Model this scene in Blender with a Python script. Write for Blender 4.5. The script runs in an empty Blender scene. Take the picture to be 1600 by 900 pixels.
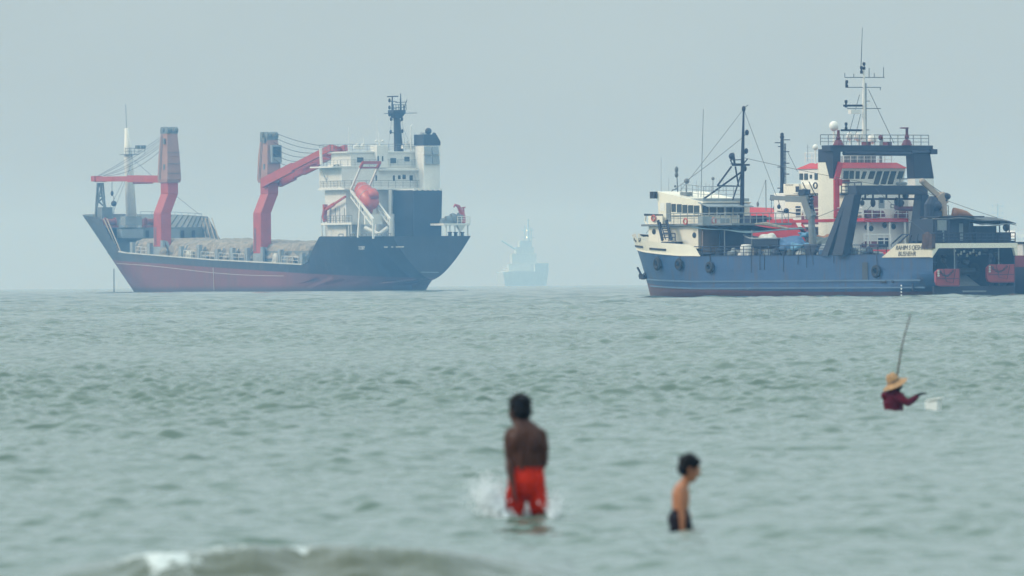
import bpy, bmesh, math, random
import numpy as np
from mathutils import Vector, Matrix, Euler

random.seed(7)
rng = np.random.default_rng(23)
SC = bpy.context.scene
COL = SC.collection
PI = math.pi
R_EARTH = 6.371e6
CAM_H = 2.2
FPX = 16000.0            # focal length in pixels of the 1600 px wide photograph
PITCH = 16.4 / FPX       # the lens points a hair below the true level
ROLL = 0.0070            # horizon climbs slightly to the right

# ------------------------------------------------------------------ camera
F_ = Vector((0, math.cos(PITCH), -math.sin(PITCH)))
R0 = Vector((1, 0, 0)); U0 = Vector((0, math.sin(PITCH), math.cos(PITCH)))
R_ = R0 * math.cos(ROLL) - U0 * math.sin(ROLL)
U_ = U0 * math.cos(ROLL) + R0 * math.sin(ROLL)
EYE = Vector((0, 0, CAM_H))
cam_d = bpy.data.cameras.new('camera')
cam = bpy.data.objects.new('camera', cam_d); COL.objects.link(cam)
M = Matrix((( R_.x, U_.x, -F_.x, EYE.x), (R_.y, U_.y, -F_.y, EYE.y), (R_.z, U_.z, -F_.z, EYE.z), (0, 0, 0, 1)))
cam.matrix_world = M
cam_d.sensor_width = 36.0; cam_d.lens = 360.0
cam_d.clip_start = 0.5; cam_d.clip_end = 60000
cam_d.dof.use_dof = True
cam_d.dof.focus_distance = 1300.0
cam_d.dof.aperture_fstop = 5.6
SC.camera = cam

def ray(px, py):
    return (F_ + R_ * ((px - 800) / FPX) + U_ * ((450 - py) / FPX))

def sea_z(d):
    return -d * d / (2 * R_EARTH)

def on_sea(px, py):
    """point of the calm sea seen at a photograph pixel"""
    d = ray(px, py)
    t = CAM_H / max(1e-6, -d.z)
    for _ in range(8):
        t = (CAM_H - sea_z(t)) / -d.z
    return EYE + d * t

# ------------------------------------------------------------------ materials
def new_mat(name):
    m = bpy.data.materials.new(name); m.use_nodes = True
    nt = m.node_tree
    return m, nt, nt.nodes, nt.links, nt.nodes['Principled BSDF']

def paint(name, col, rough=0.55, metal=0.0, dirt=0.25, scale=0.6, rust=0.0, rustcol=(0.19, 0.075, 0.03), bump=0.0, stretch=0.25):
    """weathered paint: broad uneven tone, fine grime and vertical rust or soot streaks"""
    m, nt, N, L, B = new_mat(name)
    tc = N.new('ShaderNodeTexCoord')
    n1 = N.new('ShaderNodeTexNoise'); n1.inputs['Scale'].default_value = scale; n1.inputs['Detail'].default_value = 6
    n1.inputs['Roughness'].default_value = 0.65
    L.new(tc.outputs['Object'], n1.inputs['Vector'])
    mr = N.new('ShaderNodeMapRange'); mr.inputs[1].default_value = 0.25; mr.inputs[2].default_value = 0.75
    mr.inputs[3].default_value = 1 - dirt; mr.inputs[4].default_value = 1 + dirt * 0.5
    L.new(n1.outputs['Fac'], mr.inputs[0])
    mul = N.new('ShaderNodeVectorMath'); mul.operation = 'SCALE'
    mul.inputs[0].default_value = col[:3]
    L.new(mr.outputs[0], mul.inputs['Scale'])
    out = mul.outputs[0]
    if rust > 0:
        mp = N.new('ShaderNodeMapping'); mp.inputs['Scale'].default_value = (1, 1, stretch)
        L.new(tc.outputs['Object'], mp.inputs[0])
        n2 = N.new('ShaderNodeTexNoise'); n2.inputs['Scale'].default_value = 1.7; n2.inputs['Detail'].default_value = 8
        n2.inputs['Roughness'].default_value = 0.7
        L.new(mp.outputs[0], n2.inputs['Vector'])
        r2 = N.new('ShaderNodeMapRange'); r2.inputs[1].default_value = 0.56; r2.inputs[2].default_value = 0.72
        r2.inputs[3].default_value = 0; r2.inputs[4].default_value = rust
        L.new(n2.outputs['Fac'], r2.inputs[0])
        mx = N.new('ShaderNodeMix'); mx.data_type = 'RGBA'
        L.new(r2.outputs[0], mx.inputs['Factor']); L.new(out, mx.inputs['A'])
        mx.inputs['B'].default_value = (*rustcol, 1)
        out = mx.outputs['Result']
    L.new(out, B.inputs['Base Color'])
    B.inputs['Roughness'].default_value = rough; B.inputs['Metallic'].default_value = metal
    if bump > 0:
        bp = N.new('ShaderNodeBump'); bp.inputs['Strength'].default_value = bump; bp.inputs['Distance'].default_value = 0.05
        L.new(n1.outputs['Fac'], bp.inputs['Height']); L.new(bp.outputs[0], B.inputs['Normal'])
    return m

# ------------------------------------------------------------------ object helpers
def tag(o, label=None, cat=None, group=None, kind=None):
    if label: o['label'] = label
    if cat: o['category'] = cat
    if group: o['group'] = group
    if kind: o['kind'] = kind
    return o

def empty(name, loc=(0, 0, 0), rz=0.0, label=None, cat=None, group=None, parent=None):
    o = bpy.data.objects.new(name, None); COL.objects.link(o)
    o.location = loc; o.rotation_euler = (0, 0, rz)
    o.empty_display_size = 0.1
    if parent: o.parent = parent
    return tag(o, label, cat, group)

def copy_tree(o, parent=None):
    kids = [c for c in COL.objects if c.parent == o]
    c = o.copy(); COL.objects.link(c)
    if parent is not None: c.parent = parent
    for k in kids: copy_tree(k, c)
    return c

class MB:
    """collects shapes that make up ONE part"""
    def __init__(s): s.v = []; s.f = []
    def add(s, vs, fs):
        b = len(s.v); s.v += [tuple(v) for v in vs]; s.f += [tuple(i + b for i in f) for f in fs]; return s
    def hexa(s, p):   # eight corners: bottom ring 0-3, top ring 4-7
        return s.add(p, [(3, 2, 1, 0), (4, 5, 6, 7), (0, 1, 5, 4), (1, 2, 6, 5), (2, 3, 7, 6), (3, 0, 4, 7)])
    def box(s, x0, x1, y0, y1, z0, z1):
        x0, x1 = min(x0, x1), max(x0, x1); y0, y1 = min(y0, y1), max(y0, y1); z0, z1 = min(z0, z1), max(z0, z1)
        return s.hexa([(x0, y0, z0), (x1, y0, z0), (x1, y1, z0), (x0, y1, z0), (x0, y0, z1), (x1, y0, z1), (x1, y1, z1), (x0, y1, z1)])
    def frustum(s, b, zb, t, zt):   # b,t = (x0,x1,y0,y1)
        return s.hexa([(b[0], b[2], zb), (b[1], b[2], zb), (b[1], b[3], zb), (b[0], b[3], zb),
                       (t[0], t[2], zt), (t[1], t[2], zt), (t[1], t[3], zt), (t[0], t[3], zt)])
    def bar(s, p, q, w, h=None, side=None):
        p = Vector(p); q = Vector(q); d = q - p
        if d.length < 1e-6: return s
        d.normalize(); h = h or w
        a = Vector(side) if side else Vector((0, 0, 1)).cross(d)
        if a.length < 1e-3: a = Vector((1, 0, 0))
        a = (a - d * a.dot(d)).normalized(); b = d.cross(a)
        a = a * w / 2; b = b * h / 2
        return s.hexa([p - a - b, p + a - b, p + a + b, p - a + b, q - a - b, q + a - b, q + a + b, q - a + b])
    def tube(s, p, q, r, r2=None, n=8):
        return s.path([p, q], [r, r if r2 is None else r2], n)
    def path(s, pts, r, n=6):
        pts = [Vector(p) for p in pts]; k = len(pts)
        rr = r if isinstance(r, (list, tuple)) else [r] * k
        vs = []; fs = []
        prev = None
        for i, p in enumerate(pts):
            d = (pts[min(i + 1, k - 1)] - pts[max(i - 1, 0)])
            if d.length < 1e-9: d = Vector((0, 0, 1))
            d.normalize()
            a = prev if prev is not None else (Vector((0, 0, 1)).cross(d) if abs(d.z) < 0.95 else Vector((1, 0, 0)))
            a = a - d * a.dot(d)
            if a.length < 1e-4: a = Vector((0, 1, 0)) - d * d.y
            a.normalize(); prev = a; b = d.cross(a)
            for j in range(n):
                t = 2 * PI * j / n
                vs.append(p + (a * math.cos(t) + b * math.sin(t)) * rr[i])
        for i in range(k - 1):
            for j in range(n):
                fs.append((i * n + j, i * n + (j + 1) % n, (i + 1) * n + (j + 1) % n, (i + 1) * n + j))
        fs.append(tuple(range(n - 1, -1, -1))); fs.append(tuple((k - 1) * n + j for j in range(n)))
        return s.add(vs, fs)
    def prism(s, poly, vec):
        vec = Vector(vec); n = len(poly)
        a = [Vector(p) for p in poly]; b = [p + vec for p in a]
        return s.add(a + b, [tuple(range(n - 1, -1, -1)), tuple(range(n, 2 * n))] + [(i, (i + 1) % n, n + (i + 1) % n, n + i) for i in range(n)])
    def ball(s, c, rx, ry=None, rz=None, nu=14, nv=9):
        ry = ry or rx; rz = rz or rx; c = Vector(c); vs = []; fs = []
        for i in range(1, nv):
            ph = PI * i / nv
            for j in range(nu):
                t = 2 * PI * j / nu
                vs.append((c.x + rx * math.sin(ph) * math.cos(t), c.y + ry * math.sin(ph) * math.sin(t), c.z + rz * math.cos(ph)))
        for i in range(nv - 2):
            for j in range(nu):
                fs.append((i * nu + j, (i + 1) * nu + j, (i + 1) * nu + (j + 1) % nu, i * nu + (j + 1) % nu))
        vs.append((c.x, c.y, c.z + rz)); vs.append((c.x, c.y, c.z - rz)); T = len(vs) - 2
        for j in range(nu):
            fs.append((T, j, (j + 1) % nu)); fs.append((T + 1, (nv - 2) * nu + (j + 1) % nu, (nv - 2) * nu + j))
        return s.add(vs, fs)
    def lathe(s, prof, c=(0, 0, 0), axis='z', n=16):
        vs = []; fs = []; k = len(prof); c = Vector(c)
        for (r, h) in prof:
            for j in range(n):
                t = 2 * PI * j / n; a, b = r * math.cos(t), r * math.sin(t)
                vs.append(c + (Vector((a, b, h)) if axis == 'z' else Vector((h, a, b)) if axis == 'x' else Vector((b, h, a))))
        for i in range(k - 1):
            for j in range(n):
                fs.append((i * n + j, i * n + (j + 1) % n, (i + 1) * n + (j + 1) % n, (i + 1) * n + j))
        fs.append(tuple(range(n - 1, -1, -1))); fs.append(tuple((k - 1) * n + j for j in range(n)))
        return s.add(vs, fs)
    def torus(s, c, R, r, axis='y', n=20, m=8, sy=1.0):
        vs = []; fs = []; c = Vector(c)
        for i in range(n):
            t = 2 * PI * i / n
            for j in range(m):
                q = 2 * PI * j / m; rad = R + r * math.cos(q); h = r * sy * math.sin(q)
                a, b = rad * math.cos(t), rad * math.sin(t)
                vs.append(c + (Vector((a, h, b)) if axis == 'y' else Vector((h, a, b)) if axis == 'x' else Vector((a, b, h))))
        for i in range(n):
            for j in range(m):
                fs.append((i * m + j, ((i + 1) % n) * m + j, ((i + 1) % n) * m + (j + 1) % m, i * m + (j + 1) % m))
        return s.add(vs, fs)
    def rail(s, pts, h=1.05, step=1.6, rails=3, r=0.035):
        """stanchions and rails that follow a deck edge"""
        pts = [Vector(p) for p in pts]
        for p, q in zip(pts, pts[1:]):
            L = (q - p).length; k = max(1, round(L / step))
            for i in range(k + 1):
                a = p.lerp(q, i / k); s.tube(a, a + Vector((0, 0, h)), r, n=5)
            for j in range(rails):
                z = Vector((0, 0, h * (j + 1) / rails)); s.tube(p + z, q + z, r * (1.0 if j == rails - 1 else 0.75), n=5)
        return s
    def ladder(s, p, q, w, n=8, r=0.035):
        p = Vector(p); q = Vector(q); w = Vector(w)
        s.tube(p, q, r, n=5); s.tube(p + w, q + w, r, n=5)
        for i in range(1, n):
            a = p.lerp(q, i / n); s.tube(a, a + w, r * 0.8, n=5)
        return s
    def build(s, name, m, parent=None, smooth=False, bevel=0.0):
        me = bpy.data.meshes.new(name); me.from_pydata(s.v, [], s.f); me.update()
        if smooth:
            me.polygons.foreach_set('use_smooth', [True] * len(me.polygons))
        me.materials.append(m)
        o = bpy.data.objects.new(name, me); COL.objects.link(o)
        if parent: o.parent = parent
        if bevel > 0:
            b = o.modifiers.new('bevel', 'BEVEL'); b.width = bevel; b.segments = 2; b.limit_method = 'ANGLE'
        return o

def split_build(mb, name, m, parent, gap=0.06):
    """every piece that stands apart becomes a part of its own"""
    n = len(mb.v); par = list(range(n))
    def find(a):
        while par[a] != a: par[a] = par[par[a]]; a = par[a]
        return a
    for f in mb.f:
        for i in f[1:]: par[find(i)] = find(f[0])
    isl = {}
    for i in range(n): isl.setdefault(find(i), []).append(i)
    isl = list(isl.values()); V = np.array(mb.v)
    bb = [(V[i].min(0) - gap, V[i].max(0) + gap) for i in isl]
    g = list(range(len(isl)))
    def fg(a):
        while g[a] != a: a = g[a]
        return a
    for a in range(len(isl)):
        for b in range(a):
            if np.all(bb[a][0] <= bb[b][1]) and np.all(bb[b][0] <= bb[a][1]): g[fg(a)] = fg(b)
    owner = {}
    for k, i in enumerate(isl):
        for j in i: owner[j] = fg(k)
    out = []
    for r in sorted(set(owner.values())):
        ids = [i for i in range(n) if owner[i] == r]; mp = {i: k for k, i in enumerate(ids)}
        q = MB(); q.v = [mb.v[i] for i in ids]; q.f = [tuple(mp[i] for i in f) for f in mb.f if f[0] in mp]
        out.append(q.build(name, m, parent))
    return out

def grid_obj(name, P, m, parent=None, smooth=True):
    """P: array (rows, cols, 3) -> one sheet"""
    r, c = P.shape[:2]
    idx = np.arange(r * c).reshape(r, c)
    q = np.stack([idx[:-1, :-1], idx[:-1, 1:], idx[1:, 1:], idx[1:, :-1]], -1).reshape(-1, 4)
    me = bpy.data.meshes.new(name)
    me.vertices.add(r * c); me.vertices.foreach_set('co', P.reshape(-1).astype(np.float32))
    me.loops.add(len(q) * 4); me.loops.foreach_set('vertex_index', q.reshape(-1).astype(np.int32))
    me.polygons.add(len(q)); me.polygons.foreach_set('loop_start', (np.arange(len(q)) * 4).astype(np.int32))
    me.update(calc_edges=True)
    if smooth: me.polygons.foreach_set('use_smooth', np.ones(len(q), bool))
    me.materials.append(m)
    o = bpy.data.objects.new(name, me); COL.objects.link(o)
    if parent: o.parent = parent
    return o

def lettering(text, size, m, name, parent, origin, right, up, depth=0.02, bold=0.0, shear=0.0, spacing=1.0):
    """painted letters as thin solid shapes lying on a plate"""
    cu = bpy.data.curves.new('t', 'FONT'); cu.body = text; cu.size = size; cu.extrude = depth; cu.shear = shear
    cu.space_character = spacing
    cu.align_x = 'LEFT'
    t = bpy.data.objects.new('t', cu); COL.objects.link(t)
    bpy.context.view_layer.update()
    dg = bpy.context.evaluated_depsgraph_get()
    me = bpy.data.meshes.new_from_object(t.evaluated_get(dg))
    bpy.data.objects.remove(t); bpy.data.curves.remove(cu)
    rt = Vector(right).normalized(); u = Vector(up).normalized(); n = rt.cross(u)
    Mx = Matrix(((rt.x, u.x, n.x, origin[0]), (rt.y, u.y, n.y, origin[1]), (rt.z, u.z, n.z, origin[2]), (0, 0, 0, 1)))
    me.transform(Mx); me.name = name
    me.materials.clear(); me.materials.append(m)
    o = bpy.data.objects.new(name, me); COL.objects.link(o); o.parent = parent
    return o

class Ship:
    """local frame: x forward, y to port, z up from the waterline"""
    def __init__(s, px, D, theta, k=1.0):
        s.k = k; D = D * k
        s.O = Vector(((px - 800) / FPX * D, D, sea_z(D)))
        s.a = PI - math.radians(theta)
        s.inv = Matrix.Rotation(-s.a, 3, 'Z'); s.fwd = Matrix.Rotation(s.a, 3, 'Z') * k
        s.e = (s.inv @ (EYE - s.O)) / k
    def at(s, px, py, u=None, v=None, z=None):
        d = s.inv @ ray(px, py)
        t = (u - s.e.x) / d.x if u is not None else (v - s.e.y) / d.y if v is not None else (z - s.e.z) / d.z
        return s.e + d * t
    def px(s, u, v, z):
        w = s.O + s.fwd @ Vector((u, v, z)) - EYE
        k = w.dot(F_)
        return 800 + FPX * w.dot(R_) / k, 450 - FPX * w.dot(U_) / k
    def abox(s, mb, x0, x1, y0, y1, u, du):      # box whose aft face (plane x=u) fills a pixel rectangle
        a = s.at(x0, y1, u=u); b = s.at(x1, y0, u=u)
        return mb.box(u, u + du, a.y, b.y, a.z, b.z)
    def pbox(s, mb, x0, x1, y0, y1, v, dv):      # the same for the port face (plane y=v)
        a = s.at(x0, y1, v=v); b = s.at(x1, y0, v=v)
        return mb.box(a.x, b.x, v - dv, v, a.z, b.z)
# ================================================================== light and air
SUN_EL, SUN_AZ = math.radians(34), math.radians(-97)     # azimuth from +Y, clockwise: the sun stands to the left
world = bpy.data.worlds.new('World'); SC.world = world; world.use_nodes = True
wn, wl = world.node_tree.nodes, world.node_tree.links
sky = wn.new('ShaderNodeTexSky'); sky.sky_type = 'NISHITA'; sky.sun_disc = False
sky.sun_elevation = SUN_EL; sky.sun_rotation = SUN_AZ
sky.air_density = 1.0; sky.dust_density = 3.0; sky.ozone_density = 2.0; sky.altitude = 0
# high thin overcast: the blue and the glow near the horizon are evened out by a milky veil
veil = wn.new('ShaderNodeMix'); veil.data_type = 'RGBA'; veil.inputs['Factor'].default_value = 0.85
tcw = wn.new('ShaderNodeTexCoord'); spw = wn.new('ShaderNodeSeparateXYZ'); wl.new(tcw.outputs['Generated'], spw.inputs[0])
gz = wn.new('ShaderNodeMapRange'); gz.inputs[1].default_value = 0.0; gz.inputs[2].default_value = 0.55; gz.inputs[3].default_value = 1.0; gz.inputs[4].default_value = 2.5; wl.new(spw.outputs['Z'], gz.inputs[0])
vs = wn.new('ShaderNodeVectorMath'); vs.operation = 'SCALE'; vs.inputs[0].default_value = (4.26, 5.22, 5.48); cl = wn.new('ShaderNodeTexNoise'); cl.inputs['Scale'].default_value = 26; cl.inputs['Detail'].default_value = 4
mpw = wn.new('ShaderNodeMapping'); mpw.inputs['Scale'].default_value = (1, 1, 2.6); wl.new(tcw.outputs['Generated'], mpw.inputs[0]); wl.new(mpw.outputs[0], cl.inputs['Vector'])
ca = wn.new('ShaderNodeMapRange'); ca.inputs[1].default_value = 0.3; ca.inputs[2].default_value = 0.7; ca.inputs[3].default_value = 0.972; ca.inputs[4].default_value = 1.02; wl.new(cl.outputs['Fac'], ca.inputs[0])
gm = wn.new('ShaderNodeMath'); gm.operation = 'MULTIPLY'; wl.new(gz.outputs[0], gm.inputs[0]); wl.new(ca.outputs[0], gm.inputs[1])
wl.new(gm.outputs[0], vs.inputs['Scale']); wl.new(vs.outputs[0], veil.inputs['B'])
wl.new(sky.outputs[0], veil.inputs['A'])
bg = wn['Background']; bg.inputs['Strength'].default_value = 0.114
wl.new(veil.outputs['Result'], bg.inputs['Color'])

sun_d = bpy.data.lights.new('sun', 'SUN'); sun_d.energy = 1.7; sun_d.angle = math.radians(12); sun_d.color = (1.0, 0.93, 0.82)
sun = bpy.data.objects.new('sun', sun_d); COL.objects.link(sun)
sd = Vector((math.sin(SUN_AZ) * math.cos(SUN_EL), math.cos(SUN_AZ) * math.cos(SUN_EL), math.sin(SUN_EL)))
sun.rotation_euler = sd.to_track_quat('Z', 'Y').to_euler()
sun.location = (0, 0, 80)

SC.view_settings.view_transform = 'Standard'; SC.view_settings.look = 'None'
SC.view_settings.exposure = 0.0; SC.view_settings.gamma = 1.0; SC.view_settings.use_curve_mapping = False
SC.cycles.use_denoising = True
try: SC.cycles.denoiser = 'OPENIMAGEDENOISE'
except Exception: pass
SC.cycles.max_bounces = 6; SC.cycles.volume_bounces = 4; SC.cycles.transparent_max_bounces = 16

# haze: one even box of air
hz = MB(); hz.box(-6700, 6700, -6700, 6700, -4.4, 44)
m, nt, N, L, B = new_mat('haze_air')
N.remove(B)
pv = N.new('ShaderNodeVolumePrincipled')
pv.inputs['Color'].default_value = (0.19, 0.43, 0.77, 1)
pv.inputs['Absorption Color'].default_value = (1, 0.84, 0.30, 1)
pv.inputs['Density'].default_value = 0.00028
pv.inputs['Anisotropy'].default_value = 0.0
L.new(pv.outputs[0], N['Material Output'].inputs['Volume'])
haze = hz.build('haze', m); tag(haze, kind='stuff')

# ================================================================== sea
def sea_material():
    m, nt, N, L, B = new_mat('sea_water')
    B.inputs['IOR'].default_value = 1.333
    tc = N.new('ShaderNodeTexCoord')
    # silt: broad uneven tint of the shallow water
    n0 = N.new('ShaderNodeTexNoise'); n0.inputs['Scale'].default_value = 0.035; n0.inputs['Detail'].default_value = 3
    L.new(tc.outputs['Object'], n0.inputs['Vector'])
    cr = N.new('ShaderNodeMix'); cr.data_type = 'RGBA'
    cr.inputs['A'].default_value = (0.076, 0.122, 0.096, 1); cr.inputs['B'].default_value = (0.100, 0.150, 0.117, 1)
    L.new(n0.outputs['Fac'], cr.inputs['Factor'])
    silt = N.new('ShaderNodeAttribute'); silt.attribute_name = 'silt'
    cs = N.new('ShaderNodeMix'); cs.data_type = 'RGBA'; cs.inputs['B'].default_value = (0.078, 0.090, 0.056, 1)
    L.new(silt.outputs['Fac'], cs.inputs['Factor']); L.new(cr.outputs['Result'], cs.inputs['A'])
    # foam, broken up by noise
    at = N.new('ShaderNodeAttribute'); at.attribute_name = 'foam'
    n1 = N.new('ShaderNodeTexNoise'); n1.inputs['Scale'].default_value = 11.0; n1.inputs['Detail'].default_value = 9; n1.inputs['Roughness'].default_value = 0.75
    L.new(tc.outputs['Object'], n1.inputs['Vector'])
    ad = N.new('ShaderNodeMath'); ad.operation = 'ADD'
    L.new(at.outputs['Fac'], ad.inputs[0]); nm = N.new('ShaderNodeMath'); nm.operation = 'MULTIPLY_ADD'; nm.inputs[1].default_value = 1.9; nm.inputs[2].default_value = -0.45; L.new(n1.outputs['Fac'], nm.inputs[0])
    L.new(nm.outputs[0], ad.inputs[1])
    mr = N.new('ShaderNodeMapRange'); mr.inputs[1].default_value = 0.86; mr.inputs[2].default_value = 1.12
    L.new(ad.outputs[0], mr.inputs[0])
    cf = N.new('ShaderNodeMix'); cf.data_type = 'RGBA'; cf.inputs['B'].default_value = (0.56, 0.60, 0.58, 1)
    L.new(mr.outputs[0], cf.inputs['Factor']); L.new(cs.outputs['Result'], cf.inputs['A'])
    L.new(cf.outputs['Result'], B.inputs['Base Color'])
    rr = N.new('ShaderNodeMapRange'); rr.inputs[3].default_value = 0.13; rr.inputs[4].default_value = 0.8
    L.new(mr.outputs[0], rr.inputs[0]); L.new(rr.outputs[0], B.inputs['Roughness'])
    # capillary ripples finer than the mesh
    mp = N.new('ShaderNodeMapping'); mp.inputs['Scale'].default_value = (0.6, 1.0, 1.0)
    L.new(tc.outputs['Object'], mp.inputs[0])
    n2 = N.new('ShaderNodeTexNoise'); n2.inputs['Scale'].default_value = 4.5; n2.inputs['Detail'].default_value = 4
    L.new(mp.outputs[0], n2.inputs['Vector'])
    n3 = N.new('ShaderNodeTexNoise'); n3.inputs['Scale'].default_value = 0.9; n3.inputs['Detail'].default_value = 3
    L.new(mp.outputs[0], n3.inputs['Vector'])
    b2 = N.new('ShaderNodeBump'); b2.inputs['Strength'].default_value = 0.5; b2.inputs['Distance'].default_value = 0.022
    L.new(n2.outputs['Fac'], b2.inputs['Height'])
    b3 = N.new('ShaderNodeBump'); b3.inputs['Strength'].default_value = 0.4; b3.inputs['Distance'].default_value = 0.03
    L.new(n3.outputs['Fac'], b3.inputs['Height']); L.new(b2.outputs[0], b3.inputs['Normal'])
    L.new(b3.outputs[0], B.inputs['Normal'])
    return m

DENSE = 0.00024
RATIO = 0.0015
RATIO_NEAR = 0.00036
NCOMP = 96
comp = []
for i in range(NCOMP):
    lam = 0.20 * (16 / 0.20) ** (((i + rng.random()) / NCOMP) ** 1.15)
    spread = 0.75 if lam < 3 else 0.42
    ang = rng.normal(0, spread) + 0.12
    k = 2 * PI / lam
    sl = 0.084 * min(1.0, (0.6 / lam) ** 0.82) * (0.75 if lam < 0.3 else 1.0)
    comp.append((lam, k * math.sin(ang), k * math.cos(ang), sl / k, rng.random() * 2 * PI, abs(math.sin(ang)) + 0.05))

# swell crests and the small breaker: (azimuth px, waterline py of the crest, half length px, height m, front m, back m)
CRESTS = [(470, 906, 430, 0.265, 0.50, 1.4), (1290, 838, 260, 0.075, 0.6, 1.4), (760, 893, 130, 0.07, 0.6, 1.2), (1180, 796, 150, 0.035, 0.5, 1.0), (620, 798, 70, 0.055, 0.5, 1.0), (260, 812, 150, 0.045, 0.5, 1.0),
          (1480, 822, 150, 0.06, 0.5, 1.0), (1330, 776, 170, 0.035, 0.5, 1.2), (690, 742, 90, 0.04, 0.5, 1.0), (180, 778, 90, 0.04, 0.5, 1.0), (700, 641, 70, 0.06, 0.6, 1.2), (110, 880, 120, 0.05, 0.5, 1.0), (900, 868, 160, 0.05, 0.5, 1.2), (1120, 893, 200, 0.05, 0.5, 1.2)]

def swell(X, Y):
    Z = np.zeros_like(X); calm = 0; silt = np.zeros_like(X); foam = np.zeros_like(X)
    for n, (px, py, hw, h, fr, bk) in enumerate(CRESTS):
        c = on_sea(px, py); D = c.y
        xl = X / D * FPX + 800
        e = np.clip(1 - ((xl - px) / hw) ** 2, 0, 1)
        wob = 0.14 * np.sin(xl * 0.017 + n) + 0.08 * np.sin(xl * 0.043 + 2.1 * n)
        dy = Y - D - wob - 0.45 * ((xl - px) / hw) ** 2
        prof = np.where(dy < 0, np.exp(-(dy / (fr * (0.7 if n else 1.0))) ** 2), np.exp(-(dy / bk) ** 2))
        hv = 0.95 + 0.03 * np.sin(xl * 0.21 + n) * np.sin(xl * 0.083) + 0.05 * np.sin(xl * 0.031 + 1.7 * n) * np.sin(xl * 0.011 + n)
        Z += h * (1.45 if n else 1.0) * e ** (0.5 if n else 0.75) * prof * hv
        if n == 0:
            calm = prof * e ** 0.3
            silt += np.where(dy < 0.1, np.exp(-((dy + 0.5) / 0.9) ** 2), np.exp(-(dy / 0.5) ** 2)) * e ** 0.6
            fx = np.exp(-((xl - 258) / 62) ** 2) * 0.34 + 0.2 * np.exp(-((xl - 250) / 140) ** 2) + np.exp(-((xl - 468) / 15) ** 2) * 0.42
            foam += fx * np.exp(-((dy + 0.16 + 0.12 * np.sin(xl * 0.11) + 0.1 * np.sin(xl * 0.047 + 1)) / 0.26) ** 2) + 0.27 * e * np.exp(-((dy + 0.05) / 0.12) ** 2)
            foam += 0.30 * np.exp(-((xl - 250) / 95) ** 2) * np.exp(-((dy - 0.6) / 0.8) ** 2)
    return Z, silt, foam, calm

def wave_height(X, Y, step=None, cstep=None, amp=1.0):
    Z = np.zeros_like(X)
    D = np.sqrt(X * X + Y * Y)
    patch = 0.86 + 0.40 * np.sin(X * 0.031 + 0.9 * np.sin(Y * 0.017)) * np.sin(Y * 0.023 + 1.3 + 0.7 * np.sin(X * 0.05))
    near = np.clip((D - 78) / 120, 0, 1) ** 0.8
    far = np.clip(D / 260, 1, 8) ** 0.34
    for lam, kx, ky, a, ph, sx in comp:
        w = 1.0
        if step is not None:
            w = np.clip(lam / (step * 1.7) - 1, 0, 1) * np.clip(lam / (sx * cstep * 1.7) - 1, 0, 1)
            if not np.any(w > 0): continue
        s = np.sin(kx * X + ky * Y + ph)
        g = patch if lam < 6 else 1.0
        g = g * (0.42 + 0.58 * near) * far
        if 0.9 < lam < 6: g = g * far
        Z += a * w * g * (s - 0.26 * np.cos(2 * (kx * X + ky * Y + ph)))
    return Z * amp

def build_sea():
    r_in = [1.5, 4, 8, 14, 22, 32, 44, 56, 64, 69]
    r_out = [72.0]                     # rows open out smoothly with distance
    while r_out[-1] < 5900:
        d = r_out[-1]; r_out.append(d * (1 + min(0.0015, RATIO_NEAR * max(1.0, d / 190) ** 0.6)))
    r_out = np.array(r_out + [6100.0, 6400.0])
    rad = np.concatenate([np.array(r_in), r_out])
    half = 0.062
    dense = np.arange(-half, half + 1e-9, DENSE)
    side = [half]; st = DENSE
    while side[-1] < PI - 0.02:
        st = min(st * 1.22, 0.12); side.append(min(side[-1] + st, PI))
    side = np.array(side[1:])
    if side[-1] < PI: side = np.append(side, PI)
    az = np.concatenate([-side[::-1], dense, side])
    A, Rr = np.meshgrid(az.astype(np.float32), rad.astype(np.float32))
    X = Rr * np.sin(A); Y = Rr * np.cos(A)
    step = np.gradient(rad)[:, None] * np.ones_like(A)
    cst = np.gradient(az)[None, :] * Rr
    Z = np.zeros_like(X)
    ca = np.abs(az) <= half + 0.03
    rs = rad >= 60
    ii = np.ix_(rs, ca)
    Z[ii] = wave_height(X[ii], Y[ii], step[ii], cst[ii])
    nr = (rad >= 60) & (rad <= 210)
    jj = np.ix_(nr, ca)
    dz, silt, foam, calm = swell(X[jj], Y[jj])
    S = np.zeros_like(X); Fm = np.zeros_like(X)
    Z[jj] = Z[jj] * (1 - 0.72 * calm) + dz; S[jj] = silt; Fm[jj] = foam
    # ring ripples spreading from the people standing in the water
    for pt, rr, am in ((MAN, .22, .030), (BOY, .16, .024), (FISHER, .24, .022)):
        q = np.sqrt((X[jj] - pt.x) ** 2 + (Y[jj] - pt.y) ** 2) - rr
        Z[jj] += am * np.cos(2 * PI * q / .42) * np.exp(-np.clip(q, 0, None) / .55)
    # churned water round the wading man and the lace along hulls
    Fm += 0.42 * np.exp(-(((X - MAN.x + 0.18) / 0.42) ** 2 + ((Y - MAN.y - 0.1) / 1.3) ** 2))
    Z += sea_z(1) * Rr ** 2
    P = np.stack([X, Y, Z], -1)
    o = grid_obj('sea', P, sea_material())
    for nm, arr in (('silt', S), ('foam', Fm)):
        a = o.data.attributes.new(nm, 'FLOAT', 'POINT'); a.data.foreach_set('value', arr.reshape(-1).astype(np.float32))
    tag(o, kind='structure')
    return o

MAN = on_sea(824, 815); BOY = on_sea(1065, 830); FISHER = on_sea(1402, 642.5); FOAMBOX = on_sea(1458, 643)
sea = build_sea()
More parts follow.
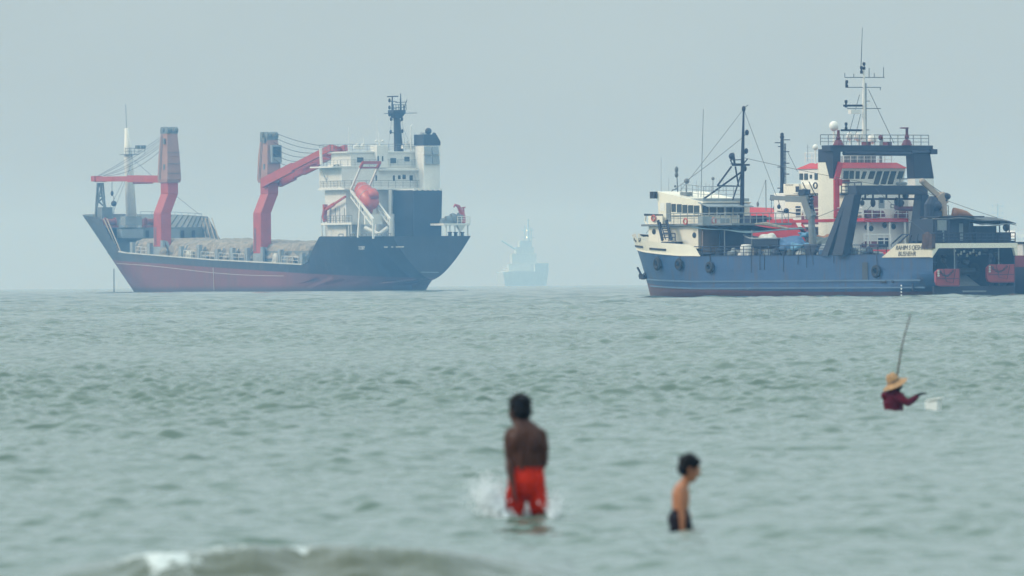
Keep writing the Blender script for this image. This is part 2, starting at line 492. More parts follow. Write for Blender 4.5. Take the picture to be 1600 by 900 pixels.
# ================================================================== cargo ship
def hull_sheet(name, parent, m, zdeck, half, us, ub, cols, zlow=-0.8, nz=26, cap=True, lining=None):
    """lofted hull: cols = fractions along the length; half(u,z) half breadth; us/ub(z) aft and fore ends"""
    rows = []
    T = np.linspace(0, 1, nz)
    for s in cols:
        line = []
        for t in T:
            z = zlow + t * 8
            u = 0
            for _ in range(12):
                u = us(z) + s * (ub(z) - us(z))
                z = zlow + t * (zdeck(u) - zlow)
            line.append((u, half(u, z), z))
        rows.append(line)
    A = np.array(rows)                                   # (cols, nz, 3)
    port = A.copy(); star = A.copy(); star[:, :, 1] *= -1
    # one continuous sheet: starboard top edge -> keel -> port top edge
    full = np.concatenate([star[:, ::-1], port], axis=1)
    o = grid_obj(name, full, m, parent, smooth=True)
    if cap:                                              # transom
        mb = MB(); a = A[0]
        n = nz
        vs = [(p[0], -p[1], p[2]) for p in a] + [(p[0], p[1], p[2]) for p in a]
        fs = [(i, i + 1, n + i + 1, n + i) for i in range(n - 1)]
        mb.add(vs, fs); t = mb.build('transom', m, parent)
    return A

def lerp_tab(tab):
    xs = [a for a, b in tab]; ys = [b for a, b in tab]
    return lambda x: float(np.interp(x, xs, ys))

CS = Ship(675, 1640, 62, 1.25)
cargo = empty('cargo_ship', CS.O, CS.a, 'black and red cargo ship with two red cranes, white superstructure, half faded in haze', 'cargo ship'); cargo.scale = (1.25,) * 3


def plate_seams(nt, N, L, tc_out, col_out, bsdf, sx, sz, dark=0.72, dent=0.06):
    """welded plating: faint seams and slightly oil-canned plates"""
    sp = N.new('ShaderNodeSeparateXYZ'); L.new(tc_out, sp.inputs[0])
    cb = N.new('ShaderNodeCombineXYZ'); L.new(sp.outputs['X'], cb.inputs['X']); L.new(sp.outputs['Z'], cb.inputs['Y'])
    bt = N.new('ShaderNodeTexBrick'); bt.inputs['Scale'].default_value = 1.0; bt.inputs['Brick Width'].default_value = sx; bt.inputs['Row Height'].default_value = sz
    bt.inputs['Mortar Size'].default_value = 0.035; bt.inputs['Mortar Smooth'].default_value = 0.6
    bt.inputs['Color1'].default_value = (1, 1, 1, 1); bt.inputs['Color2'].default_value = (.86, .86, .86, 1); bt.inputs['Mortar'].default_value = (dark, dark, dark, 1)
    L.new(cb.outputs[0], bt.inputs['Vector'])
    mm = N.new('ShaderNodeMix'); mm.data_type = 'RGBA'; mm.blend_type = 'MULTIPLY'; mm.inputs['Factor'].default_value = 1
    L.new(col_out, mm.inputs['A']); L.new(bt.outputs['Color'], mm.inputs['B']); L.new(mm.outputs['Result'], bsdf.inputs['Base Color'])
    nz = N.new('ShaderNodeTexNoise'); nz.inputs['Scale'].default_value = 0.55; nz.inputs['Detail'].default_value = 3; L.new(tc_out, nz.inputs['Vector'])
    bp = N.new('ShaderNodeBump'); bp.inputs['Strength'].default_value = 0.7; bp.inputs['Distance'].default_value = dent; L.new(nz.outputs['Fac'], bp.inputs['Height']); L.new(bp.outputs[0], bsdf.inputs['Normal'])

def hull_paint_cargo():
    m, nt, N, L, B = new_mat('cargo_hull_paint')
    tc = N.new('ShaderNodeTexCoord'); sp = N.new('ShaderNodeSeparateXYZ'); L.new(tc.outputs['Object'], sp.inputs[0])
    ml = N.new('ShaderNodeMath'); ml.operation = 'MULTIPLY_ADD'; ml.inputs[1].default_value = -0.0345; L.new(sp.outputs['X'], ml.inputs[0]); L.new(sp.outputs['Z'], ml.inputs[2])
    gt = N.new('ShaderNodeMapRange'); gt.inputs[1].default_value = 1.98; gt.inputs[2].default_value = 2.10; L.new(ml.outputs[0], gt.inputs[0])
    n1 = N.new('ShaderNodeTexNoise'); n1.inputs['Scale'].default_value = 0.25; n1.inputs['Detail'].default_value = 8; n1.inputs['Roughness'].default_value = 0.7
    mp = N.new('ShaderNodeMapping'); mp.inputs['Scale'].default_value = (1, 1, 0.6); L.new(tc.outputs['Object'], mp.inputs[0]); L.new(mp.outputs[0], n1.inputs['Vector'])
    ra = N.new('ShaderNodeMix'); ra.data_type = 'RGBA'; ra.inputs['A'].default_value = (0.24, 0.058, 0.046, 1); ra.inputs['B'].default_value = (0.15, 0.056, 0.060, 1); L.new(n1.outputs['Fac'], ra.inputs['Factor'])
    bk = N.new('ShaderNodeMix'); bk.data_type = 'RGBA'; bk.inputs['A'].default_value = (0.009, 0.012, 0.019, 1); bk.inputs['B'].default_value = (0.024, 0.028, 0.036, 1); L.new(n1.outputs['Fac'], bk.inputs['Factor'])
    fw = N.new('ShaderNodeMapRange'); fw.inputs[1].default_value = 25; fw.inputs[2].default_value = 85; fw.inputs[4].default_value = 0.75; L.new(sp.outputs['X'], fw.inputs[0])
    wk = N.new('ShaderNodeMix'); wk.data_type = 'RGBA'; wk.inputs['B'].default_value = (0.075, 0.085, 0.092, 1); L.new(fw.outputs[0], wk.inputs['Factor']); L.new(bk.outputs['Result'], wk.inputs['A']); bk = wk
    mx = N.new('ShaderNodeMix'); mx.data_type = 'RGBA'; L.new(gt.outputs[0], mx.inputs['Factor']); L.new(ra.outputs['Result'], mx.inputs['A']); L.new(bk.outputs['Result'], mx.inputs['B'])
    # rust weeping down from the deck edge and the bow
    n5 = N.new('ShaderNodeTexNoise'); n5.inputs['Scale'].default_value = 0.8; n5.inputs['Detail'].default_value = 9; n5.inputs['Roughness'].default_value = 0.75
    mp5 = N.new('ShaderNodeMapping'); mp5.inputs['Scale'].default_value = (1.2, 1.2, 0.12); L.new(tc.outputs['Object'], mp5.inputs[0]); L.new(mp5.outputs[0], n5.inputs['Vector'])
    r5 = N.new('ShaderNodeMapRange'); r5.inputs[1].default_value = 0.50; r5.inputs[2].default_value = 0.70; r5.inputs[4].default_value = 0.75; L.new(n5.outputs['Fac'], r5.inputs[0])
    m5 = N.new('ShaderNodeMix'); m5.data_type = 'RGBA'; m5.inputs['B'].default_value = (0.11, 0.075, 0.06, 1); L.new(r5.outputs[0], m5.inputs['Factor']); L.new(mx.outputs['Result'], m5.inputs['A']); mx = m5
    # slime near the water
    sl = N.new('ShaderNodeMapRange'); sl.inputs[1].default_value = 0.25; sl.inputs[2].default_value = 1.1; L.new(sp.outputs['Z'], sl.inputs[0])
    ms = N.new('ShaderNodeMix'); ms.data_type = 'RGBA'; ms.inputs['A'].default_value = (0.055, 0.04, 0.045, 1); L.new(sl.outputs[0], ms.inputs['Factor']); L.new(mx.outputs['Result'], ms.inputs['B'])
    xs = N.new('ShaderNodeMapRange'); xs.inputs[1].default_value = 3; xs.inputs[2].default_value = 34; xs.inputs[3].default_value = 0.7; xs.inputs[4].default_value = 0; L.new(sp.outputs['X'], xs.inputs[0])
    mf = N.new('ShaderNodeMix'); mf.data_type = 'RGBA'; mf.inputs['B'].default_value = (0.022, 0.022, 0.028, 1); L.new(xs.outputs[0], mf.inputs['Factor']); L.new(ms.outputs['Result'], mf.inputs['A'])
    plate_seams(nt, N, L, tc.outputs['Object'], mf.outputs['Result'], B, 7.5, 2.2, dent=0.12); B.inputs['Roughness'].default_value = 0.5
    return m
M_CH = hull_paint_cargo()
M_CRED = paint('crane_red', (0.42, 0.058, 0.040), 0.5, dirt=0.2, rust=0.25)
M_CPINK = paint('faded_crane_pink', (0.36, 0.20, 0.16), 0.6, dirt=0.2, rust=0.35)
M_CWHITE = paint('ship_white', (0.72, 0.72, 0.68), 0.5, dirt=0.1, rust=0.30)
M_CGREY = paint('deck_grey', (0.16, 0.19, 0.20), 0.6, dirt=0.3, rust=0.4)
M_CBLACK = paint('funnel_black', (0.012, 0.015, 0.022), 0.5)
M_CLINE = paint('pale_edge', (0.55, 0.55, 0.50), 0.6)
M_CABLE = paint('wire_rope', (0.03, 0.03, 0.032), 0.6)
M_ORANGE = paint('lifeboat_orange', (0.50, 0.085, 0.05), 0.4, dirt=0.12)
M_GLASS = paint('dark_window_glass', (0.02, 0.03, 0.035), 0.12, dirt=0.2)
M_TARP = paint('beige_tarpaulin', (0.29, 0.26, 0.21), 0.8, dirt=0.7, scale=1.3, rust=0.5, rustcol=(0.16, 0.15, 0.13), stretch=3.0, bump=0.8)
M_CBEIGE = paint('sun_bleached_pipe', (0.42, 0.35, 0.25), 0.7)

zd_c = lerp_tab([(0, 8.75), (16, 8.85), (20, 8.9), (21.6, 7.4), (24.2, 4.45), (24.6, 4.35), (60, 5.35), (93.5, 6.7), (94.5, 7.0), (101.5, 12.7), (110, 13.1), (122, 13.4)])
LOA = 119.5
def us_c(z):
    return 0.0 if z >= 1.7 else (6.2 if z <= 1.3 else 6.2 * (1.7 - z) / 0.4)
def ub_c(z):
    zz = max(z, -1); return 109.0 + 5.5 * (max(zz, 0) / 6.6) ** 0.9 if zz < 6.6 else 114.5 + (zz - 6.6) * 0.75
pst = lerp_tab([(0, 0.66), (6, 0.80), (14, 0.45), (25, 0.22), (40, 0.12), (80, 0.1)])
def half_c(u, z):
    Bm = 10.2
    zk = 1.7 if u < 0.01 else (1.7 - 0.4 * u / 6.2 if u < 6.2 else -1.2 - (u - 6.2) * 0.5)
    zt = zd_c(u) if u < 24 else 5.0
    t = min(1, max(0, (z - zk) / (max(zt, 1) - zk)))
    Bd = float(np.interp(u, [0, 5, 14, 24], [7.1, 8.6, 9.7, Bm]))
    b = Bd * t ** pst(u)
    if u < 6.2 + 1e-6 and z < 1.31: b = 0.35
    Lb = 30 - 1.15 * max(0, z)
    f = (ub_c(z) - u) / Lb
    if f < 1: b *= max(0.0, math.sin(PI / 2 * max(f, 0))) ** (1.05 - 0.035 * max(0, z))
    return b
cols = sorted(set(np.linspace(0, 0.14, 12).tolist() + np.linspace(0.14, 0.24, 16).tolist() + np.linspace(0.24, 0.76, 26).tolist() + np.linspace(0.76, 0.89, 22).tolist() + np.linspace(0.89, 1, 20).tolist()))
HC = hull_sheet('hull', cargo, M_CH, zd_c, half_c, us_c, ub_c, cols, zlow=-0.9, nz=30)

# decks a little below the bulwark top, and the grey inner face of the fore bulwark
def deck_strip(name, S, u0, u1, zf, bf, m, parent, n=24, inset=0.15):
    mb = MB(); us = np.linspace(u0, u1, n)
    vs = []
    for u in us:
        b = max(0.02, bf(u, zf(u)) - inset); vs += [(u, -b, zf(u)), (u, b, zf(u))]
    mb.add(vs, [(2 * i, 2 * i + 2, 2 * i + 3, 2 * i + 1) for i in range(n - 1)])
    return mb.build(name, m, parent)
deck_strip('main_deck', CS, 23, 101, lambda u: zd_c(min(u, 93)) - 0.35, half_c, M_CGREY, cargo)
deck_strip('forecastle_deck', CS, 101.5, 119, lambda u: 10.9, half_c, M_CGREY, cargo)
deck_strip('poop_deck', CS, 0.2, 21, lambda u: 8.3, half_c, M_CGREY, cargo)
def low_z(u, zt):
    z = min(6.4, zt - 0.2)
    while ub_c(z) < u + 0.5 and z < zt - 0.1: z += 0.1
    return z
mb = MB(); us_ = np.linspace(94, 118.2, 40); vs = []
for u in us_:
    zt = zd_c(u) - 0.04; b0 = max(0.02, half_c(u, zt) - 0.16)
    zb = low_z(u, zt); b1 = max(0.02, half_c(u, zb) - 0.16)
    vs += [(u, -b1, zb), (u, -b0, zt)]
for u in us_:
    zt = zd_c(u) - 0.04; b0 = max(0.02, half_c(u, zt) - 0.16); zb = low_z(u, zt); b1 = max(0.02, half_c(u, zb) - 0.16)
    vs += [(u, b1, zb), (u, b0, zt)]
nn = len(us_)
mb.add(vs, [(2 * i, 2 * i + 2, 2 * i + 3, 2 * i + 1) for i in range(nn - 1)] + [(2 * (nn + i), 2 * (nn + i) + 1, 2 * (nn + i) + 3, 2 * (nn + i) + 2) for i in range(nn - 1)])
mb.build('bulwark_lining', M_CGREY, cargo)
# ribs on the inner bulwark and the pale struts by the two steps
mb = MB()
for sg in (-1, 1):
    for u in np.arange(94.6, 114, 1.3):
        zt = zd_c(u) - 0.1; b = half_c(u, zt) - 0.2; b1 = half_c(u, 6.6) - 0.2
        mb.bar((u, sg * b1, 6.5), (u, sg * b, zt), 0.14, 0.3)
split_build(mb, 'bulwark_rib', M_CGREY, cargo)
mb = MB()
for sg in (-1, 1):
    for k in range(4):
        u = 96.0 + k * 1.25; zt = zd_c(min(101.5, u + 1.0)); b = half_c(u, zt) - 0.35
        mb.tube((u - 1.6, sg * (half_c(u, 6.8) - 0.4), 6.6), (u + 3.2, sg * b, 12.4), 0.11, n=6)
split_build(mb, 'bulwark_strut', M_CBEIGE, cargo)
# forecastle bulkhead with lockers
fb = MB(); fb.box(101.0, 101.3, -9.0, 7.0, 6.0, 10.9)
fb = fb.build('forecastle_bulkhead', M_CGREY, cargo)
M_CPAN = paint('grey_blue_panel', (0.26, 0.30, 0.32), 0.6, dirt=0.3, rust=0.3)
for (x0, x1, y0, y1) in ((190, 224, 358, 372), (267, 281, 358, 372), (196, 222, 338, 352)):
    q = MB(); CS.abox(q, x0, x1, y0, y1, 99.0, 1.9); q.build('deck_locker', M_CPAN, cargo)
for x in (185, 228, 283, 300):
    q = MB(); CS.abox(q, x, x + 5, 360, 371, 100.9, 0.08); q.build('bulkhead_door', M_CBLACK, cargo)
for x in (172, 236, 250):      # winches: a drum between two cheeks on a bed
    q = MB(); a = CS.at(x, 352, u=105)
    q.box(104.3, 106, a.y - 1.2, a.y + 1.2, 10.9, 11.3); q.lathe([(0.75, -1.0), (0.75, -0.85), (0.5, -0.85), (0.5, 0.85), (0.75, 0.85), (0.75, 1.0)], (105.1, a.y, 11.9), 'y')
    q.box(104.6, 105.5, a.y + 1.05, a.y + 1.5, 11.2, 12.4)
    q.build('winch', paint('winch_red', (0.25, 0.07, 0.06), 0.6, rust=0.5) if x == 172 else bpy.data.materials['winch_red'], cargo)
q = MB(); q.rail([(102, -9.3, 12.7), (110, -8.2, 13.05), (116, -4.6, 13.2)], 0.5, 2.2, 1, 0.04); q.build('bulwark_rail', M_CGREY, cargo)

# pale deck edge and draught line
q = MB()
pts = [(u, half_c(u, zd_c(u)) + 0.02, zd_c(u)) for u in np.linspace(26, 94, 24)]
for a, b in zip(pts, pts[1:]): q.bar(a, b, 0.28, 0.20)
q.build('deck_edge', M_CLINE, cargo)
q = MB()
pts = [(u, half_c(u, z) + 0.03, z) for u, z in [(u, 1.35 + 0.0345 * u + 0.25 * math.sin(u * 0.09)) for u in np.linspace(33, 98, 30)]]
for a, b in zip(pts, pts[1:]): q.bar(a, b, 0.05, 0.07)
a = CS.at(333, 420, v=10.2)
for z0, z1 in ((0.3, 4.0),): q.bar((a.x, half_c(a.x, z0) + 0.03, z0), (a.x, half_c(a.x, z1) + 0.03, z1), 0.06, 0.1)
split_build(q, 'waterline_stripe', M_CLINE, cargo)
# anchor chain at the bow
c0 = CS.at(178, 421, u=111.0)
q = MB(); z0 = c0.z; y0 = c0.y
k = 0; z = z0
while z > -0.5:
    q.torus((111.0, y0, z), 0.10, 0.034, 'y' if k % 2 else 'x', 8, 5); z -= 0.155; k += 1
q.build('anchor_chain', M_CABLE, cargo)

# hold coaming, stanchions and deck frames
q = MB(); q.box(27, 92, -8.3, 8.3, 4.2, 6.6); q.build('hatch_coaming', M_CGREY, cargo)
for x in (205, 232, 281, 309, 338, 361, 384, 436, 470):
    a = CS.at(x, 390, v=9.6); z0 = zd_c(a.x)
    q = MB(); q.box(a.x - 0.5, a.x + 0.5, 9.0, 9.6, z0 - 0.1, z0 + 2.0 + 0.25 * math.sin(x)); q.bar((a.x, 9.3, z0), (a.x, 8.2, z0 + 1.9), 0.2); q.build('stanchion', M_CPAN, cargo)
q = MB()
for x0, x1 in ((212, 228), (287, 305), (314, 335), (342, 358), (364, 382), (426, 434), (440, 466)):
    a = CS.at(x0, 392, v=9.7); b = CS.at(x1, 392, v=9.7)
    q.rail([(a.x, 9.7, zd_c(a.x)), (b.x, 9.7, zd_c(b.x))], 1.15, 1.9, 2, 0.06)
split_build(q, 'deck_rail', M_CLINE, cargo)
# cargo under tarpaulin: one long lumpy pile per hold
def tarp_pile(u0, u1, w, ztop0, ztop1, zbase, seed, label):
    r = np.random.default_rng(seed)
    nu, nv = 120, 30
    U = np.linspace(u0, u1, nu); V = np.linspace(-1, 1, nv)
    P = np.zeros((nv, nu, 3))
    ph = r.random((12, 4)) * 6.28
    for i, s in enumerate(V):
        prof = (1 - abs(s) ** 12)
        for j, u in enumerate(U):
            t = (u - u0) / (u1 - u0)
            zt = ztop0 + (ztop1 - ztop0) * t
            n = 1.25 * sum(math.sin(u * (0.5 + 0.62 * k) + ph[k, 0] + 1.4 * math.sin(s * w * 0.4 * (k + 1) + ph[k, 1])) / (k + 1.2) for k in range(9))
            end = min(1, (1 - abs(2 * t - 1)) * 40)
            z = zbase + (zt - zbase + 0.13 * n + 0.10 * math.sin(7.1 * u + 5 * s * w) * math.sin(3.3 * u)) * prof * end ** 0.5
            P[i, j] = (u + 0.15 * n, s * w + 0.12 * math.sin(u * 2.3 + ph[3, 2]) * abs(s), z)
    o = grid_obj('tarpaulin_cargo', P, M_TARP)
    o.location = CS.O; o.rotation_euler = (0, 0, CS.a); o.scale = (CS.k,) * 3
    tag(o, label, 'deck cargo', 'tarpaulin covered cargo on the hatches')
tarp_pile(28, 48.5, 8.6, 7.9, 8.1, 5.4, 1, 'beige tarpaulin cargo between the aft deck crane and the black poop')
tarp_pile(49.5, 79.5, 8.6, 8.1, 8.7, 5.7, 2, 'long beige tarpaulin cargo between the two red deck cranes')
tarp_pile(80.5, 93, 8.6, 8.7, 8.85, 6.2, 3, 'beige tarpaulin cargo beside the forward deck crane, against the grey forecastle')
# pale bundles on the side deck
for i, (x, w, h) in enumerate(((256, 12, 16), (296, 9, 12), (318, 10, 8), (352, 8, 9), (430, 9, 17), (446, 10, 14), (455, 9, 12))):
    a = CS.at(x, 395, v=8.9); z0 = zd_c(a.x) - 0.2; hh = h * 0.104
    q = MB(); r = random.Random(i)
    q.frustum((a.x - w * 0.11, a.x + w * 0.11, 8.6, 9.2), z0, (a.x - w * 0.06 + r.uniform(-.4, .4), a.x + w * 0.07 + r.uniform(-.4, .4), 8.7, 9.0), z0 + hh)
    q.ball((a.x + r.uniform(-.4, .4), 8.9, z0 + hh * 0.5), w * 0.10, 0.35, hh * 0.4)
    q.build('deck_bundle', (M_TARP, M_CLINE, M_CPAN)[i % 3], cargo)

# deck cranes
def crane(xbase, ybase, xtop, name_jib):
    vb = 8.0
    a = CS.at(xbase, ybase, v=vb); u = a.x
    Z = lambda y: CS.at(xbase, y, u=u).z
    zb, z0, z1, z2 = zd_c(u) - 0.2, Z(333), Z(303), Z(284)
    du, dv, sh = 1.42, 0.95, 1.35
    q = MB()
    sec = lambda yc, z, k=1.0: [(u - du * k, yc - dv * k, z), (u + du * k, yc - dv * k, z), (u + du * k, yc + dv * k, z), (u - du * k, yc + dv * k, z)]
    rings = [sec(vb, zb + 1.55), sec(vb, z0), sec(vb - sh, z1), sec(vb - sh, z2)]
    for r0, r1 in zip(rings, rings[1:]): q.hexa(r0 + r1)
    ped = q.build('deck_crane', M_CRED, cargo, bevel=0.08)
    q = MB(); q.hexa(sec(vb, zb - 0.2, 1.06) + sec(vb, zb + 1.55, 1.06)); q.bar((u - 2.6, vb - 0.3, zb), (u - 1.2, vb, zb + 2.6), 0.5, 0.3); q.bar((u - 1.9, vb + 0.9, zb - 0.2), (u - 1.9, vb + 0.9, zb + 2.6), 0.9, 0.4)
    q.build('crane_foot', M_CPAN, ped)
    return u, vb - sh, z2, ped
def crane_house(u, v, z2, ztop, ped, cab):
    q = MB()
    q.frustum((u - 1.7, u + 1.7, v - 1.2, v + 1.2), z2 - 0.15, (u - 1.9, u + 1.9, v - 1.3, v + 1.3), z2 + 0.35)
    q.frustum((u - 1.9, u + 1.9, v - 1.3, v + 1.3), z2 + 0.35, (u - 1.7, u + 1.75, v - 1.15, v + 1.15), z2 + 4.2)
    q.frustum((u - 1.7, u + 1.75, v - 1.15, v + 1.15), z2 + 4.2, (u - 1.25, u + 1.25, v - 0.95, v + 0.95), ztop)
    h = q.build('crane_house', M_CPINK, ped, bevel=0.05)
    q = MB()
    for sy in (-0.7, 0.7):
        for su in (-1, 0.8): q.lathe([(0.1, -0.35), (0.55, -0.3), (0.55, -0.2), (0.42, 0), (0.55, 0.2), (0.55, 0.3), (0.1, 0.35)], (u + su, v + sy, ztop + 0.45), 'y', 14)
    q.box(u - 1.3, u + 1.3, v - 1.0, v + 1.0, ztop - 0.6 if cab else ztop - 0.1, ztop + 0.12); q.rail([(u - 1.2, v + 0.9, ztop), (u + 1.2, v + 0.9, ztop), (u + 1.2, v - 0.9, ztop), (u - 1.2, v - 0.9, ztop)], 1.0, 1.2, 2, 0.05)
    q.build('sheave_head', M_CGREY, ped)
    if cab:
        q = MB(); q.box(u - 2.4, u - 1.6, v - 1.15, v + 0.65, z2 + 3.1, z2 + 6.0); q.build('crane_cab', M_CPAN, ped, bevel=0.05)
        q = MB(); q.box(u - 2.43, u - 2.4, v - 0.95, v + 0.45, z2 + 4.0, z2 + 5.7); q.build('cab_window', M_GLASS, ped)
    q = MB()
    for zz in (2.0, 6.3): q.box(u - 0.9, u - 0.3, v + 1.12, v + 1.3, z2 + zz, z2 + zz + 0.9)
    split_build(q, 'hatch_door', M_CGREY, ped)
u1c, v1c, z1c, ped1 = crane(254, 396, 265, 'a')
zt1 = CS.at(265, 208, u=u1c).z
crane_house(u1c, v1c, z1c, zt1, ped1, False)
u2c, v2c, z2c, ped2 = crane(410, 404, 419, 'b')
zt2 = CS.at(419, 216, u=u2c).z
crane_house(u2c, v2c, z2c, zt2, ped2, True)
def slack(p, q, sag, n=14):
    p, q = Vector(p), Vector(q)
    return [p.lerp(q, i / n) + Vector((0, 0, -sag * 4 * (i / n) * (1 - i / n))) for i in range(n + 1)]
# forward jib lies level on its trestle
zj = CS.at(210, 279, v=v1c).z; tip = CS.at(147, 277, v=v1c + 0.4)
q = MB()
for sg in (-0.75, 0.75):
    q.bar((u1c + 1.0, v1c + sg * 1.2, zj - 0.25), (u1c + 14, v1c + sg, zj - 0.02), 0.5, 1.15); q.bar((u1c + 14, v1c + sg, zj - 0.02), (tip.x, v1c + 0.2 * sg + 0.3, zj + 0.08), 0.45, 0.85)
q.bar((u1c + 20, v1c - 0.8, zj), (u1c + 20, v1c + 0.9, zj), 0.4); q.bar((u1c + 10, v1c - 0.8, zj), (u1c + 10, v1c + 0.9, zj), 0.4); q.bar((u1c + 7, v1c, zj - 0.75), (u1c + 13, v1c, zj - 0.75), 0.9, 0.35)
q.box(tip.x - 1.2, tip.x + 0.2, v1c - 0.5, v1c + 0.9, zj - 0.3, zj + 0.6)
q.build('jib', M_CRED, ped1)
q = MB()
for k in (0, 1, 3, 4, 6):
    o = -0.9 + 0.3 * k
    q.path(slack((u1c + 1.2, v1c + o, zt1 + 0.5 - 0.55 * k), (tip.x - 0.4 - 0.9 * k, v1c + 0.3 + o * 0.4, zj + 0.6), 0.25 + 0.12 * k), 0.036, 5)
q.build('crane_cable', M_CABLE, ped1)
# trestle
q = MB(); zf = 13.0
P0 = CS.at(149, 338, u=tip.x - 1); PA = CS.at(153, 286, u=tip.x - 1); PB = CS.at(168, 334, u=tip.x - 2.2); PC = CS.at(157, 286, u=tip.x - 1.2)
q.bar((P0.x, P0.y, P0.z - 1), (PA.x, PA.y, PA.z), 0.35); q.bar((PB.x, PB.y, PB.z - 1), (PC.x + 0.2, PC.y, PC.z), 0.35)
Pm = CS.at(150, 318, u=tip.x - 1); Pn = CS.at(164, 307, u=tip.x - 2); q.bar(Pm, Pn, 0.25); q.bar(CS.at(150, 306, u=tip.x - 1), Pn, 0.25); q.bar(CS.at(150, 330, u=tip.x - 1), CS.at(159, 287, u=tip.x - 2), 0.22); q.bar(CS.at(151, 312, u=tip.x - 1), CS.at(166, 326, u=tip.x - 2), 0.25)
q.bar(CS.at(147, 283, u=tip.x - 1), CS.at(166, 283, u=tip.x - 1.2), 0.3); q.box(tip.x - 3.2, tip.x - 0.5, P0.y - 2.2, P0.y - 0.2, 10.9, CS.at(155, 324, u=tip.x).z)
q.bar((P0.x - 2.2, P0.y - 1.0, 10.9), (PA.x - 1, PA.y - 0.4, PA.z), 0.3)
q.build('jib_rest', M_CGREY, cargo)
# aft jib: two box girders rising towards the bridge
q = MB()
for sg, (xa, ya, xb, yb) in ((1, (410, 286, 517, 231)), (-1, (428, 287, 533, 236))):
    vv = v2c + sg * 1.25; A = CS.at(xa, ya, v=vv); Bq = CS.at(xb, yb, v=vv)
    mid = A.lerp(Bq, 0.45)
    q.bar(A, mid, 0.55, 1.5); q.bar(mid, Bq, 0.5, 1.05)
    if sg < 0:
        for t, dz in ((0.1, -0.6), (0.45, -0.5)):
            a = A.lerp(Bq, t); b = A.lerp(Bq, t + 0.22); q.bar(a + Vector((0, 0, dz)), b + Vector((0, 0, dz)), 0.5, 0.9)
    if sg > 0: EndA = Bq
    else: EndB = Bq
q.bar(EndA, EndB, 0.8, 1.0); q.bar(EndA.lerp(EndB, 0) + Vector((3, 0, -1)), EndB + Vector((3, 0, -1)), 0.5); q.bar(EndB + Vector((1.5, 0, 0)), EndB + Vector((-1.8, 0.1, 0.5)), 0.7, 0.9)
q.build('jib', M_CRED, ped2)
q = MB()
for k in range(6):
    end = EndA.lerp(EndB, 0.2 + 0.1 * k); t = 0.06 + 0.075 * k
    fr = Vector((u2c - 1.4, v2c - 0.6 + 0.2 * k, zt2 + 0.8 - 0.75 * k)); to = Vector((end.x + 26 * t, end.y + 0.3, end.z - 5.6 * t + 0.7))
    q.path(slack(fr, to, 0.35 + 0.15 * k), 0.05, 5)
q.build('crane_cable', M_CABLE, ped2)
q = MB(); q.bar(CS.at(502, 257, u=19), CS.at(501, 232, u=19), 0.35); q.bar(CS.at(499, 260, u=19), CS.at(514, 290, u=19), 0.2); q.build('jib_crutch', M_CWHITE, cargo)

for (uu, vv, z2_, zt_, pd) in ((u1c, v1c, z1c, zt1, ped1), (u2c, v2c, z2c, zt2, ped2)):
    q = MB(); q.ladder((uu + 1.1, vv + 1.38, z2_ + 0.4), (uu + 0.7, vv + 1.05, zt_ - 0.2), (-0.5, 0, 0), 22, 0.035); q.build('crane_ladder', M_CGREY, pd)
    q = MB(); q.ladder((uu + 0.9, vv + 1.35 + 1.0, zd_c(uu) + 1.6), (uu + 0.9, vv + 1.35 + 1.0, z2_ - 7.5), (-0.5, 0, 0), 16, 0.035); q.build('pedestal_ladder', M_CGREY, pd)
    q = MB()
    for zz in (1.4, 3.0, 4.9): q.bar((uu - 1.93, vv - 1.25, z2_ + zz), (uu - 1.93 + 0.02 * zz, vv + 1.25, z2_ + zz), 0.05, 0.08)
    q.build('plate_seam', M_CGREY, pd)
q = MB(); q.tube((u1c + 22, v1c, zj - 0.4), (u1c + 22, v1c, zj - 2.2), 0.05, n=5); q.ball((u1c + 22, v1c, zj - 2.4), 0.3, 0.25, 0.45)
split_build(q, 'cargo_hook', M_CABLE, cargo)
q = MB()
for (p_, r_) in (((108.5, 0.4, 22.5), (119, 0.3, 13.4)), ((108.5, 0.4, 22.5), (101, -8.5, 13)), ((108.5, 0.4, 22.5), (101, 8.0, 13)), ((u1c, v1c, zt1), (108.5, 0.4, 22.0))): q.path(slack(p_, r_, 0.15), 0.03, 4)
q.build('rigging_wire', M_CABLE, cargo)
# foremast
a = CS.at(206, 336, u=108.5); zt = CS.at(197, 200, u=108.5).z
q = MB(); q.path([(108.5, a.y, 10.9), (108.5, a.y + 0.6, CS.at(203, 240, u=108.5).z), (108.5, a.y + 0.9, zt)], [0.95, 0.72, 0.3], 12)
fm = q.build('foremast', M_CWHITE, cargo, smooth=True)
q = MB(); z = CS.at(203, 241, u=108.5).z; q.box(107.4, 109.6, a.y - 0.9, a.y + 1.7, z - 0.1, z); q.rail([(107.4, a.y + 1.7, z), (107.4, a.y - 0.9, z), (107.4, a.y - 2.0, z)], 1.0, 1.0, 2, 0.05); q.box(107, 107.8, a.y - 0.95, a.y - 0.35, z + 0.9, z + 1.5); q.box(107, 107.8, a.y - 2.0, a.y - 1.4, z + 0.9, z + 1.5)
q.tube((108.5, a.y + 0.9, zt), (108.5, a.y + 1.0, CS.at(196, 163, u=108.5).z), 0.05, n=5)
q.build('mast_platform', M_CGREY, fm)
q = MB(); a2 = CS.at(178, 330, u=112); q.tube((112, a2.y, 12.6), (112, a2.y, a2.z + 2.6), 0.05, n=5); q.ball((112, a2.y, a2.z + 1.3), 0.5, 0.5, 0.5); q.build('anchor_ball', M_CBLACK, cargo)

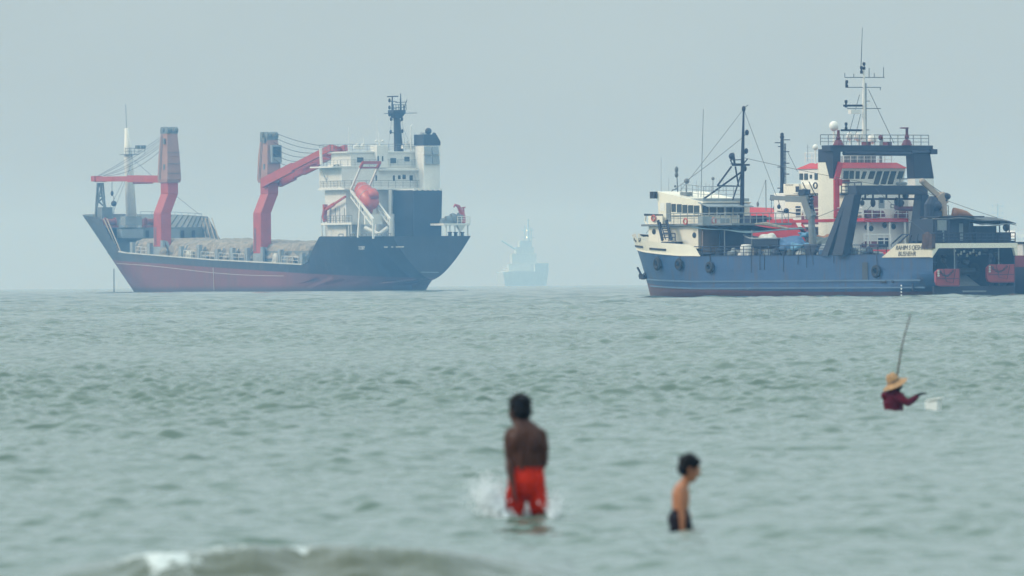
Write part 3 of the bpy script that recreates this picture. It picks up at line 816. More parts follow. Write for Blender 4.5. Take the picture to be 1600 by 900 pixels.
# superstructure -----------------------------------------------------------
UA = 14.0
q = MB()
CS.abox(q, 541, 690, 296, 372, UA, 7.5)
low = q.build('deckhouse', M_CWHITE, cargo, bevel=0.04)
q = MB(); CS.abox(q, 534, 655, 262, 296, UA - 0.3, 8); CS.abox(q, 548, 660, 239, 262, UA + 0.4, 7); CS.abox(q, 589, 606, 227, 262, UA - 0.6, 2.4); CS.abox(q, 542, 655, 236.5, 239, UA + 0.2, 7.4)
up = q.build('bridge_house', M_CWHITE, cargo, bevel=0.04)
q = MB(); CS.abox(q, 538, 664, 293.5, 296.5, UA - 1.6, 9.5); CS.abox(q, 596, 664, 264, 266.5, UA - 1.4, 3); CS.abox(q, 520, 598, 259.5, 262, UA - 0.4, 8.2)
q.build('deck_slab', M_CWHITE, cargo)
wing = CS.at(522, 268, u=18.5)
q = MB(); CS.abox(q, 524, 560, 256, 271, 18.5, 2.6); CS.abox(q, 534, 552, 243, 256, 18.8, 2.2); q.build('bridge_wing', M_CWHITE, cargo, bevel=0.04)
# side face at port: fore part of the house
q = MB(); CS.pbox(q, 516, 536, 296, 350, CS.at(541, 330, u=UA).y - 0.3, 4); CS.pbox(q, 518, 540, 262, 296, CS.at(536, 280, u=UA).y - 0.5, 4); CS.pbox(q, 517, 540, 351, 372, CS.at(541, 330, u=UA).y - 0.4, 4); q.build('side_house', M_CWHITE, cargo, bevel=0.04)
# windows
for (x0, x1, y0, y1, u) in ((558, 568, 246, 254, UA + 0.4), (610, 619, 247, 255, UA + 0.4), (632, 640, 245, 252, UA + 0.4), (590, 592, 244, 252, UA - 0.6), (597, 599, 244, 252, UA - 0.6), (587, 589, 274, 282, UA - 0.3), (614, 617, 274, 283, UA - 0.3), (622, 626, 274, 280, UA - 0.3), (629, 634, 273, 280, UA - 0.3), (640, 645, 274, 282, UA - 0.3), (521, 524, 258, 263, 18.5), (529, 534, 258, 266, 18.5), (543, 547, 246, 252, 18.8), (566, 570, 308, 330, UA)):
    q = MB(); CS.abox(q, x0, x1, y0, y1, u - 0.05, 0.04); q.build('window', M_GLASS, cargo)
vp = CS.at(541, 330, u=UA).y - 0.3
for (x0, x1, y0, y1) in ((521, 526, 302, 308), (528, 533, 302, 308), (525, 528, 359, 366), (529, 531, 359, 367), (520, 523, 280, 286)):
    q = MB(); CS.pbox(q, x0, x1, y0, y1, vp + 0.05, 0.04); q.build('window', M_GLASS, cargo)
# rails
q = MB()
A = CS.at(516, 296, u=21); B0 = CS.at(538, 296, u=UA - 1.6); C0 = CS.at(664, 296, u=UA - 1.6); z = CS.at(560, 293, u=UA - 1.6).z
q.rail([(21, B0.y, z), (UA - 1.6, B0.y, z), (UA - 1.6, C0.y, z)], 1.1, 1.3, 3, 0.035)
z = CS.at(560, 260, u=UA - 0.4).z; q.rail([(21, B0.y, z), (UA - 0.4, B0.y, z), (UA - 0.4, CS.at(655, 260, u=UA - 0.4).y, z)], 1.05, 1.3, 3, 0.035)
z = CS.at(560, 236.5, u=UA).z; yl = CS.at(530, 236, u=UA).y; yr = CS.at(655, 236, u=UA).y; q.rail([(21, yl, z), (UA + 0.4, yl, z), (UA + 0.4, yr, z)], 1.15, 1.3, 3, 0.035)
q.build('guard_rail', M_CGREY, cargo)
q = MB(); p0 = CS.at(658, 293, u=UA - 1.5); p1 = CS.at(645, 264, u=UA - 1.0)
q.ladder(p0, p1, (0, -0.9, 0), 12, 0.06); q.build('stairway', M_CWHITE, cargo)
q = MB()
for x in (545, 568, 592, 648): 
    a = CS.at(x, 236, u=UA + 2); q.tube(a, a + Vector((0, 0, 2.0 + (x % 7) * 0.3)), 0.05, n=5)
a = CS.at(593, 228, u=UA); q.bar(a + Vector((0, -0.7, 0.6)), a + Vector((0, 0.7, 0.6)), 0.12); q.ball(a + Vector((0, 0.6, 0.8)), 0.22); q.ball(a + Vector((0, -0.6, 0.8)), 0.22); q.tube(a, a + Vector((0, 0, 1.0)), 0.08, n=6)
a = CS.at(642, 236, u=UA); q.path([a, a + Vector((0, 0, 4.0)), a + Vector((0, -0.4, 4.3))], 0.12, 6)
a = CS.at(589, 236, u=UA + 3); q.tube(a, a + Vector((0, 0, 6.4)), 0.03, n=5)
a = CS.at(554, 232, u=UA + 2)
for k in range(4): q.ball(a + Vector((0, -0.5 * k, 0.2 + 0.3 * (k % 2))), 0.32)
for k in range(4): q.box(UA + 1.5, UA + 2.6, CS.at(630 + k * 5, 236, u=UA + 1.5).y, CS.at(634 + k * 5, 236, u=UA + 1.5).y, 23, 23.5 + 0.35 * (k % 3))
split_build(q, 'roof_fitting', M_CWHITE, cargo)
# main mast
um = 17.0
C = lambda x, y: CS.at(x, y, u=um)
q = MB(); b0 = C(623, 239); t0 = C(620, 184); q.path([b0, t0], [0.78, 0.52], 12)
mast = q.build('main_mast', M_CBLACK, cargo, smooth=False)
q = MB(); P = C(620.5, 178); q.frustum((um - 0.6, um + 0.6, t0.y - 0.5, t0.y + 0.5), t0.z - 0.1, (um - 1.0, um + 1.0, t0.y - 1.15, t0.y + 1.15), t0.z + 0.8); q.frustum((um - 1.0, um + 1.0, t0.y - 1.1, t0.y + 1.1), t0.z + 0.8, (um - 1.0, um + 1.0, t0.y - 1.1, t0.y + 1.1), t0.z + 1.25)
q.rail([(um - 1, t0.y + 1.1, t0.z + 1.2), (um - 1, t0.y - 1.2, t0.z + 1.2)], 0.9, 0.5, 2, 0.05)
q.tube(C(613, 178), C(613, 156), 0.2, 0.12, 7); q.tube(C(626, 178), C(626, 146), 0.22, 0.07, 7); q.bar(C(605, 151), C(622, 150.5), 0.2, 0.18); q.tube(C(613, 158), C(613, 151), 0.1, n=6)
q.bar(C(618, 160), C(635, 159.5), 0.1); q.tube(C(635, 160), C(636, 155), 0.05, n=5); q.bar(C(600, 177.5), C(651, 176.5), 0.1); q.bar(C(618, 168), C(632, 168), 0.1); q.tube(C(635, 158), C(624, 196), 0.07, n=5); q.tube(C(632, 175), C(631, 165), 0.12, n=5)
for (x, y) in ((608.5, 158), (608.5, 169), (608.5, 180), (611, 187), (628, 187), (610.5, 207), (628.5, 206)):
    q.bar(C(x, y), C(620, y + 1), 0.1); q.ball(C(x, y - 1), 0.22, 0.22, 0.35, 8, 6)
q.build('mast_head', M_CBLACK, mast)
q = MB()
for (x, y, x2, y2) in ((612, 187, 606, 236), (628, 187, 634, 236), (630, 200, 645, 236)): q.tube(C(x, y), C(x2, y2), 0.02, n=4)
q.build('stay_wire', M_CABLE, mast)
# funnel and dark casing
uf = 12.4; a = CS.at(688, 297, u=uf - 1.5); b = CS.at(662, 230, u=uf - 1.5)
q = MB(); q.box(uf - 1.5, uf + 1.6, a.y, b.y, a.z, CS.at(670, 227, u=uf - 1.5).z); fn = q.build('funnel', M_CWHITE, cargo, bevel=0.05)
zc = CS.at(670, 227, u=uf - 1.5).z
q = MB(); q.prism([(uf - 1.6, b.y + 0.1, zc), (uf - 1.6, a.y - 0.05, zc), (uf - 1.6, a.y - 0.05, zc + 0.6), (uf - 1.6, a.y + 0.7, zc + 1.75), (uf - 1.6, b.y + 0.1, zc + 1.75)], (3.3, 0, 0)); q.ball((uf - 0.3, CS.at(668, 210, u=uf).y, zc + 2.3), 0.55); q.ball((uf - 0.3, CS.at(677, 214, u=uf).y, zc + 1.75), 0.35)
for k in range(5): q.tube((uf, b.y - 0.3 - 0.25 * k, zc + 1.7), (uf, b.y - 0.3 - 0.25 * k, zc + 2.1), 0.06, n=5)
q.build('funnel_cap', M_CBLACK, fn)
for (x0, x1, y0, y1) in ((663.5, 674, 229, 241), (675.5, 685.5, 229, 241), (664.5, 674.5, 243, 256), (676, 686.5, 243, 256)):
    q = MB(); A = CS.at(x0, y1, u=uf - 1.75); Bq = CS.at(x1, y0, u=uf - 1.75)
    q.hexa([(uf - 1.95, Bq.y, A.z), (uf - 1.95, A.y, A.z), (uf - 1.5, A.y, A.z), (uf - 1.5, Bq.y, A.z), (uf - 1.6, Bq.y, Bq.z), (uf - 1.6, A.y, Bq.z), (uf - 1.5, A.y, Bq.z), (uf - 1.5, Bq.y, Bq.z)])
    q.build('funnel_louvre', M_CPAN, fn)
a = CS.at(690.5, 372, u=6.6); b = CS.at(646, 297, u=6.6)
q = MB(); q.hexa([(6.6, a.y + 0.15, 8.2), (14.2, a.y + 0.15, 8.2), (14.2, b.y + 0.1, 8.2), (6.6, b.y + 0.1, 8.2), (6.6, a.y - 0.1, b.z), (13.6, a.y - 0.1, b.z), (13.6, b.y, b.z), (6.6, b.y, b.z)])
q.build('engine_casing', M_CBLACK, cargo)
q = MB(); q.box(6.5, 13.5, a.y - 0.15, b.y + 0.05, b.z, b.z + 0.15)
for k in range(6): q.box(6.3, 6.6, a.y + k * 0.95, a.y + 0.45 + k * 0.95, b.z - 0.1, b.z + 0.22)
q.build('casing_coaming', M_CWHITE, cargo)
q = MB(); x0 = CS.at(610, 352, u=12); q.tube((12, x0.y, 8.3), (12, x0.y, CS.at(610, 297, u=12).z), 0.3, n=8); q.tube((11, CS.at(612, 340, u=11).y, 8.3), (11, CS.at(612, 340, u=11).y, 12.4), 0.45, n=8); split_build(q, 'deck_ventilator', M_CWHITE, cargo)
# boat platform at the port side
q = MB(); A = CS.at(502, 350, v=9.2); Bq = CS.at(550, 352, v=9.2); z = CS.at(525, 348, v=9.2).z
q.box(Bq.x, A.x, 5.0, 9.3, z - 0.35, z); plat = q.build('boat_platform', M_CWHITE, cargo)
q = MB()
for x in (503, 509, 545, 549): 
    a = CS.at(x, 360, v=9.1); q.tube((a.x, 9.1, 8.6), (a.x, 9.1, z - 0.3), 0.12, n=6)
q.build('platform_post', M_CWHITE, cargo)
q = MB(); q.rail([(A.x, 9.2, z), (Bq.x, 9.2, z)], 1.1, 1.1, 3, 0.05)
for x in (517, 524, 531, 538): 
    a = CS.at(x, 340, v=8.6); q.tube((a.x, 8.6, z), (a.x, 8.6, z + 2.4), 0.07, n=5)
q.build('platform_rail', M_CGREY, cargo)
q = MB(); a = CS.at(508, 346, v=9.0); b = CS.at(508, 328, v=9.0); c = CS.at(540, 307, v=9.0); q.path([a, (a.x + 0.3, a.y, a.z + 0.8), b, b + Vector((0, 0, 0.6))], [0.35, 0.45, 0.4, 0.3], 8); q.bar(b, b.lerp(c, 0.45), 0.35, 0.5); q.bar(b.lerp(c, 0.45), c, 0.25, 0.3); q.box(b.x - 0.3, b.x + 0.3, b.y - 0.3, b.y + 0.3, b.z, b.z + 0.9); q.build('boat_davit', M_CRED, cargo)
# lifeboat and its slipway
vr = 7.4
q = MB()
for vv, off in ((vr + 1.5, 0), (vr - 1.6, 0)):
    A = CS.at(548, 297, v=vr + 1.5); Bq = CS.at(583, 343, v=vr + 1.5)
    A = Vector((A.x, vv, A.z)); Bq = Vector((Bq.x, vv, Bq.z))
    q.bar(A, Bq, 0.3, 0.35); q.bar(A + Vector((0, 0, -1.1)), Bq + Vector((0.4, 0, -0.9)), 0.18, 0.22)
    for k in range(8): q.bar(A.lerp(Bq, k / 7), A.lerp(Bq, min(1, k / 7 + 0.07)) + Vector((0.1, 0, -1.0)), 0.14)
    q.bar(Bq, (Bq.x, Bq.y, 8.4), 0.28); m_ = A.lerp(Bq, 0.45); q.bar(m_, (m_.x + 0.9, m_.y, 8.6), 0.4)
    # gallows over the boat
    T = CS.at(563, 262, v=vr + 1.5); T = Vector((T.x, vv, T.z)); q.bar(A, T, 0.28, 0.3)
q.path([(CS.at(583, 352, v=vr).x, vr + 1.5, CS.at(583, 356, v=vr).z), (CS.at(592, 364, v=vr).x, vr, CS.at(592, 366, v=vr).z), (CS.at(592, 360, v=vr).x, vr - 1.6, CS.at(590, 356, v=vr).z)], 0.35, 8)
q.bar((Bq.x + 3, vr + 1.5, 11.5), (Bq.x + 3, vr - 1.6, 11.5), 0.4, 1.6)
ramp = q.build('lifeboat_ramp', M_CWHITE, cargo)
T = CS.at(563, 262, v=vr + 1.5); T2 = CS.at(567, 254, v=vr + 1.5); q = MB()
for vv in (vr + 1.5, vr - 1.6): q.bar((T.x, vv, T.z), (T2.x, vv, T2.z), 0.35)
q.bar((T2.x, vr + 1.6, T2.z), (T2.x, vr - 1.7, T2.z), 0.4, 0.45); q.bar((T.x, vr + 1.6, T.z), (T.x, vr - 1.7, T.z), 0.3, 0.3)
q.build('ramp_gallows', M_CRED, ramp)
lb = CS.at(573, 306, v=vr)
q = MB(); q.lathe([(0.05, -3.1), (0.75, -2.9), (1.25, -2.2), (1.48, -0.8), (1.5, 0.8), (1.25, 2.2), (0.7, 3.0), (0.05, 3.3)], (0, 0, 0), 'x', 18); q.frustum((-2.6, -0.6, -0.75, 0.75), 1.1, (-2.4, -0.9, -0.6, 0.6), 2.0); q.bar((-2.9, 0, -1.2), (2.9, 0, -1.2), 0.25, 0.7)
pit = Matrix.Rotation(math.radians(-33), 4, 'Y')
boat = q.build('lifeboat', M_ORANGE, None, smooth=True)
boat.data.transform(Matrix.Scale(1.0, 4)); boat.matrix_world = Matrix.Translation(CS.O + CS.fwd @ lb) @ Matrix.Rotation(CS.a, 4, 'Z') @ Matrix.Scale(CS.k, 4) @ pit
tag(boat, 'orange enclosed lifeboat on the sloping ramp at the stern of the cargo ship', 'lifeboat')
q = MB(); q.torus((1.2, 0, 0), 1.42, 0.05, 'x', 24, 5); q.torus((-0.4, 0, 0), 1.5, 0.05, 'x', 24, 5); q.build('grab_line', M_CLINE, boat)
# stern platform
A = CS.at(693, 351, u=0.6); Bq = CS.at(734, 351, u=0.6)
q = MB(); q.box(0.4, 5.2, Bq.y, A.y, A.z - 0.12, A.z + 0.2); q.build('stern_platform', M_CWHITE, cargo)
q = MB()
for x in (697, 703, 711, 719, 731):
    a = CS.at(x, 360, u=0.9); q.tube((0.9, a.y, 8.6), (0.9, a.y, A.z), 0.11 if x != 719 else 0.2, n=6)
q.frustum((0.7, 1.1, CS.at(719, 360, u=1).y - .2, CS.at(719, 360, u=1).y + .2), A.z - 1.0, (0.5, 1.3, CS.at(719, 360, u=1).y - .7, CS.at(719, 360, u=1).y + .7), A.z - 0.1); q.build('platform_post', M_CWHITE, cargo)
q = MB(); q.rail([(0.5, CS.at(715, 350, u=.5).y, A.z + .2), (0.5, Bq.y, A.z + 0.2), (5, Bq.y, A.z + 0.2)], 1.1, 0.9, 3, 0.05); q.build('platform_rail', M_CWHITE, cargo)
q = MB(); zz = A.z + 0.2
for (x0, x1, h) in ((691, 700, 0.9), (698, 712, 1.3), (706, 714, 1.7), (712, 726, 1.3), (718, 724, 1.9)):
    y0 = CS.at(x0, 340, u=2).y; y1 = CS.at(x1, 340, u=2).y; q.lathe([(0.05, min(y0, y1)), (h * 0.42, min(y0, y1) + .05), (h * 0.5, (y0 + y1) / 2), (h * 0.42, max(y0, y1) - .05), (0.05, max(y0, y1))], (2.5, 0, zz + h * 0.5), 'y', 10); q.box(2, 3, y0, y1, zz, zz + h * 0.4)
q.build('mooring_winch', M_CGREY, cargo)
q = MB(); D = lambda x, y: CS.at(x, y, u=2.0)
q.path([D(724, 348), D(724, 338), D(722, 334)], [0.45, 0.4, 0.35], 8); q.path([D(723, 336), D(716, 322), D(711, 320), D(709, 324)], [0.42, 0.3, 0.2, 0.12], 7); q.bar(D(720, 325), D(727, 324), 0.2); q.bar(D(725, 336), D(724, 324), 0.2); q.build('stern_davit', M_CRED, cargo)
for i, x in enumerate((703, 712, 722)):
    q = MB(); a = CS.at(x, 370, u=0.8); q.lathe([(0.35, 0), (0.3, 0.1), (0.28, 0.5), (0.4, 0.6), (0.4, 0.7)], (0.8, a.y, 8.7), 'z', 10); q.build('bollard', M_CBLACK, cargo)
q = MB()
for x in (530, 548, 566, 590, 604): a = CS.at(x, 371, v=9.3); q.rail([(a.x, 9.35, 8.8), (a.x - 1.5, 9.35, 8.8)], 0.4, 1.5, 1, 0.07)
q.build('poop_rail', M_CGREY, cargo)
# small white lettering on the quarter
a = CS.at(554, 390.5, v=9.0); yb = half_c(a.x, a.z)
lettering('TOBY', 0.85, M_CLINE, 'hull_lettering', cargo, (a.x, half_c(a.x, a.z + 0.3) + 0.14, a.z), (-1, -0.02, 0), (0, 0, 1), 0.03)
q = MB(); zz = CS.at(595, 386, v=8.8).z
for (x0, x1) in ((584, 588), (592, 594), (597, 608)):
    a = CS.at(x0, 386, v=8.6); b = CS.at(x1, 386, v=8.6)
    for t in np.linspace(0, 1, 5)[:-1]:
        u_ = a.x + (b.x - a.x) * t; u2_ = a.x + (b.x - a.x) * (t + 0.25); q.bar((u_, half_c(u_, zz) + 0.06, zz), (u2_, half_c(u2_, zz) + 0.06, zz), 0.06, 0.14)
split_build(q, 'hull_marking', M_CLINE, cargo)
q = MB()
A = [(u, -half_c(u, 3.0), 3.0) for u in (0,)]
pts = [(-0.03, v, 2.95 + 0.02 * v) for v in np.linspace(-1.2, 2.0, 6)]
for a, b in zip(pts, pts[1:]): q.bar(a, b, 0.06, 0.12)
q.build('stern_stripe', M_CPAN, cargo)
# ================================================================== blue stern trawler
TS = Ship(1522, 1052, 52)
tr = empty('trawler', TS.O, TS.a, 'blue hulled trawler with cream bow and low navy gantry, in front of the red ship', 'trawler')

def trawl_hull_paint():
    m, nt, N, L, B = new_mat('trawler_hull_paint')
    tc = N.new('ShaderNodeTexCoord'); sp = N.new('ShaderNodeSeparateXYZ'); L.new(tc.outputs['Object'], sp.inputs[0])
    def mrange(src, a, b, c=0, d=1):
        r = N.new('ShaderNodeMapRange'); r.inputs[1].default_value = a; r.inputs[2].default_value = b; r.inputs[3].default_value = c; r.inputs[4].default_value = d
        L.new(src, r.inputs[0]); return r.outputs[0]
    def mix(f, a, b):
        x = N.new('ShaderNodeMix'); x.data_type = 'RGBA'; L.new(f, x.inputs['Factor'])
        for k, s in (('A', a), ('B', b)):
            if isinstance(s, tuple): x.inputs[k].default_value = (*s, 1)
            else: L.new(s, x.inputs[k])
        return x.outputs['Result']
    n1 = N.new('ShaderNodeTexNoise'); n1.inputs['Scale'].default_value = 0.5; n1.inputs['Detail'].default_value = 8; n1.inputs['Roughness'].default_value = 0.7
    mp = N.new('ShaderNodeMapping'); mp.inputs['Scale'].default_value = (1.6, 1.6, 0.3); L.new(tc.outputs['Object'], mp.inputs[0]); L.new(mp.outputs[0], n1.inputs['Vector'])
    blue = mix(n1.outputs['Fac'], (0.014, 0.064, 0.175), (0.038, 0.096, 0.205))
    n2 = N.new('ShaderNodeTexNoise'); n2.inputs['Scale'].default_value = 1.1; n2.inputs['Detail'].default_value = 8; n2.inputs['Roughness'].default_value = 0.75
    mp2 = N.new('ShaderNodeMapping'); mp2.inputs['Scale'].default_value = (1.3, 1.3, 0.16); L.new(tc.outputs['Object'], mp2.inputs[0]); L.new(mp2.outputs[0], n2.inputs['Vector'])
    blue = mix(mrange(n2.outputs['Fac'], 0.50, 0.69, 0, 0.75), blue, (0.080, 0.055, 0.045))
    red = mix(n1.outputs['Fac'], (0.17, 0.060, 0.062), (0.10, 0.052, 0.055))
    # trim line: z < 0.5 amidships, climbing to 1.7 at the stem
    cu = N.new('ShaderNodeMapRange'); cu.inputs[1].default_value = 5; cu.inputs[2].default_value = 54; cu.inputs[3].default_value = 0; cu.inputs[4].default_value = 1; L.new(sp.outputs['X'], cu.inputs[0])
    pw = N.new('ShaderNodeMath'); pw.operation = 'POWER'; pw.inputs[1].default_value = 2.6; L.new(cu.outputs[0], pw.inputs[0])
    ml = N.new('ShaderNodeMath'); ml.operation = 'MULTIPLY_ADD'; ml.inputs[1].default_value = -1.15; L.new(pw.outputs[0], ml.inputs[0]); L.new(sp.outputs['Z'], ml.inputs[2])
    col = mix(mrange(ml.outputs[0], 0.52, 0.58), red, blue)
    plate_seams(nt, N, L, tc.outputs['Object'], col, B, 5.5, 1.45, dark=0.78, dent=0.09); B.inputs['Roughness'].default_value = 0.45
    return m
M_TB = trawl_hull_paint()
M_CREAM = paint('cream_white', (0.84, 0.79, 0.66), 0.5, dirt=0.08, rust=0.22, rustcol=(0.42, 0.20, 0.08))
M_CREAMR = paint('rust_stained_cream', (0.72, 0.66, 0.52), 0.55, dirt=0.15, rust=0.75, rustcol=(0.45, 0.21, 0.09), stretch=0.1)
M_NAVY = paint('navy_paint', (0.014, 0.024, 0.050), 0.5, dirt=0.35)
M_NAVYL = paint('sun_faded_navy', (0.017, 0.028, 0.052), 0.55, dirt=0.35)
M_BLACK = paint('matt_black', (0.012, 0.013, 0.016), 0.6)
M_TGREY = paint('trawler_grey', (0.18, 0.20, 0.21), 0.6, dirt=0.3, rust=0.3)
M_DKGREY = paint('dark_grey_steel', (0.05, 0.06, 0.07), 0.6, dirt=0.4, rust=0.3)
M_RUBBER = paint('tyre_rubber', (0.014, 0.014, 0.015), 0.8)
M_PLY = paint('weathered_plywood', (0.33, 0.24, 0.20), 0.8, dirt=0.25)
M_AWN = paint('blue_green_awning', (0.10, 0.17, 0.20), 0.8, dirt=0.35, scale=1.2)
M_BLUET = paint('blue_tarpaulin', (0.035, 0.12, 0.26), 0.6, dirt=0.4, scale=1.6, bump=0.5)
M_RED = paint('ship_red', (0.50, 0.026, 0.034), 0.5, dirt=0.15, rust=0.12)
M_DRED = paint('door_red', (0.33, 0.045, 0.045), 0.55, dirt=0.3, rust=0.4)
M_MAROON = paint('maroon', (0.16, 0.03, 0.045), 0.6, dirt=0.3)
M_RUST = paint('rusty_orange', (0.33, 0.15, 0.075), 0.7, dirt=0.35, rust=0.4)
M_PALEBEIGE = paint('pale_crane_beige', (0.40, 0.31, 0.24), 0.6, dirt=0.2, rust=0.3)
M_PANE = paint('wheelhouse_glass', (0.045, 0.06, 0.065), 0.1, dirt=0.3)
M_NET = paint('piled_net', (0.12, 0.15, 0.15), 0.95, dirt=0.5, scale=2.5, bump=0.8)
M_WHITE = paint('bright_white', (0.80, 0.79, 0.74), 0.5, dirt=0.08, rust=0.18)

zd_t = lerp_tab([(0, 4.4), (30, 4.4), (37.4, 4.45), (37.6, 4.5), (38.3, 5.3), (39.3, 5.62), (45, 5.9), (52, 6.5), (56, 6.95)])
def us_t(z): return 0.0 if z >= 0.9 else (0.9 - z) * 1.2
def ub_t(z): return 53.0 + 2.4 * max(0, z / 7.0) ** 0.9
def half_t(u, z):
    Bm = 5.75
    b = Bm * float(np.interp(u, [0, 3, 14], [0.96, 0.98, 1.0]))
    zk = -1.5 + max(0, 6 - u) * 0.3
    b *= min(1, max(0, (z - zk) / 2.2)) ** 0.25 if z < zk + 2.2 else 1
    Lb = 17 - 0.75 * max(0, z)
    f = (ub_t(z) - u) / Lb
    if f < 1: b *= max(0.0, math.sin(PI / 2 * max(f, 0))) ** (0.95 - 0.04 * max(z, 0))
    return b
cols = sorted(set(np.linspace(0, 0.62, 26).tolist() + np.linspace(0.62, 0.80, 24).tolist() + np.linspace(0.80, 1, 30).tolist()))
# steel hull: blue up to the sheer line, the cream forecastle plating stands 3 mm proud above it
zblue = lambda u: min(zd_t(u), float(np.interp(u, [0, 36, 41, 45, 50, 56], [4.40, 4.42, 4.5, 4.72, 5.0, 5.5])))
hull_sheet('hull', tr, M_TB, zblue, half_t, us_t, ub_t, cols, zlow=-0.8, nz=22, cap=False)
mb = MB(); us_ = np.concatenate([np.linspace(37.45, 39.6, 12), np.linspace(40, 55.38, 40)])
for sg in (1, -1):
    vs = []; nz_ = 8
    for u0 in us_:
        zt, zb = zd_t(u0), zblue(u0)
        for k in range(nz_):
            z = zb + (zt - zb) * k / (nz_ - 1)
            u = min(u0, ub_t(z) - 0.01)
            vs.append((u, sg * (half_t(u, z) + 0.02), z))
    mb.add(vs, [(i * nz_ + k, (i + 1) * nz_ + k, (i + 1) * nz_ + k + 1, i * nz_ + k + 1) for i in range(len(us_) - 1) for k in range(nz_ - 1)])
bw = mb.build('bow_plating', M_CREAM, tr, smooth=True)
deck_strip('forecastle_deck', TS, 38.5, 54.8, lambda u: zd_t(u) - 0.75, half_t, M_DKGREY, tr)
deck_strip('working_deck', TS, 0.3, 38.4, lambda u: 4.3, half_t, M_DKGREY, tr)
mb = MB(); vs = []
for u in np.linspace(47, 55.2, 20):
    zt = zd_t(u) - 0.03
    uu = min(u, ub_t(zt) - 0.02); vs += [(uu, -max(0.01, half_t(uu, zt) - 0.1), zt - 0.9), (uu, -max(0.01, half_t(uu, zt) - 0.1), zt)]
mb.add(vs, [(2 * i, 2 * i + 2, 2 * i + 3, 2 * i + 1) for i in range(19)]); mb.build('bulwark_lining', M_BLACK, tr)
def hull_line(name, m, u0, u1, zf, w, h, n=30, off=0.03, S=half_t):
    q = MB(); pts = [(u, S(u, zf(u)) + off, zf(u)) for u in np.linspace(u0, u1, n)]
    for a, b in zip(pts, pts[1:]): q.bar(a, b, w, h)
    return q.build(name, m, tr)
hull_line('sheer_moulding', M_CREAM, 37.5, 54.6, lambda u: zblue(u), 0.12, 0.12)
M_RUBB = paint('rubbing_strake_blue', (0.085, 0.15, 0.24), 0.5)
hull_line('rubbing_strake', M_RUBB, 2, 51.6, lambda u: 1.72 + 0.02 * max(0, u - 38), 0.16, 0.16)
hull_line('rubbing_strake', M_RUBB, 2, 50.8, lambda u: 0.98 + 0.024 * max(0, u - 38), 0.16, 0.16)
hull_line('sheer_strake', M_NAVY, 9, 37.3, lambda u: 4.41, 0.06, 0.06)
# transom with stern slipway: plating, two side walls and the recess, its shade painted in as navy
q = MB(); q.box(-0.02, 0.2, -5.45, 5.45, -0.7, 1.1); q.build('transom', M_NAVY, tr)
q = MB(); q.prism([(-0.06, -1.6, 0.6), (-0.06, 1.6, 0.6), (7, 1.6, 4.2), (7, -1.6, 4.2)], (0, 0, -0.15)); q.build('slipway', M_TGREY, tr)
q = MB(); q.box(3.2, 3.4, -5.5, 5.5, 0.6, 5.75); q.box(0.15, 3.2, -5.68, -5.5, 0.9, 5.72); q.build('recess_wall', M_NAVY, tr)
q = MB()
for y in (-2.2, 2.2): q.box(0.1, 3.2, y - 0.1, y + 0.1, 1.0, 4.3)
q.build('recess_partition', M_NAVY, tr)
for x in (1492, 1561): 
    q = MB(); a = TS.at(x, 420, u=0.2); q.tube((0.25, a.y, 1.0), (0.25, a.y, 5.2), 0.07, n=6); q.build('recess_post', M_CPAN, tr)
def surf(x, y):
    v = 3.0
    for _ in range(40):
        a = TS.at(x, y, v=v); v = 0.6 * v + 0.4 * half_t(min(a.x, ub_t(a.z)), a.z)
    return a
# name board on the quarter and the white beam across the stern
P = lambda x, y: TS.at(x, y, v=5.72)
z1 = P(1420, 402).z; z2 = P(1420, 380.5).z; 
q = MB(); q.prism([(P(1378, 402).x, 5.60, z1), (P(1403, 380.5).x, 5.60, z2), (-0.05, 5.60, z2), (-0.05, 5.60, z1)], (0, 0.18, 0)); q.build('name_board', M_CREAMR, tr)
nb = MB(); A = TS.at(1460, 380.5, u=-0.1); Bq = TS.at(1584, 379, u=-0.1); zt = z2; zb = TS.at(1520, 387.5, u=-0.1).z
nb.box(-0.22, 0.2, 5.75, -5.75, zb, zt); nb.prism([(-0.2, 5.75, zb - 0.003), (-0.2, 4.9, zb - 0.003), (-0.2, 5.75, zb - 0.95)], (0.35, 0, 0)); nb.prism([(-0.2, -5.75, zb - 0.003), (-0.2, -5.25, zb - 0.003), (-0.2, -5.5, zb - 0.8), (-0.2, -5.75, zb - 0.8)], (0.35, 0, 0)); nb.build('stern_beam', M_CREAM, tr)
o1 = P(1400, 390.5); o2 = P(1404, 400)
M_LET = paint('faded_black_letters', (0.02, 0.018, 0.018), 0.7, dirt=0.4)
lettering('RAHIM S QESHM', 0.66, M_LET, 'name_lettering', tr, (o1.x, 5.80, o1.z), (-1, 0, 0), (0, 0, 1), 0.012, bold=0.008, shear=0.22, spacing=0.95)
lettering('BUSHEHR', 0.66, M_LET, 'name_lettering', tr, (o2.x, 5.80, o2.z), (-1, 0, 0), (0, 0, 1), 0.012, bold=0.008, shear=0.22, spacing=1.0)
q = MB(); a = P(1447, 380); q.box(a.x - 1.2, a.x + 0.4, 5.5, 5.95, z2 - 0.55, z2 + 0.95); q.ball((a.x - 0.3, 5.8, z2 + 0.3), 0.6, 0.3, 0.9); q.build('net_bundle', paint('brown_netting', (0.085, 0.05, 0.042), .9, dirt=.5, scale=3), tr)
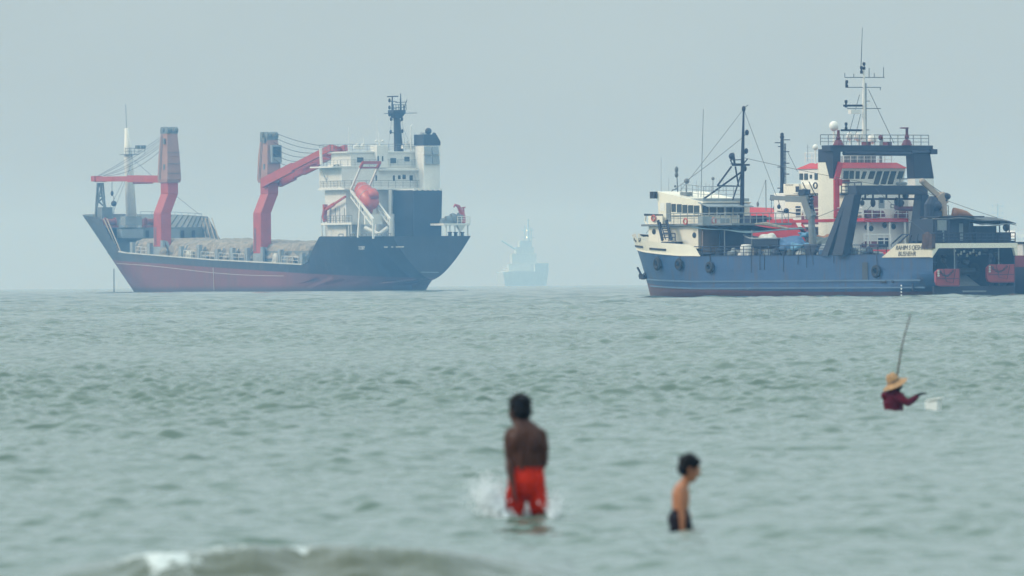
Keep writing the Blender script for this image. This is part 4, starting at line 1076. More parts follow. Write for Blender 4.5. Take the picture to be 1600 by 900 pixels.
# hull clutter: bow marks, scuppers, fenders, anchor
def slope(a, e=0.3): return (half_t(a.x + e, a.z) - half_t(a.x - e, a.z)) / (2 * e)
for (x, y, w_, h) in ((991.5, 373.5, .42, .34), (994, 376.5, .40, .26), (999, 375, .14, .45), (1001, 374, .12, .3), (1000, 376.5, .35, .1)):
    a = surf(x, y); sl_ = slope(a); q = MB(); q.bar((a.x - w_ / 2, a.y - sl_ * w_ / 2 + .05, a.z), (a.x + w_ / 2, a.y + sl_ * w_ / 2 + .05, a.z), .05, h); q.build('bow_marking', M_LET, tr)
for (x0, x1, y0, y1) in ((993, 1005, 384.5, 386), (1015.5, 1041, 388.5, 390.5)):
    q = MB(); pts = [surf(x0 + (x1 - x0) * k / 5, y0 + (y1 - y0) * k / 5) + Vector((0, .05, 0)) for k in range(6)]
    for a, b in zip(pts, pts[1:]): q.bar(a, b, 0.06, 0.22)
    q.build('scupper_slot', M_BLACK, tr)
for i, (x, y, r, lab) in enumerate(((1030, 412, 0.52, 'foremost black tyre fender hanging on the blue bow, below the cream plating'), (1063, 413, 0.44, 'second black tyre fender from the stem on the blue hull'), (1111, 418, 0.44, 'low black tyre fender on blue hull below the plywood shelter'), (1371, 424, 0.46, 'black tyre fender on the blue hull under the lettered cream board'))):
    a = surf(x, y)
    q = MB(); q.torus((0, 0, 0), r, r * 0.48, 'y', 22, 10, 1.0)
    n = Vector((0, 1, 0)); e = 0.3; sl = (half_t(a.x + e, a.z) - half_t(a.x - e, a.z)) / (2 * e)
    ty = q.build('tyre_fender', M_RUBBER, None, smooth=True); ty.matrix_world = Matrix.Translation(TS.O + TS.fwd @ Vector((a.x, a.y + r * 0.45, a.z))) @ Matrix.Rotation(TS.a + math.atan(sl), 4, 'Z'); tag(ty, lab, 'tyre', 'tyre fenders on the blue hull')
    q = MB(); q.tube((0, -r * 0.3, r * 0.8), (0, -r * 0.3, (zblue(a.x) - a.z)), 0.03, n=5); q.build('rope', M_CABLE, ty)
a = surf(1009, 430); q = MB(); Tn = lambda x, y: TS.at(x, y, v=a.y + .25)
q.bar(Tn(996, 418), Tn(1004, 433), .16, .16); q.bar(Tn(1000, 434), Tn(1010, 428), .3, .3); q.bar(Tn(1000, 433), Tn(1001, 428), .2, .35); q.bar(Tn(1004, 434), Tn(1008, 432), .5, .4); q.bar(Tn(1004, 432), Tn(1012, 424), .25)
q.build('bow_anchor', M_BLACK, tr)
q = MB(); a = P(1352, 420); q.box(a.x - 0.45, a.x + 0.45, 5.74, 5.78, P(1352, 438).z, P(1352, 410).z)
q.build('hull_door', M_DKGREY, tr)
for (x, w) in ((1381, 5), (1395, 2)):
    q = MB(); a = P(x, 440); q.box(a.x - w * .1, a.x + w * .1, 5.74, 5.79, a.z - .12, a.z + .12); q.build('discharge_port', M_BLACK, tr)
for k in range(4):
    q = MB(); a = P(1409, 446 + 5 * k); q.box(a.x - .08, a.x + .08, 5.75, 5.80, a.z - .09, a.z + .06); q.build('draught_mark', M_WHITE, tr)
q = MB(); a = P(1171, 451); q.ball((a.x + .2, 5.8, a.z), .15, .06, .12); q.ball((a.x - .2, 5.8, a.z + .06), .2, .06, .07); q.build('paint_splash', M_CPAN, tr)

# ---- forward house
vP = 3.6
H = lambda x, y: TS.at(x, y, v=vP)
uF = H(1013, 352).x; uA = H(1091, 360).x
z_bd = H(1060, 353).z
q = MB(); q.box(uA, uF, -3.6, vP, 5.2, z_bd); low_t = q.build('forward_house', M_CREAM, tr, bevel=0.06)
for (x, y) in ((1022, 362), (1085, 367.5)):
    a = H(x, y); q = MB(); q.lathe([(0.30, 0.0), (0.30, 0.05)], (a.x, vP, a.z), 'y', 18); p = q.build('porthole', M_DKGREY, low_t); q = MB(); q.lathe([(0.22, 0.052), (0.22, 0.07)], (a.x, vP, a.z), 'y', 18); q.build('pane', M_GLASS, p)
q = MB(); uB = H(1163, 357).x; q.box(uA - 6.2, uF + 0.6, -4.1, 4.1, z_bd, z_bd + 0.22); q.build('boat_deck', M_TGREY, tr)
zr = z_bd + 0.22
uW0 = H(1031, 320).x; uW1 = H(1096, 340).x
zw1 = H(1096, 318).z; zw0 = H(1032, 299).z
q = MB(); q.prism([(uW0, -3.0, zr), (uW1, -3.0, zr), (uW1, -3.0, zw1), (uW1 - 0.4, -3.0, zw1 + 0.12), (uW0 + 0.5, -3.0, zw0), (uW0 + 0.2, -3.0, zr + 1.0)], (0, 3.0 + vP, 0)); wh = q.build('wheelhouse', M_CREAM, tr)
q = MB(); q.box(uW0 + 0.4, uW0 + 1.2, 3.0, 4.0, zw0 - 0.75, zw0 - 0.02); q.build('searchlight_box', M_BLACK, tr)
# port windows
for (x0, x1, y0, y1) in ((1049, 1055.5, 318.5, 331), (1057.5, 1064.5, 319, 332), (1066, 1073.5, 320, 333), (1075, 1082.5, 320.5, 333), (1084, 1092, 321, 334)):
    q = MB(); TS.pbox(q, x0, x1, y0, y1, vP + 0.05, 0.05); w = q.build('window', M_PANE, wh)
q = MB(); TS.pbox(q, 1041, 1047.5, 317, 346, vP + 0.06, 0.06); q.build('door', M_TGREY, wh)
q = MB(); TS.pbox(q, 1031.5, 1038, 317, 330, vP + 0.03, 0.03); q.build('notice_panel', M_WHITE, wh)
q = MB(); TS.pbox(q, 1048, 1094, 336, 338, vP + 0.10, 0.10); q.build('dodger_rail', M_TGREY, wh)
# aft windows under the awning
for (x0, x1) in ((1098.5, 1107), (1110, 1119), (1122, 1131), (1135, 1144), (1147, 1156)):
    q = MB(); TS.abox(q, x0, x1, 321, 336, uW1 - 0.06, 0.05); q.build('window', M_PANE, wh)
yS = TS.at(1160, 330, u=uW1).y
q = MB(); q.prism([(uW1 + 0.2, 3.9, zw1 + 0.05), (uW1 - 1.4, 3.8, zw1 - 0.42), (uW1 - 1.4, yS - 0.4, zw1 - 0.42), (uW1 + 0.2, yS - 0.4, zw1 + 0.05)], (0, 0, 0.1)); q.build('awning', M_CPAN, tr)
q = MB(); q.box(uW1 + 0.1, uW0 - 1.5, -3.0, vP - 0.3, zw1 + 0.1, zw1 + 0.55); q.build('monkey_island', M_CPAN, tr)
# bow side details: wing dodger with pipes and life ring, ladder
q = MB(); TS.pbox(q, 1013, 1035, 337, 351, vP + 0.35, 0.1); q.path([H(1009, 338), H(1008, 346), H(1012, 352)], 0.10, 6); q.build('wing_dodger', M_CREAM, tr)
q = MB(); a = H(1008, 335.5); b = H(1036, 336.5); q.bar(a, b, 0.3, 0.22); q.build('dodger_cap', M_BLACK, tr)
q = MB(); p0 = H(1050, 374); p1 = H(1042, 347); p0.y = p1.y = vP + 0.9; q.ladder(p0, p1, (-1.0, 0, 0), 8, 0.07); q.bar(p0 + Vector((0.3, 0.15, -0.1)), p1 + Vector((0.2, .15, 0.2)), 0.12, 0.35); q.bar(p0 + Vector((-1.2, .15, -.1)), p1 + Vector((-1.2, .15, .2)), 0.12, 0.35)
q.rail([p0 + Vector((0.2, .2, -0.2)), p0 + Vector((-1.9, .2, -.2))], 0.8, .9, 2, 0.06)
q.box(p0.x - 1.9, p0.x + 0.5, vP + 0.1, vP + 1.1, p0.z - 0.75, p0.z - 0.25); q.build('side_ladder', M_NAVY, tr)
def life_ring(S, x, y, v=None, u=None, lab=''):
    a = S.at(x, y, u=u, v=v)
    q = MB(); q.torus((0, 0, 0), 0.30, 0.085, 'y' if v is not None else 'x', 20, 8)
    o = q.build('life_ring', M_DKGREY if 'dark hooped' in lab else M_ORANGE, None, smooth=True); o.location = S.O + S.fwd @ a; o.rotation_euler = (0, 0, S.a); tag(o, lab, 'life ring', 'life rings on the ships')
life_ring(TS, 1021, 341, v=vP + 0.48, lab='life ring on the cream wing right above the bow porthole')
life_ring(TS, 1071, 346, v=vP + 0.85, lab='life ring on the rail below the cream wheelhouse windows')
life_ring(TS, 1115.5, 345, u=uW1 - 1.6, lab='life ring on rail behind the cream wheelhouse, beside the dark mast')
q = MB(); a = H(1095, 345); b = H(1048, 337); 
q.rail([(H(1047, 350).x, 4.0, zr), (H(1095, 353).x - 0.5, 4.0, zr)], 1.1, 1.2, 2, 0.04)
q.rail([(uA - 6.0, 4.0, zr), (uA - 0.6, 4.0, zr)], 1.05, 0.9, 2, 0.05); q.rail([(uA - 6.0, 4.0, zr), (uA - 6.0, -3.8, zr)], 1.05, 0.9, 2, 0.05)
q.build('boat_deck_rail', M_CPAN, tr)
q = MB(); TS.abox(q, 1125, 1140, 341, 352, uA - 4.0, 0.6); TS.abox(q, 1098, 1112, 338, 352, uA - 4.5, 0.8); TS.pbox(q, 1077, 1094, 342, 352, 3.4, 1.0); split_build(q, 'raft_container', M_CPAN, tr)
q = MB(); TS.abox(q, 1176, 1198, 337, 350, uA - 5.5, 1.5); q.build('deck_locker', M_NAVY, tr)
q = MB(); a = TS.at(1160, 336, u=uA - 5.9); b = TS.at(1192, 339, u=uA - 5.9); q.bar((uA - 5.9, -2.4, a.z + 0.4), (uA - 5.9, -5.4, a.z + 0.1), 0.1); q.ball((uA - 5.9, -3.6, a.z + 0.45), 0.3, 0.3, 0.28); q.build('boom_light', M_NAVY, tr)
# mast with tripod
um_ = H(1160, 300).x; 
um_ = uW1 - 0.9; 
T = lambda x, y: TS.at(x, y, u=um_)
q = MB(); q.path([T(1159, 353), T(1160.5, 240), T(1162, 168)], [0.26, 0.2, 0.09], 10); ms = q.build('mast', M_NAVY, tr)
q = MB(); q.bar(T(1144, 258), T(1171, 257.5), 0.14, 0.2); q.bar(T(1141, 250), T(1160, 249.5), 0.1); q.bar(T(1161, 257), T(1168, 248), 0.1); q.bar(T(1141, 250), T(1146, 258), 0.1); q.tube(T(1148, 258), T(1146, 240), 0.12, n=6); q.ball(T(1143, 244), 0.32, 0.32, 0.36, 10, 7); q.bar(T(1146, 239), T(1142, 240), 0.1); q.tube(T(1165, 258), T(1165, 265), 0.05, n=5); q.ball(T(1164, 263.5), 0.2, 0.2, 0.3, 8, 6)
for (x, y) in ((1162, 170), (1167, 207), (1166, 236)): q.ball(T(x, y), 0.22, 0.22, 0.32, 8, 6); q.bar(T(x, y + 3), T(1161, y + 5), 0.08)
q.bar(T(1163, 168), T(1169, 164), 0.06); q.bar(T(1121, 290), T(1159, 291), 0.12)
split_build(q, 'mast_head', M_NAVY, ms)
q = MB()
def TT(x, y, du): return TS.at(x, y, u=um_ + du)
q.tube(T(1143, 260), TT(1121, 290, 1.5), 0.10, n=6); q.tube(T(1158, 269), TT(1095, 314, 2.4), 0.11, n=6); q.tube(T(1149, 260), T(1154, 291), 0.09, n=6); q.tube(T(1158, 272), TT(1145, 312, -0.6), 0.09, n=6); q.tube(T(1142, 256), T(1159, 256), 0.06, n=5)
q.build('mast_stay', M_NAVY, ms)
# aerials on the wheelhouse
q = MB()
def stick(S, x, y0, y1, u, r=0.03, x2=None): q.tube(S.at(x, y0, u=u), S.at(x if x2 is None else x2, y1, u=u), r, r * 0.7, 5)
um2 = (uW0 + uW1) / 2
stick(TS, 1095, 316, 170, um2, 0.045, 1099); stick(TS, 1033, 300, 245, um2 + 2, 0.02); stick(TS, 1045, 298, 278, um2 + 2, 0.02); stick(TS, 1059, 300, 262, um2 + 1, 0.07, 1057); stick(TS, 1072, 302, 285, um2 + 1, 0.06); stick(TS, 1114, 300, 278, um2 - 1, 0.05); stick(TS, 1088, 300, 282, um2, 0.02); stick(TS, 1124, 300, 280, um2 - 1, 0.02); stick(TS, 1130, 300, 281, um2 - 1, 0.02); stick(TS, 1103, 300, 285, um2 - 1, 0.025); stick(TS, 1108, 300, 288, um2 - 1, 0.025)
q.ball(TS.at(1073, 283, u=um2 + 1), 0.30); q.ball(TS.at(1057, 265, u=um2 + 1), 0.2, 0.2, 0.35); q.ball(TS.at(1057, 273, u=um2 + 1), 0.2, 0.2, 0.3); q.ball(TS.at(1114, 279, u=um2 - 1), 0.18); q.box(um2 + .4, um2 + 1.6, TS.at(1068, 300, u=um2 + 1).y, TS.at(1076, 300, u=um2 + 1).y, TS.at(1072, 306, u=um2 + 1).z, TS.at(1072, 300, u=um2 + 1).z)
q.bar(TS.at(1050, 297, u=um2 + 1), TS.at(1058, 295, u=um2 + 1), .1); q.ball(TS.at(1055, 291, u=um2 + 1), .14)
split_build(q, 'aerial', M_TGREY, tr)
q = MB(); z = zw1 + 0.55; q.rail([(uW0 - 3, vP - .5, z + .3), (uW1 + 0.2, vP - 0.5, z), (uW1 + 0.2, yS, z)], 1.25, 1.0, 3, 0.035); q.build('monkey_island_rail', M_CPAN, tr)
# shelter under the awning
q = MB(); TS.abox(q, 1098, 1125, 358, 396, uA - 1.4, 0.1); q.build('plywood_screen', M_PLY, tr)
q = MB(); TS.abox(q, 1125, 1175, 356, 397, uA - 2.4, 0.2); q.build('shelter_dark_interior', M_NAVYL, tr)  # navy sheet stands in for the shadowy shelter interior, darkness put into its colour
q = MB()
def awn(pts, sag): q.add([tuple(p) for p in pts], [(0, 1, 2, 3)])
a, b, c, d = TS.at(1091, 352, u=uA - 0.5), TS.at(1210, 355, u=uA - 9), TS.at(1244, 364, u=uA - 10), TS.at(1100, 356, u=uA - 2)
def sheet(name, m, c00, c10, c11, c01, sag, parent, nu=14, nv=8, thick=0.06, wav=0.08):
    P_ = np.zeros((nv, nu, 3))
    for i in range(nv):
        for j in range(nu):
            s, t = j / (nu - 1), i / (nv - 1)
            p = Vector(c00) * (1 - s) * (1 - t) + Vector(c10) * s * (1 - t) + Vector(c11) * s * t + Vector(c01) * (1 - s) * t
            p.z -= sag * (4 * s * (1 - s) * 0.6 + 4 * t * (1 - t) * 0.4) + wav * math.sin(9 * s + 4 * t)
            P_[i, j] = p
    o = grid_obj(name, P_, m, parent)
    so = o.modifiers.new('thickness', 'SOLIDIFY'); so.thickness = thick
    return o
ua1 = uA - 1.2; ua2 = uA - 13.0
z5 = TS.at(1110, 354, u=ua1).z; z6 = TS.at(1215, 355, u=ua2).z
sheet('shelter_awning', M_AWN, (uA + 0.2, 4.6, z_bd - 0.05), (uA - 10.2, 4.4, z_bd - 0.75), (uA - 9.6, -3.5, z_bd - 0.35), (uA + 0.2, -3.5, z_bd - 0.02), 0.18, tr)
q = MB(); a = TS.at(1180, 350, v=2.0); b = TS.at(1232, 357, v=2.0); q.path([a, a.lerp(b, 0.35) + Vector((0, 0, 0.18)), b], [0.1, 0.22, 0.08], 7); q.build('rolled_sail', M_TARP, tr)
for (u, v) in ((uA - 9.8, 4.3), (uA - 5.5, 4.5), (uA - 9.4, -3.4)):
    q = MB(); q.tube((u, v, 4.3), (u, v, z_bd - 0.5), 0.07, n=6); q.build('awning_post', M_TGREY, tr)
# deck side rails and deck clutter
q = MB(); q.rail([(H(1096, 396).x - 1.2, 5.55, 4.4), (P(1383, 396).x, 5.55, 4.4)], 1.0, 1.35, 3, 0.045); q.build('side_rail', M_NAVY, tr)
def top(o, S, loc, rz=0.0):
    o.location = S.O + S.fwd @ Vector(loc); o.rotation_euler = (0, 0, S.a + rz); return o
a = TS.at(1166, 390, v=4.4)
q = MB(); q.lathe([(0.1, 0), (0.62, 0.05), (0.72, 0.3), (0.72, 1.0), (0.6, 1.25), (0.1, 1.3)], (0, 0, 0), 'z', 16); q.frustum((-0.9, 0.9, -0.6, 0.6), 0.0, (-0.8, 0.8, -0.5, 0.5), 0.45); o = q.build('white_tank', M_WHITE, None, smooth=False, bevel=0.04); top(o, TS, (a.x, 4.3, 4.31)); tag(o, 'rounded white tank standing by the rail under the skiff', 'tank')
q = MB(); q.lathe([(0.1, 0), (0.45, 0.03), (0.45, 0.9), (0.1, 0.93)], (0, 0, 0), 'z', 14); o = q.build('oil_drum', M_NAVYL, None); a = TS.at(1123, 390, v=4.6); top(o, TS, (a.x, 4.5, 4.31)); tag(o, 'dark blue drum standing on deck before the plywood screen', 'drum')
q = MB(); q.ball((0, 0, .35), .42, .42, .35); q.ball((.55, .1, .3), .36, .3, .3); q.ball((.2, -.2, .7), .3, .3, .25); o = q.build('net_floats', M_CPAN, None, smooth=True); a = TS.at(1146, 391, v=4.5); top(o, TS, (a.x, 4.5, 4.31)); tag(o, 'pale bundle of floats on deck left of the white tank', 'floats')
# skiff on chocks
a = TS.at(1196, 379, v=3.2)
def skiff_mesh(L_, W_, H_):
    n = 22; vs = []; fs = []
    prof = [(-1, 1), (-0.9, .45), (-0.5, .1), (0, 0), (0.5, .1), (0.9, .45), (1, 1)]
    inner = [(0.88, 0.96), (0.75, .45), (0.4, .2), (0, .14), (-0.4, .2), (-.75, .45), (-.88, .96)]
    for i in range(n):
        t = i / (n - 1); w = W_ / 2 * (1 - max(0, (t - 0.45) / 0.55) ** 2.2) * (0.86 + 0.14 * min(1, t * 4)); k = H_ * (0.10 * (t > .5) * ((t - .5) * 2) ** 2 * 3)
        for (y, z) in prof + inner: vs.append((t * L_ - L_ / 2, y * max(w, .04), z * H_ + k + 0.25 * H_ * max(0, t - 0.6) ** 1.5))
    m_ = len(prof) + len(inner)
    for i in range(n - 1):
        for j in range(m_): fs.append((i * m_ + j, i * m_ + (j + 1) % m_, (i + 1) * m_ + (j + 1) % m_, (i + 1) * m_ + j))
    fs.append(tuple(range(m_))); fs.append(tuple((n - 1) * m_ + j for j in range(m_ - 1, -1, -1)))
    return vs, fs
vs, fs = skiff_mesh(6.6, 2.0, 1.15)
q = MB(); q.add(vs, fs); sk = q.build('skiff', M_NAVYL, None); top(sk, TS, (a.x, 3.4, a.z - 0.75)); tag(sk, 'dark open skiff loaded with tarpaulins on the trawler deck', 'skiff')
q = MB(); pts = [(v[0], v[1] * 1.02, v[2] + .03) for i, v in enumerate(vs) if i % 14 == 6]; q.path(pts, .09, 6); pts = [(v[0], v[1] * 1.02, v[2] + .03) for i, v in enumerate(vs) if i % 14 == 0]; q.path(pts, .09, 6); q.build('gunwale', M_CPAN, sk)
for dx in (-2.0, 1.6):
    q = MB(); q.box(a.x + dx - .15, a.x + dx + .15, 2.6, 4.2, 4.3, a.z - 0.75); q.build('skiff_chock', M_CPAN, tr)
def lump(name, m, S, loc, sx, sy, sz, seed, lab, cat, grp=None, flat=0.25):
    q = MB(); q.ball((0, 0, 0), .9, .9, .85, 34, 20); r = random.Random(seed)
    for _ in range(9):
        t = r.uniform(0, 6.28); k = r.uniform(.35, .8); q.ball((math.cos(t) * k, math.sin(t) * k, r.uniform(-.1, .55)), r.uniform(.22, .45), r.uniform(.25, .45), r.uniform(.2, .5), 18, 11); ph = [r.uniform(0, 6.28) for _ in range(16)]
    nv = []
    for (x, y, z) in q.v:
        d = 1 + sum(0.16 / (k * .6 + 1) * math.sin((2 + k) * x + ph[k]) * math.sin((3.1 + k) * y + ph[k + 5]) * math.cos((1.7 + k) * z + ph[k + 10]) for k in range(5)) * 1.6
        nv.append((x * d * sx, y * d * sy, max(-flat, z) * d * sz + flat * sz))
    q.v = nv; o = q.build(name, m, None, smooth=True); top(o, S, loc); return tag(o, lab, cat, grp)
z = a.z + 0.25
lump('folded_tarpaulin', M_CLINE, TS, (a.x - 0.6, 3.4, z - 0.2), 1.35, 0.8, 0.75, 3, 'whitish tarpaulin heaped in the dark skiff', 'tarpaulin', 'tarpaulins on the trawler deck')
b = TS.at(1238, 384, v=3.4); lump('folded_tarpaulin', M_BLUET, TS, (b.x, 3.4, b.z - 0.5), 2.4, 1.1, 1.2, 4, 'deep blue tarpaulin heap between skiff and grey deck crane', 'tarpaulin', 'tarpaulins on the trawler deck')
M_BLUEL = paint('light_blue_tarpaulin', (0.075, 0.22, 0.36), 0.6, dirt=0.4, scale=1.6)
b = TS.at(1249, 383, v=4.2); lump('folded_tarpaulin', M_BLUEL, TS, (b.x, 4.2, b.z - 0.5), 1.5, 0.7, 0.6, 5, 'light blue tarpaulin lying in front of the deep blue heap', 'tarpaulin', 'tarpaulins on the trawler deck')
b = TS.at(1262, 366, v=1.0); lump('folded_tarpaulin', M_BLUEL, TS, (b.x, 1.0, b.z - 0.3), 1.1, 0.7, 0.5, 6, 'small light blue tarpaulin high beside the grey crane post', 'tarpaulin', 'tarpaulins on the trawler deck')
b = TS.at(1300, 384, v=2.0); lump('net_pile', M_NET, TS, (b.x, 2.0, 4.3), 3.2, 1.9, 2.1, 8, 'grey heap of fishing net piled at the foot of the navy gantry', 'fishing net', flat=0.05)
b = TS.at(1240, 394, v=2.8); lump('net_pile', M_NAVYL, TS, (b.x, 2.4, 4.3), 3.6, 1.6, 1.4, 9, 'dark covered heap behind the rail below the blue tarpaulins', 'deck cargo', flat=0.05)
b = TS.at(1290, 372, v=0.0); lump('rope_coil', M_RUST, TS, (b.x, 0.0, b.z - 0.4), 1.0, 0.8, 0.7, 10, 'brownish rope coil on top of the grey net heap', 'rope', flat=0.2)
q = MB(); a = TS.at(1280, 396, v=4.6); b = TS.at(1312, 396, v=4.6); c = TS.at(1284, 381, v=4.6); q.prism([(a.x + 0.5, 4.6, 4.32), (b.x - 0.8, 4.6, 4.32), (b.x - 0.8, 4.6, 5.15), (c.x, 4.6, 5.55), (a.x, 4.6, 5.15)], (0, -1.6, 0)); o = q.build('fish_bin_cover', M_CPAN, None, bevel=.05); o.location = TS.O; o.rotation_euler = (0, 0, TS.a); tag(o, 'pale grey peaked hatch cover behind the rail, right of the grey crane', 'hatch cover')
# knuckle crane
uc = TS.at(1271, 380, v=4.0).x
K = lambda x, y: TS.at(x, y, v=4.0)
q = MB(); q.prism([(uc + 1.0, 3.4, 4.3), (uc - 0.6, 3.4, 4.3), (uc - 1.5, 3.4, 5.55), (uc + 1.0, 3.4, 5.55)], (0, 1.2, 0)); kc = q.build('knuckle_crane', M_NAVYL, tr, bevel=.04)
q = MB(); q.path([K(1270, 383), K(1268, 350), K(1268, 338)], [.42, .36, .34], 10); q.bar(K(1268.5, 340), K(1254, 298), .6, .95); q.build('crane_post', M_TGREY, kc)
q = MB(); q.bar(K(1256, 311.5), K(1230, 310.5), .55, .62); q.bar(K(1230, 310), K(1206, 309), .4, .45); q.build('crane_arm', M_TGREY, kc)
q = MB(); q.bar(K(1207, 305), K(1206, 313), .35, .3); q.tube(K(1205.5, 312), K(1205, 334), .03, n=5); q.box(K(1257, 300).x - .5, K(1257, 300).x + .5, 3.6, 4.4, K(1257, 305).z, K(1257, 296).z); q.bar(K(1264, 297), K(1272, 330), .12); q.tube(K(1217, 313), K(1217, 322), .03, n=4); q.ball(K(1217, 323), .2, .2, .25, 8, 6)
for k in range(6): q.ball(K(1267 + .6 * (k % 2), 306 + 5 * k), .28, .3, .2, 8, 6)
split_build(q, 'crane_fitting', M_NAVY, kc)
# navy stern gantry
uG = TS.at(1322, 400, v=4.6).x
zb_ = TS.at(1350, 290, u=uG - 3).z; zbb = TS.at(1350, 304, u=uG - 3).z
G = lambda x, y: TS.at(x, y, u=uG - 2.4)
yl = G(1332, 295).y; yr = G(1444, 292).y
q = MB(); q.box(uG - 3.0, uG - 1.7, yr, yl, zbb, zb_ + 0.02); gt = q.build('stern_gantry', M_NAVYL, tr, bevel=.05)
for sg, yy in ((1, yl), (-1, yr)):
    q = MB(); w = 0.75
    yo = yy - sg * 0.3
    q.hexa([(uG - 1.6, yo + .55 + (.5 if sg > 0 else -.5), 4.3), (uG - 1.6, yo - .55 + (.5 if sg > 0 else -.5), 4.3), (uG + .1, yo - .55 + (.5 if sg > 0 else -.5), 4.3), (uG + .1, yo + .55 + (.5 if sg > 0 else -.5), 4.3),
            (uG - 2.95, yo + .5, zbb + 0.004), (uG - 2.95, yo - .5, zbb + 0.004), (uG - 1.75, yo - .5, zbb + 0.004), (uG - 1.75, yo + .5, zbb + 0.004)])
    q.build('gantry_leg', M_NAVYL, gt, bevel=.05)
q = MB(); q.hexa([(uG + 1.3, yl - .2, 4.3), (uG + 1.3, yl + .35, 4.3), (uG + 2.4, yl + .35, 4.3), (uG + 2.4, yl - .2, 4.3), (uG - 1.7, yl - .5, zbb), (uG - 1.7, yl, zbb), (uG - 1.2, yl, zbb), (uG - 1.2, yl - .5, zbb)]); q.build('gantry_brace', M_NAVYL, gt)
q = MB(); a = G(1347, 311); b = G(1434, 311); q.tube(a, b, .12, n=6)
for x in (1352, 1364, 1385, 1405, 1415): q.bar(G(x, 311), G(x, 303), .14)
for x, y in ((1364, 317), (1401, 315), (1406, 317)): q.ball(G(x, y), .28, .28, .45, 9, 7); q.tube(G(x, y), G(x, 310), .05, n=4)
q.tube(G(1363, 319), G(1353, 331), .03, n=4); q.tube(G(1406, 319), G(1398, 330), .03, n=4); q.ball(G(1415, 306), .35, .35, .3, 9, 7)
split_build(q, 'block_beam', M_NAVY, gt)
# stern shelter: canopy, cabin, rails
S_ = lambda x, y, u=1.2: TS.at(x, y, u=u)
zt2 = z2
zc1 = S_(1480, 341).z; 
q = MB(); a = S_(1462, 379); b = S_(1525, 379); q.box(1.6, 5.0, b.y, a.y, zt2, S_(1500, 342, 1.6).z); q.build('stern_cabin', M_NAVYL, tr)
q = MB(); TS.abox(q, 1525, 1557, 353, 379, 1.7, 1.5); q.build('stern_screen', M_NAVY, tr)
q = MB(); TS.abox(q, 1466, 1479, 344, 360, 1.35, .2); split_build(q, 'cabin_panel', M_CPAN, tr)
q = MB(); TS.abox(q, 1477, 1492, 360, 378, 1.3, .25); q.build('cabin_locker', M_NAVY, tr)
q = MB(); TS.abox(q, 1505, 1512, 349, 376, 1.5, .06); q.build('cabin_door', M_BLACK, tr)
q = MB(); TS.abox(q, 1499, 1505, 349, 376, 1.5, .06); TS.abox(q, 1473, 1476, 360, 378, 1.45, .1); split_build(q, 'cabin_panel', M_CPAN, tr)
sheet('stern_canopy', M_DKGREY, (5.5, TS.at(1461, 339, u=5.5).y + 2, S_(1500, 339).z), (5.5, -5.6, S_(1560, 340).z + .1), (0.2, -5.9, S_(1575, 351, .2).z + .1), (0.2, 2.0, S_(1500, 343, .2).z), -0.12, tr, thick=0.1)
sheet('stern_awning', M_TGREY, (4.8, -0.9, S_(1535, 339, 4).z), (4.8, -5.7, S_(1553, 339, 4).z), (0.0, -5.8, S_(1579, 352, 0).z), (0.0, -1.2, S_(1530, 353, 0).z), -0.1, tr, thick=.06)
q = MB(); TS.abox(q, 1468, 1538, 337.5, 340, 1.3, 3.2); q.build('canopy_edge', M_BLACK, tr)
q = MB(); q.tube(TS.at(1420, 347, u=7), TS.at(1468, 338.5, u=3), .09, n=6); q.build('canopy_spar', M_TGREY, tr)
for x in (1462, 1483, 1515, 1562, 1577):
    q = MB(); a = S_(x, 379, .4); q.tube((.4, a.y, zt2), (.4, a.y, S_(x, 345, .4).z), .07, n=6); q.build('canopy_post', M_NAVY, tr)
q = MB(); q.rail([(0.1, 5.6, zt2), (0.1, -5.7, zt2)], 1.05, .75, 3, .055); q.build('stern_rail', M_NAVY, tr)
q = MB(); a = P(1403, 381); q.rail([(P(1440, 380).x, 5.5, z2), (P(1458, 380).x, 5.5, z2)], 1.0, .8, 2, .05); q.bar(P(1394, 381), P(1410, 366), .12); q.bar(P(1403, 381), P(1418, 367), .12); q.bar(P(1410, 366.5), P(1435, 366.5), .12); q.bar(P(1420, 380), P(1424, 367), .1); q.bar(P(1432, 380), P(1434, 367), .1); q.build('quarter_rail', M_NAVY, tr)
q = MB(); a = S_(1572, 357, .3); q.tube((.3, a.y, zt2), (.3, a.y, a.z), .06, n=6); q.ball((.3, a.y, a.z + .1), .35, .35, .4); q.box(.1, .9, a.y - .5, a.y + 1.0, zt2 + .2, zt2 + 1.0); q.build('stern_lamp', M_BLACK, tr)
for i in range(5):
    q = MB(); a = S_(1556 + 4.6 * i, 372, .15); q.bar((.15, a.y, zt2), (.15, a.y - .2, zt2 + 1.0), .08); q.build('rail_stay', M_NAVY, tr)
q = MB(); a = S_(1452, 360, 5); q.ladder((5, TS.at(1444, 380, u=5).y, zt2 - .3), (5, TS.at(1444, 345, u=5).y, S_(1444, 345, 5).z), (0, -.9, 0), 9, .06); q.build('boarding_ladder', M_CPAN, tr)
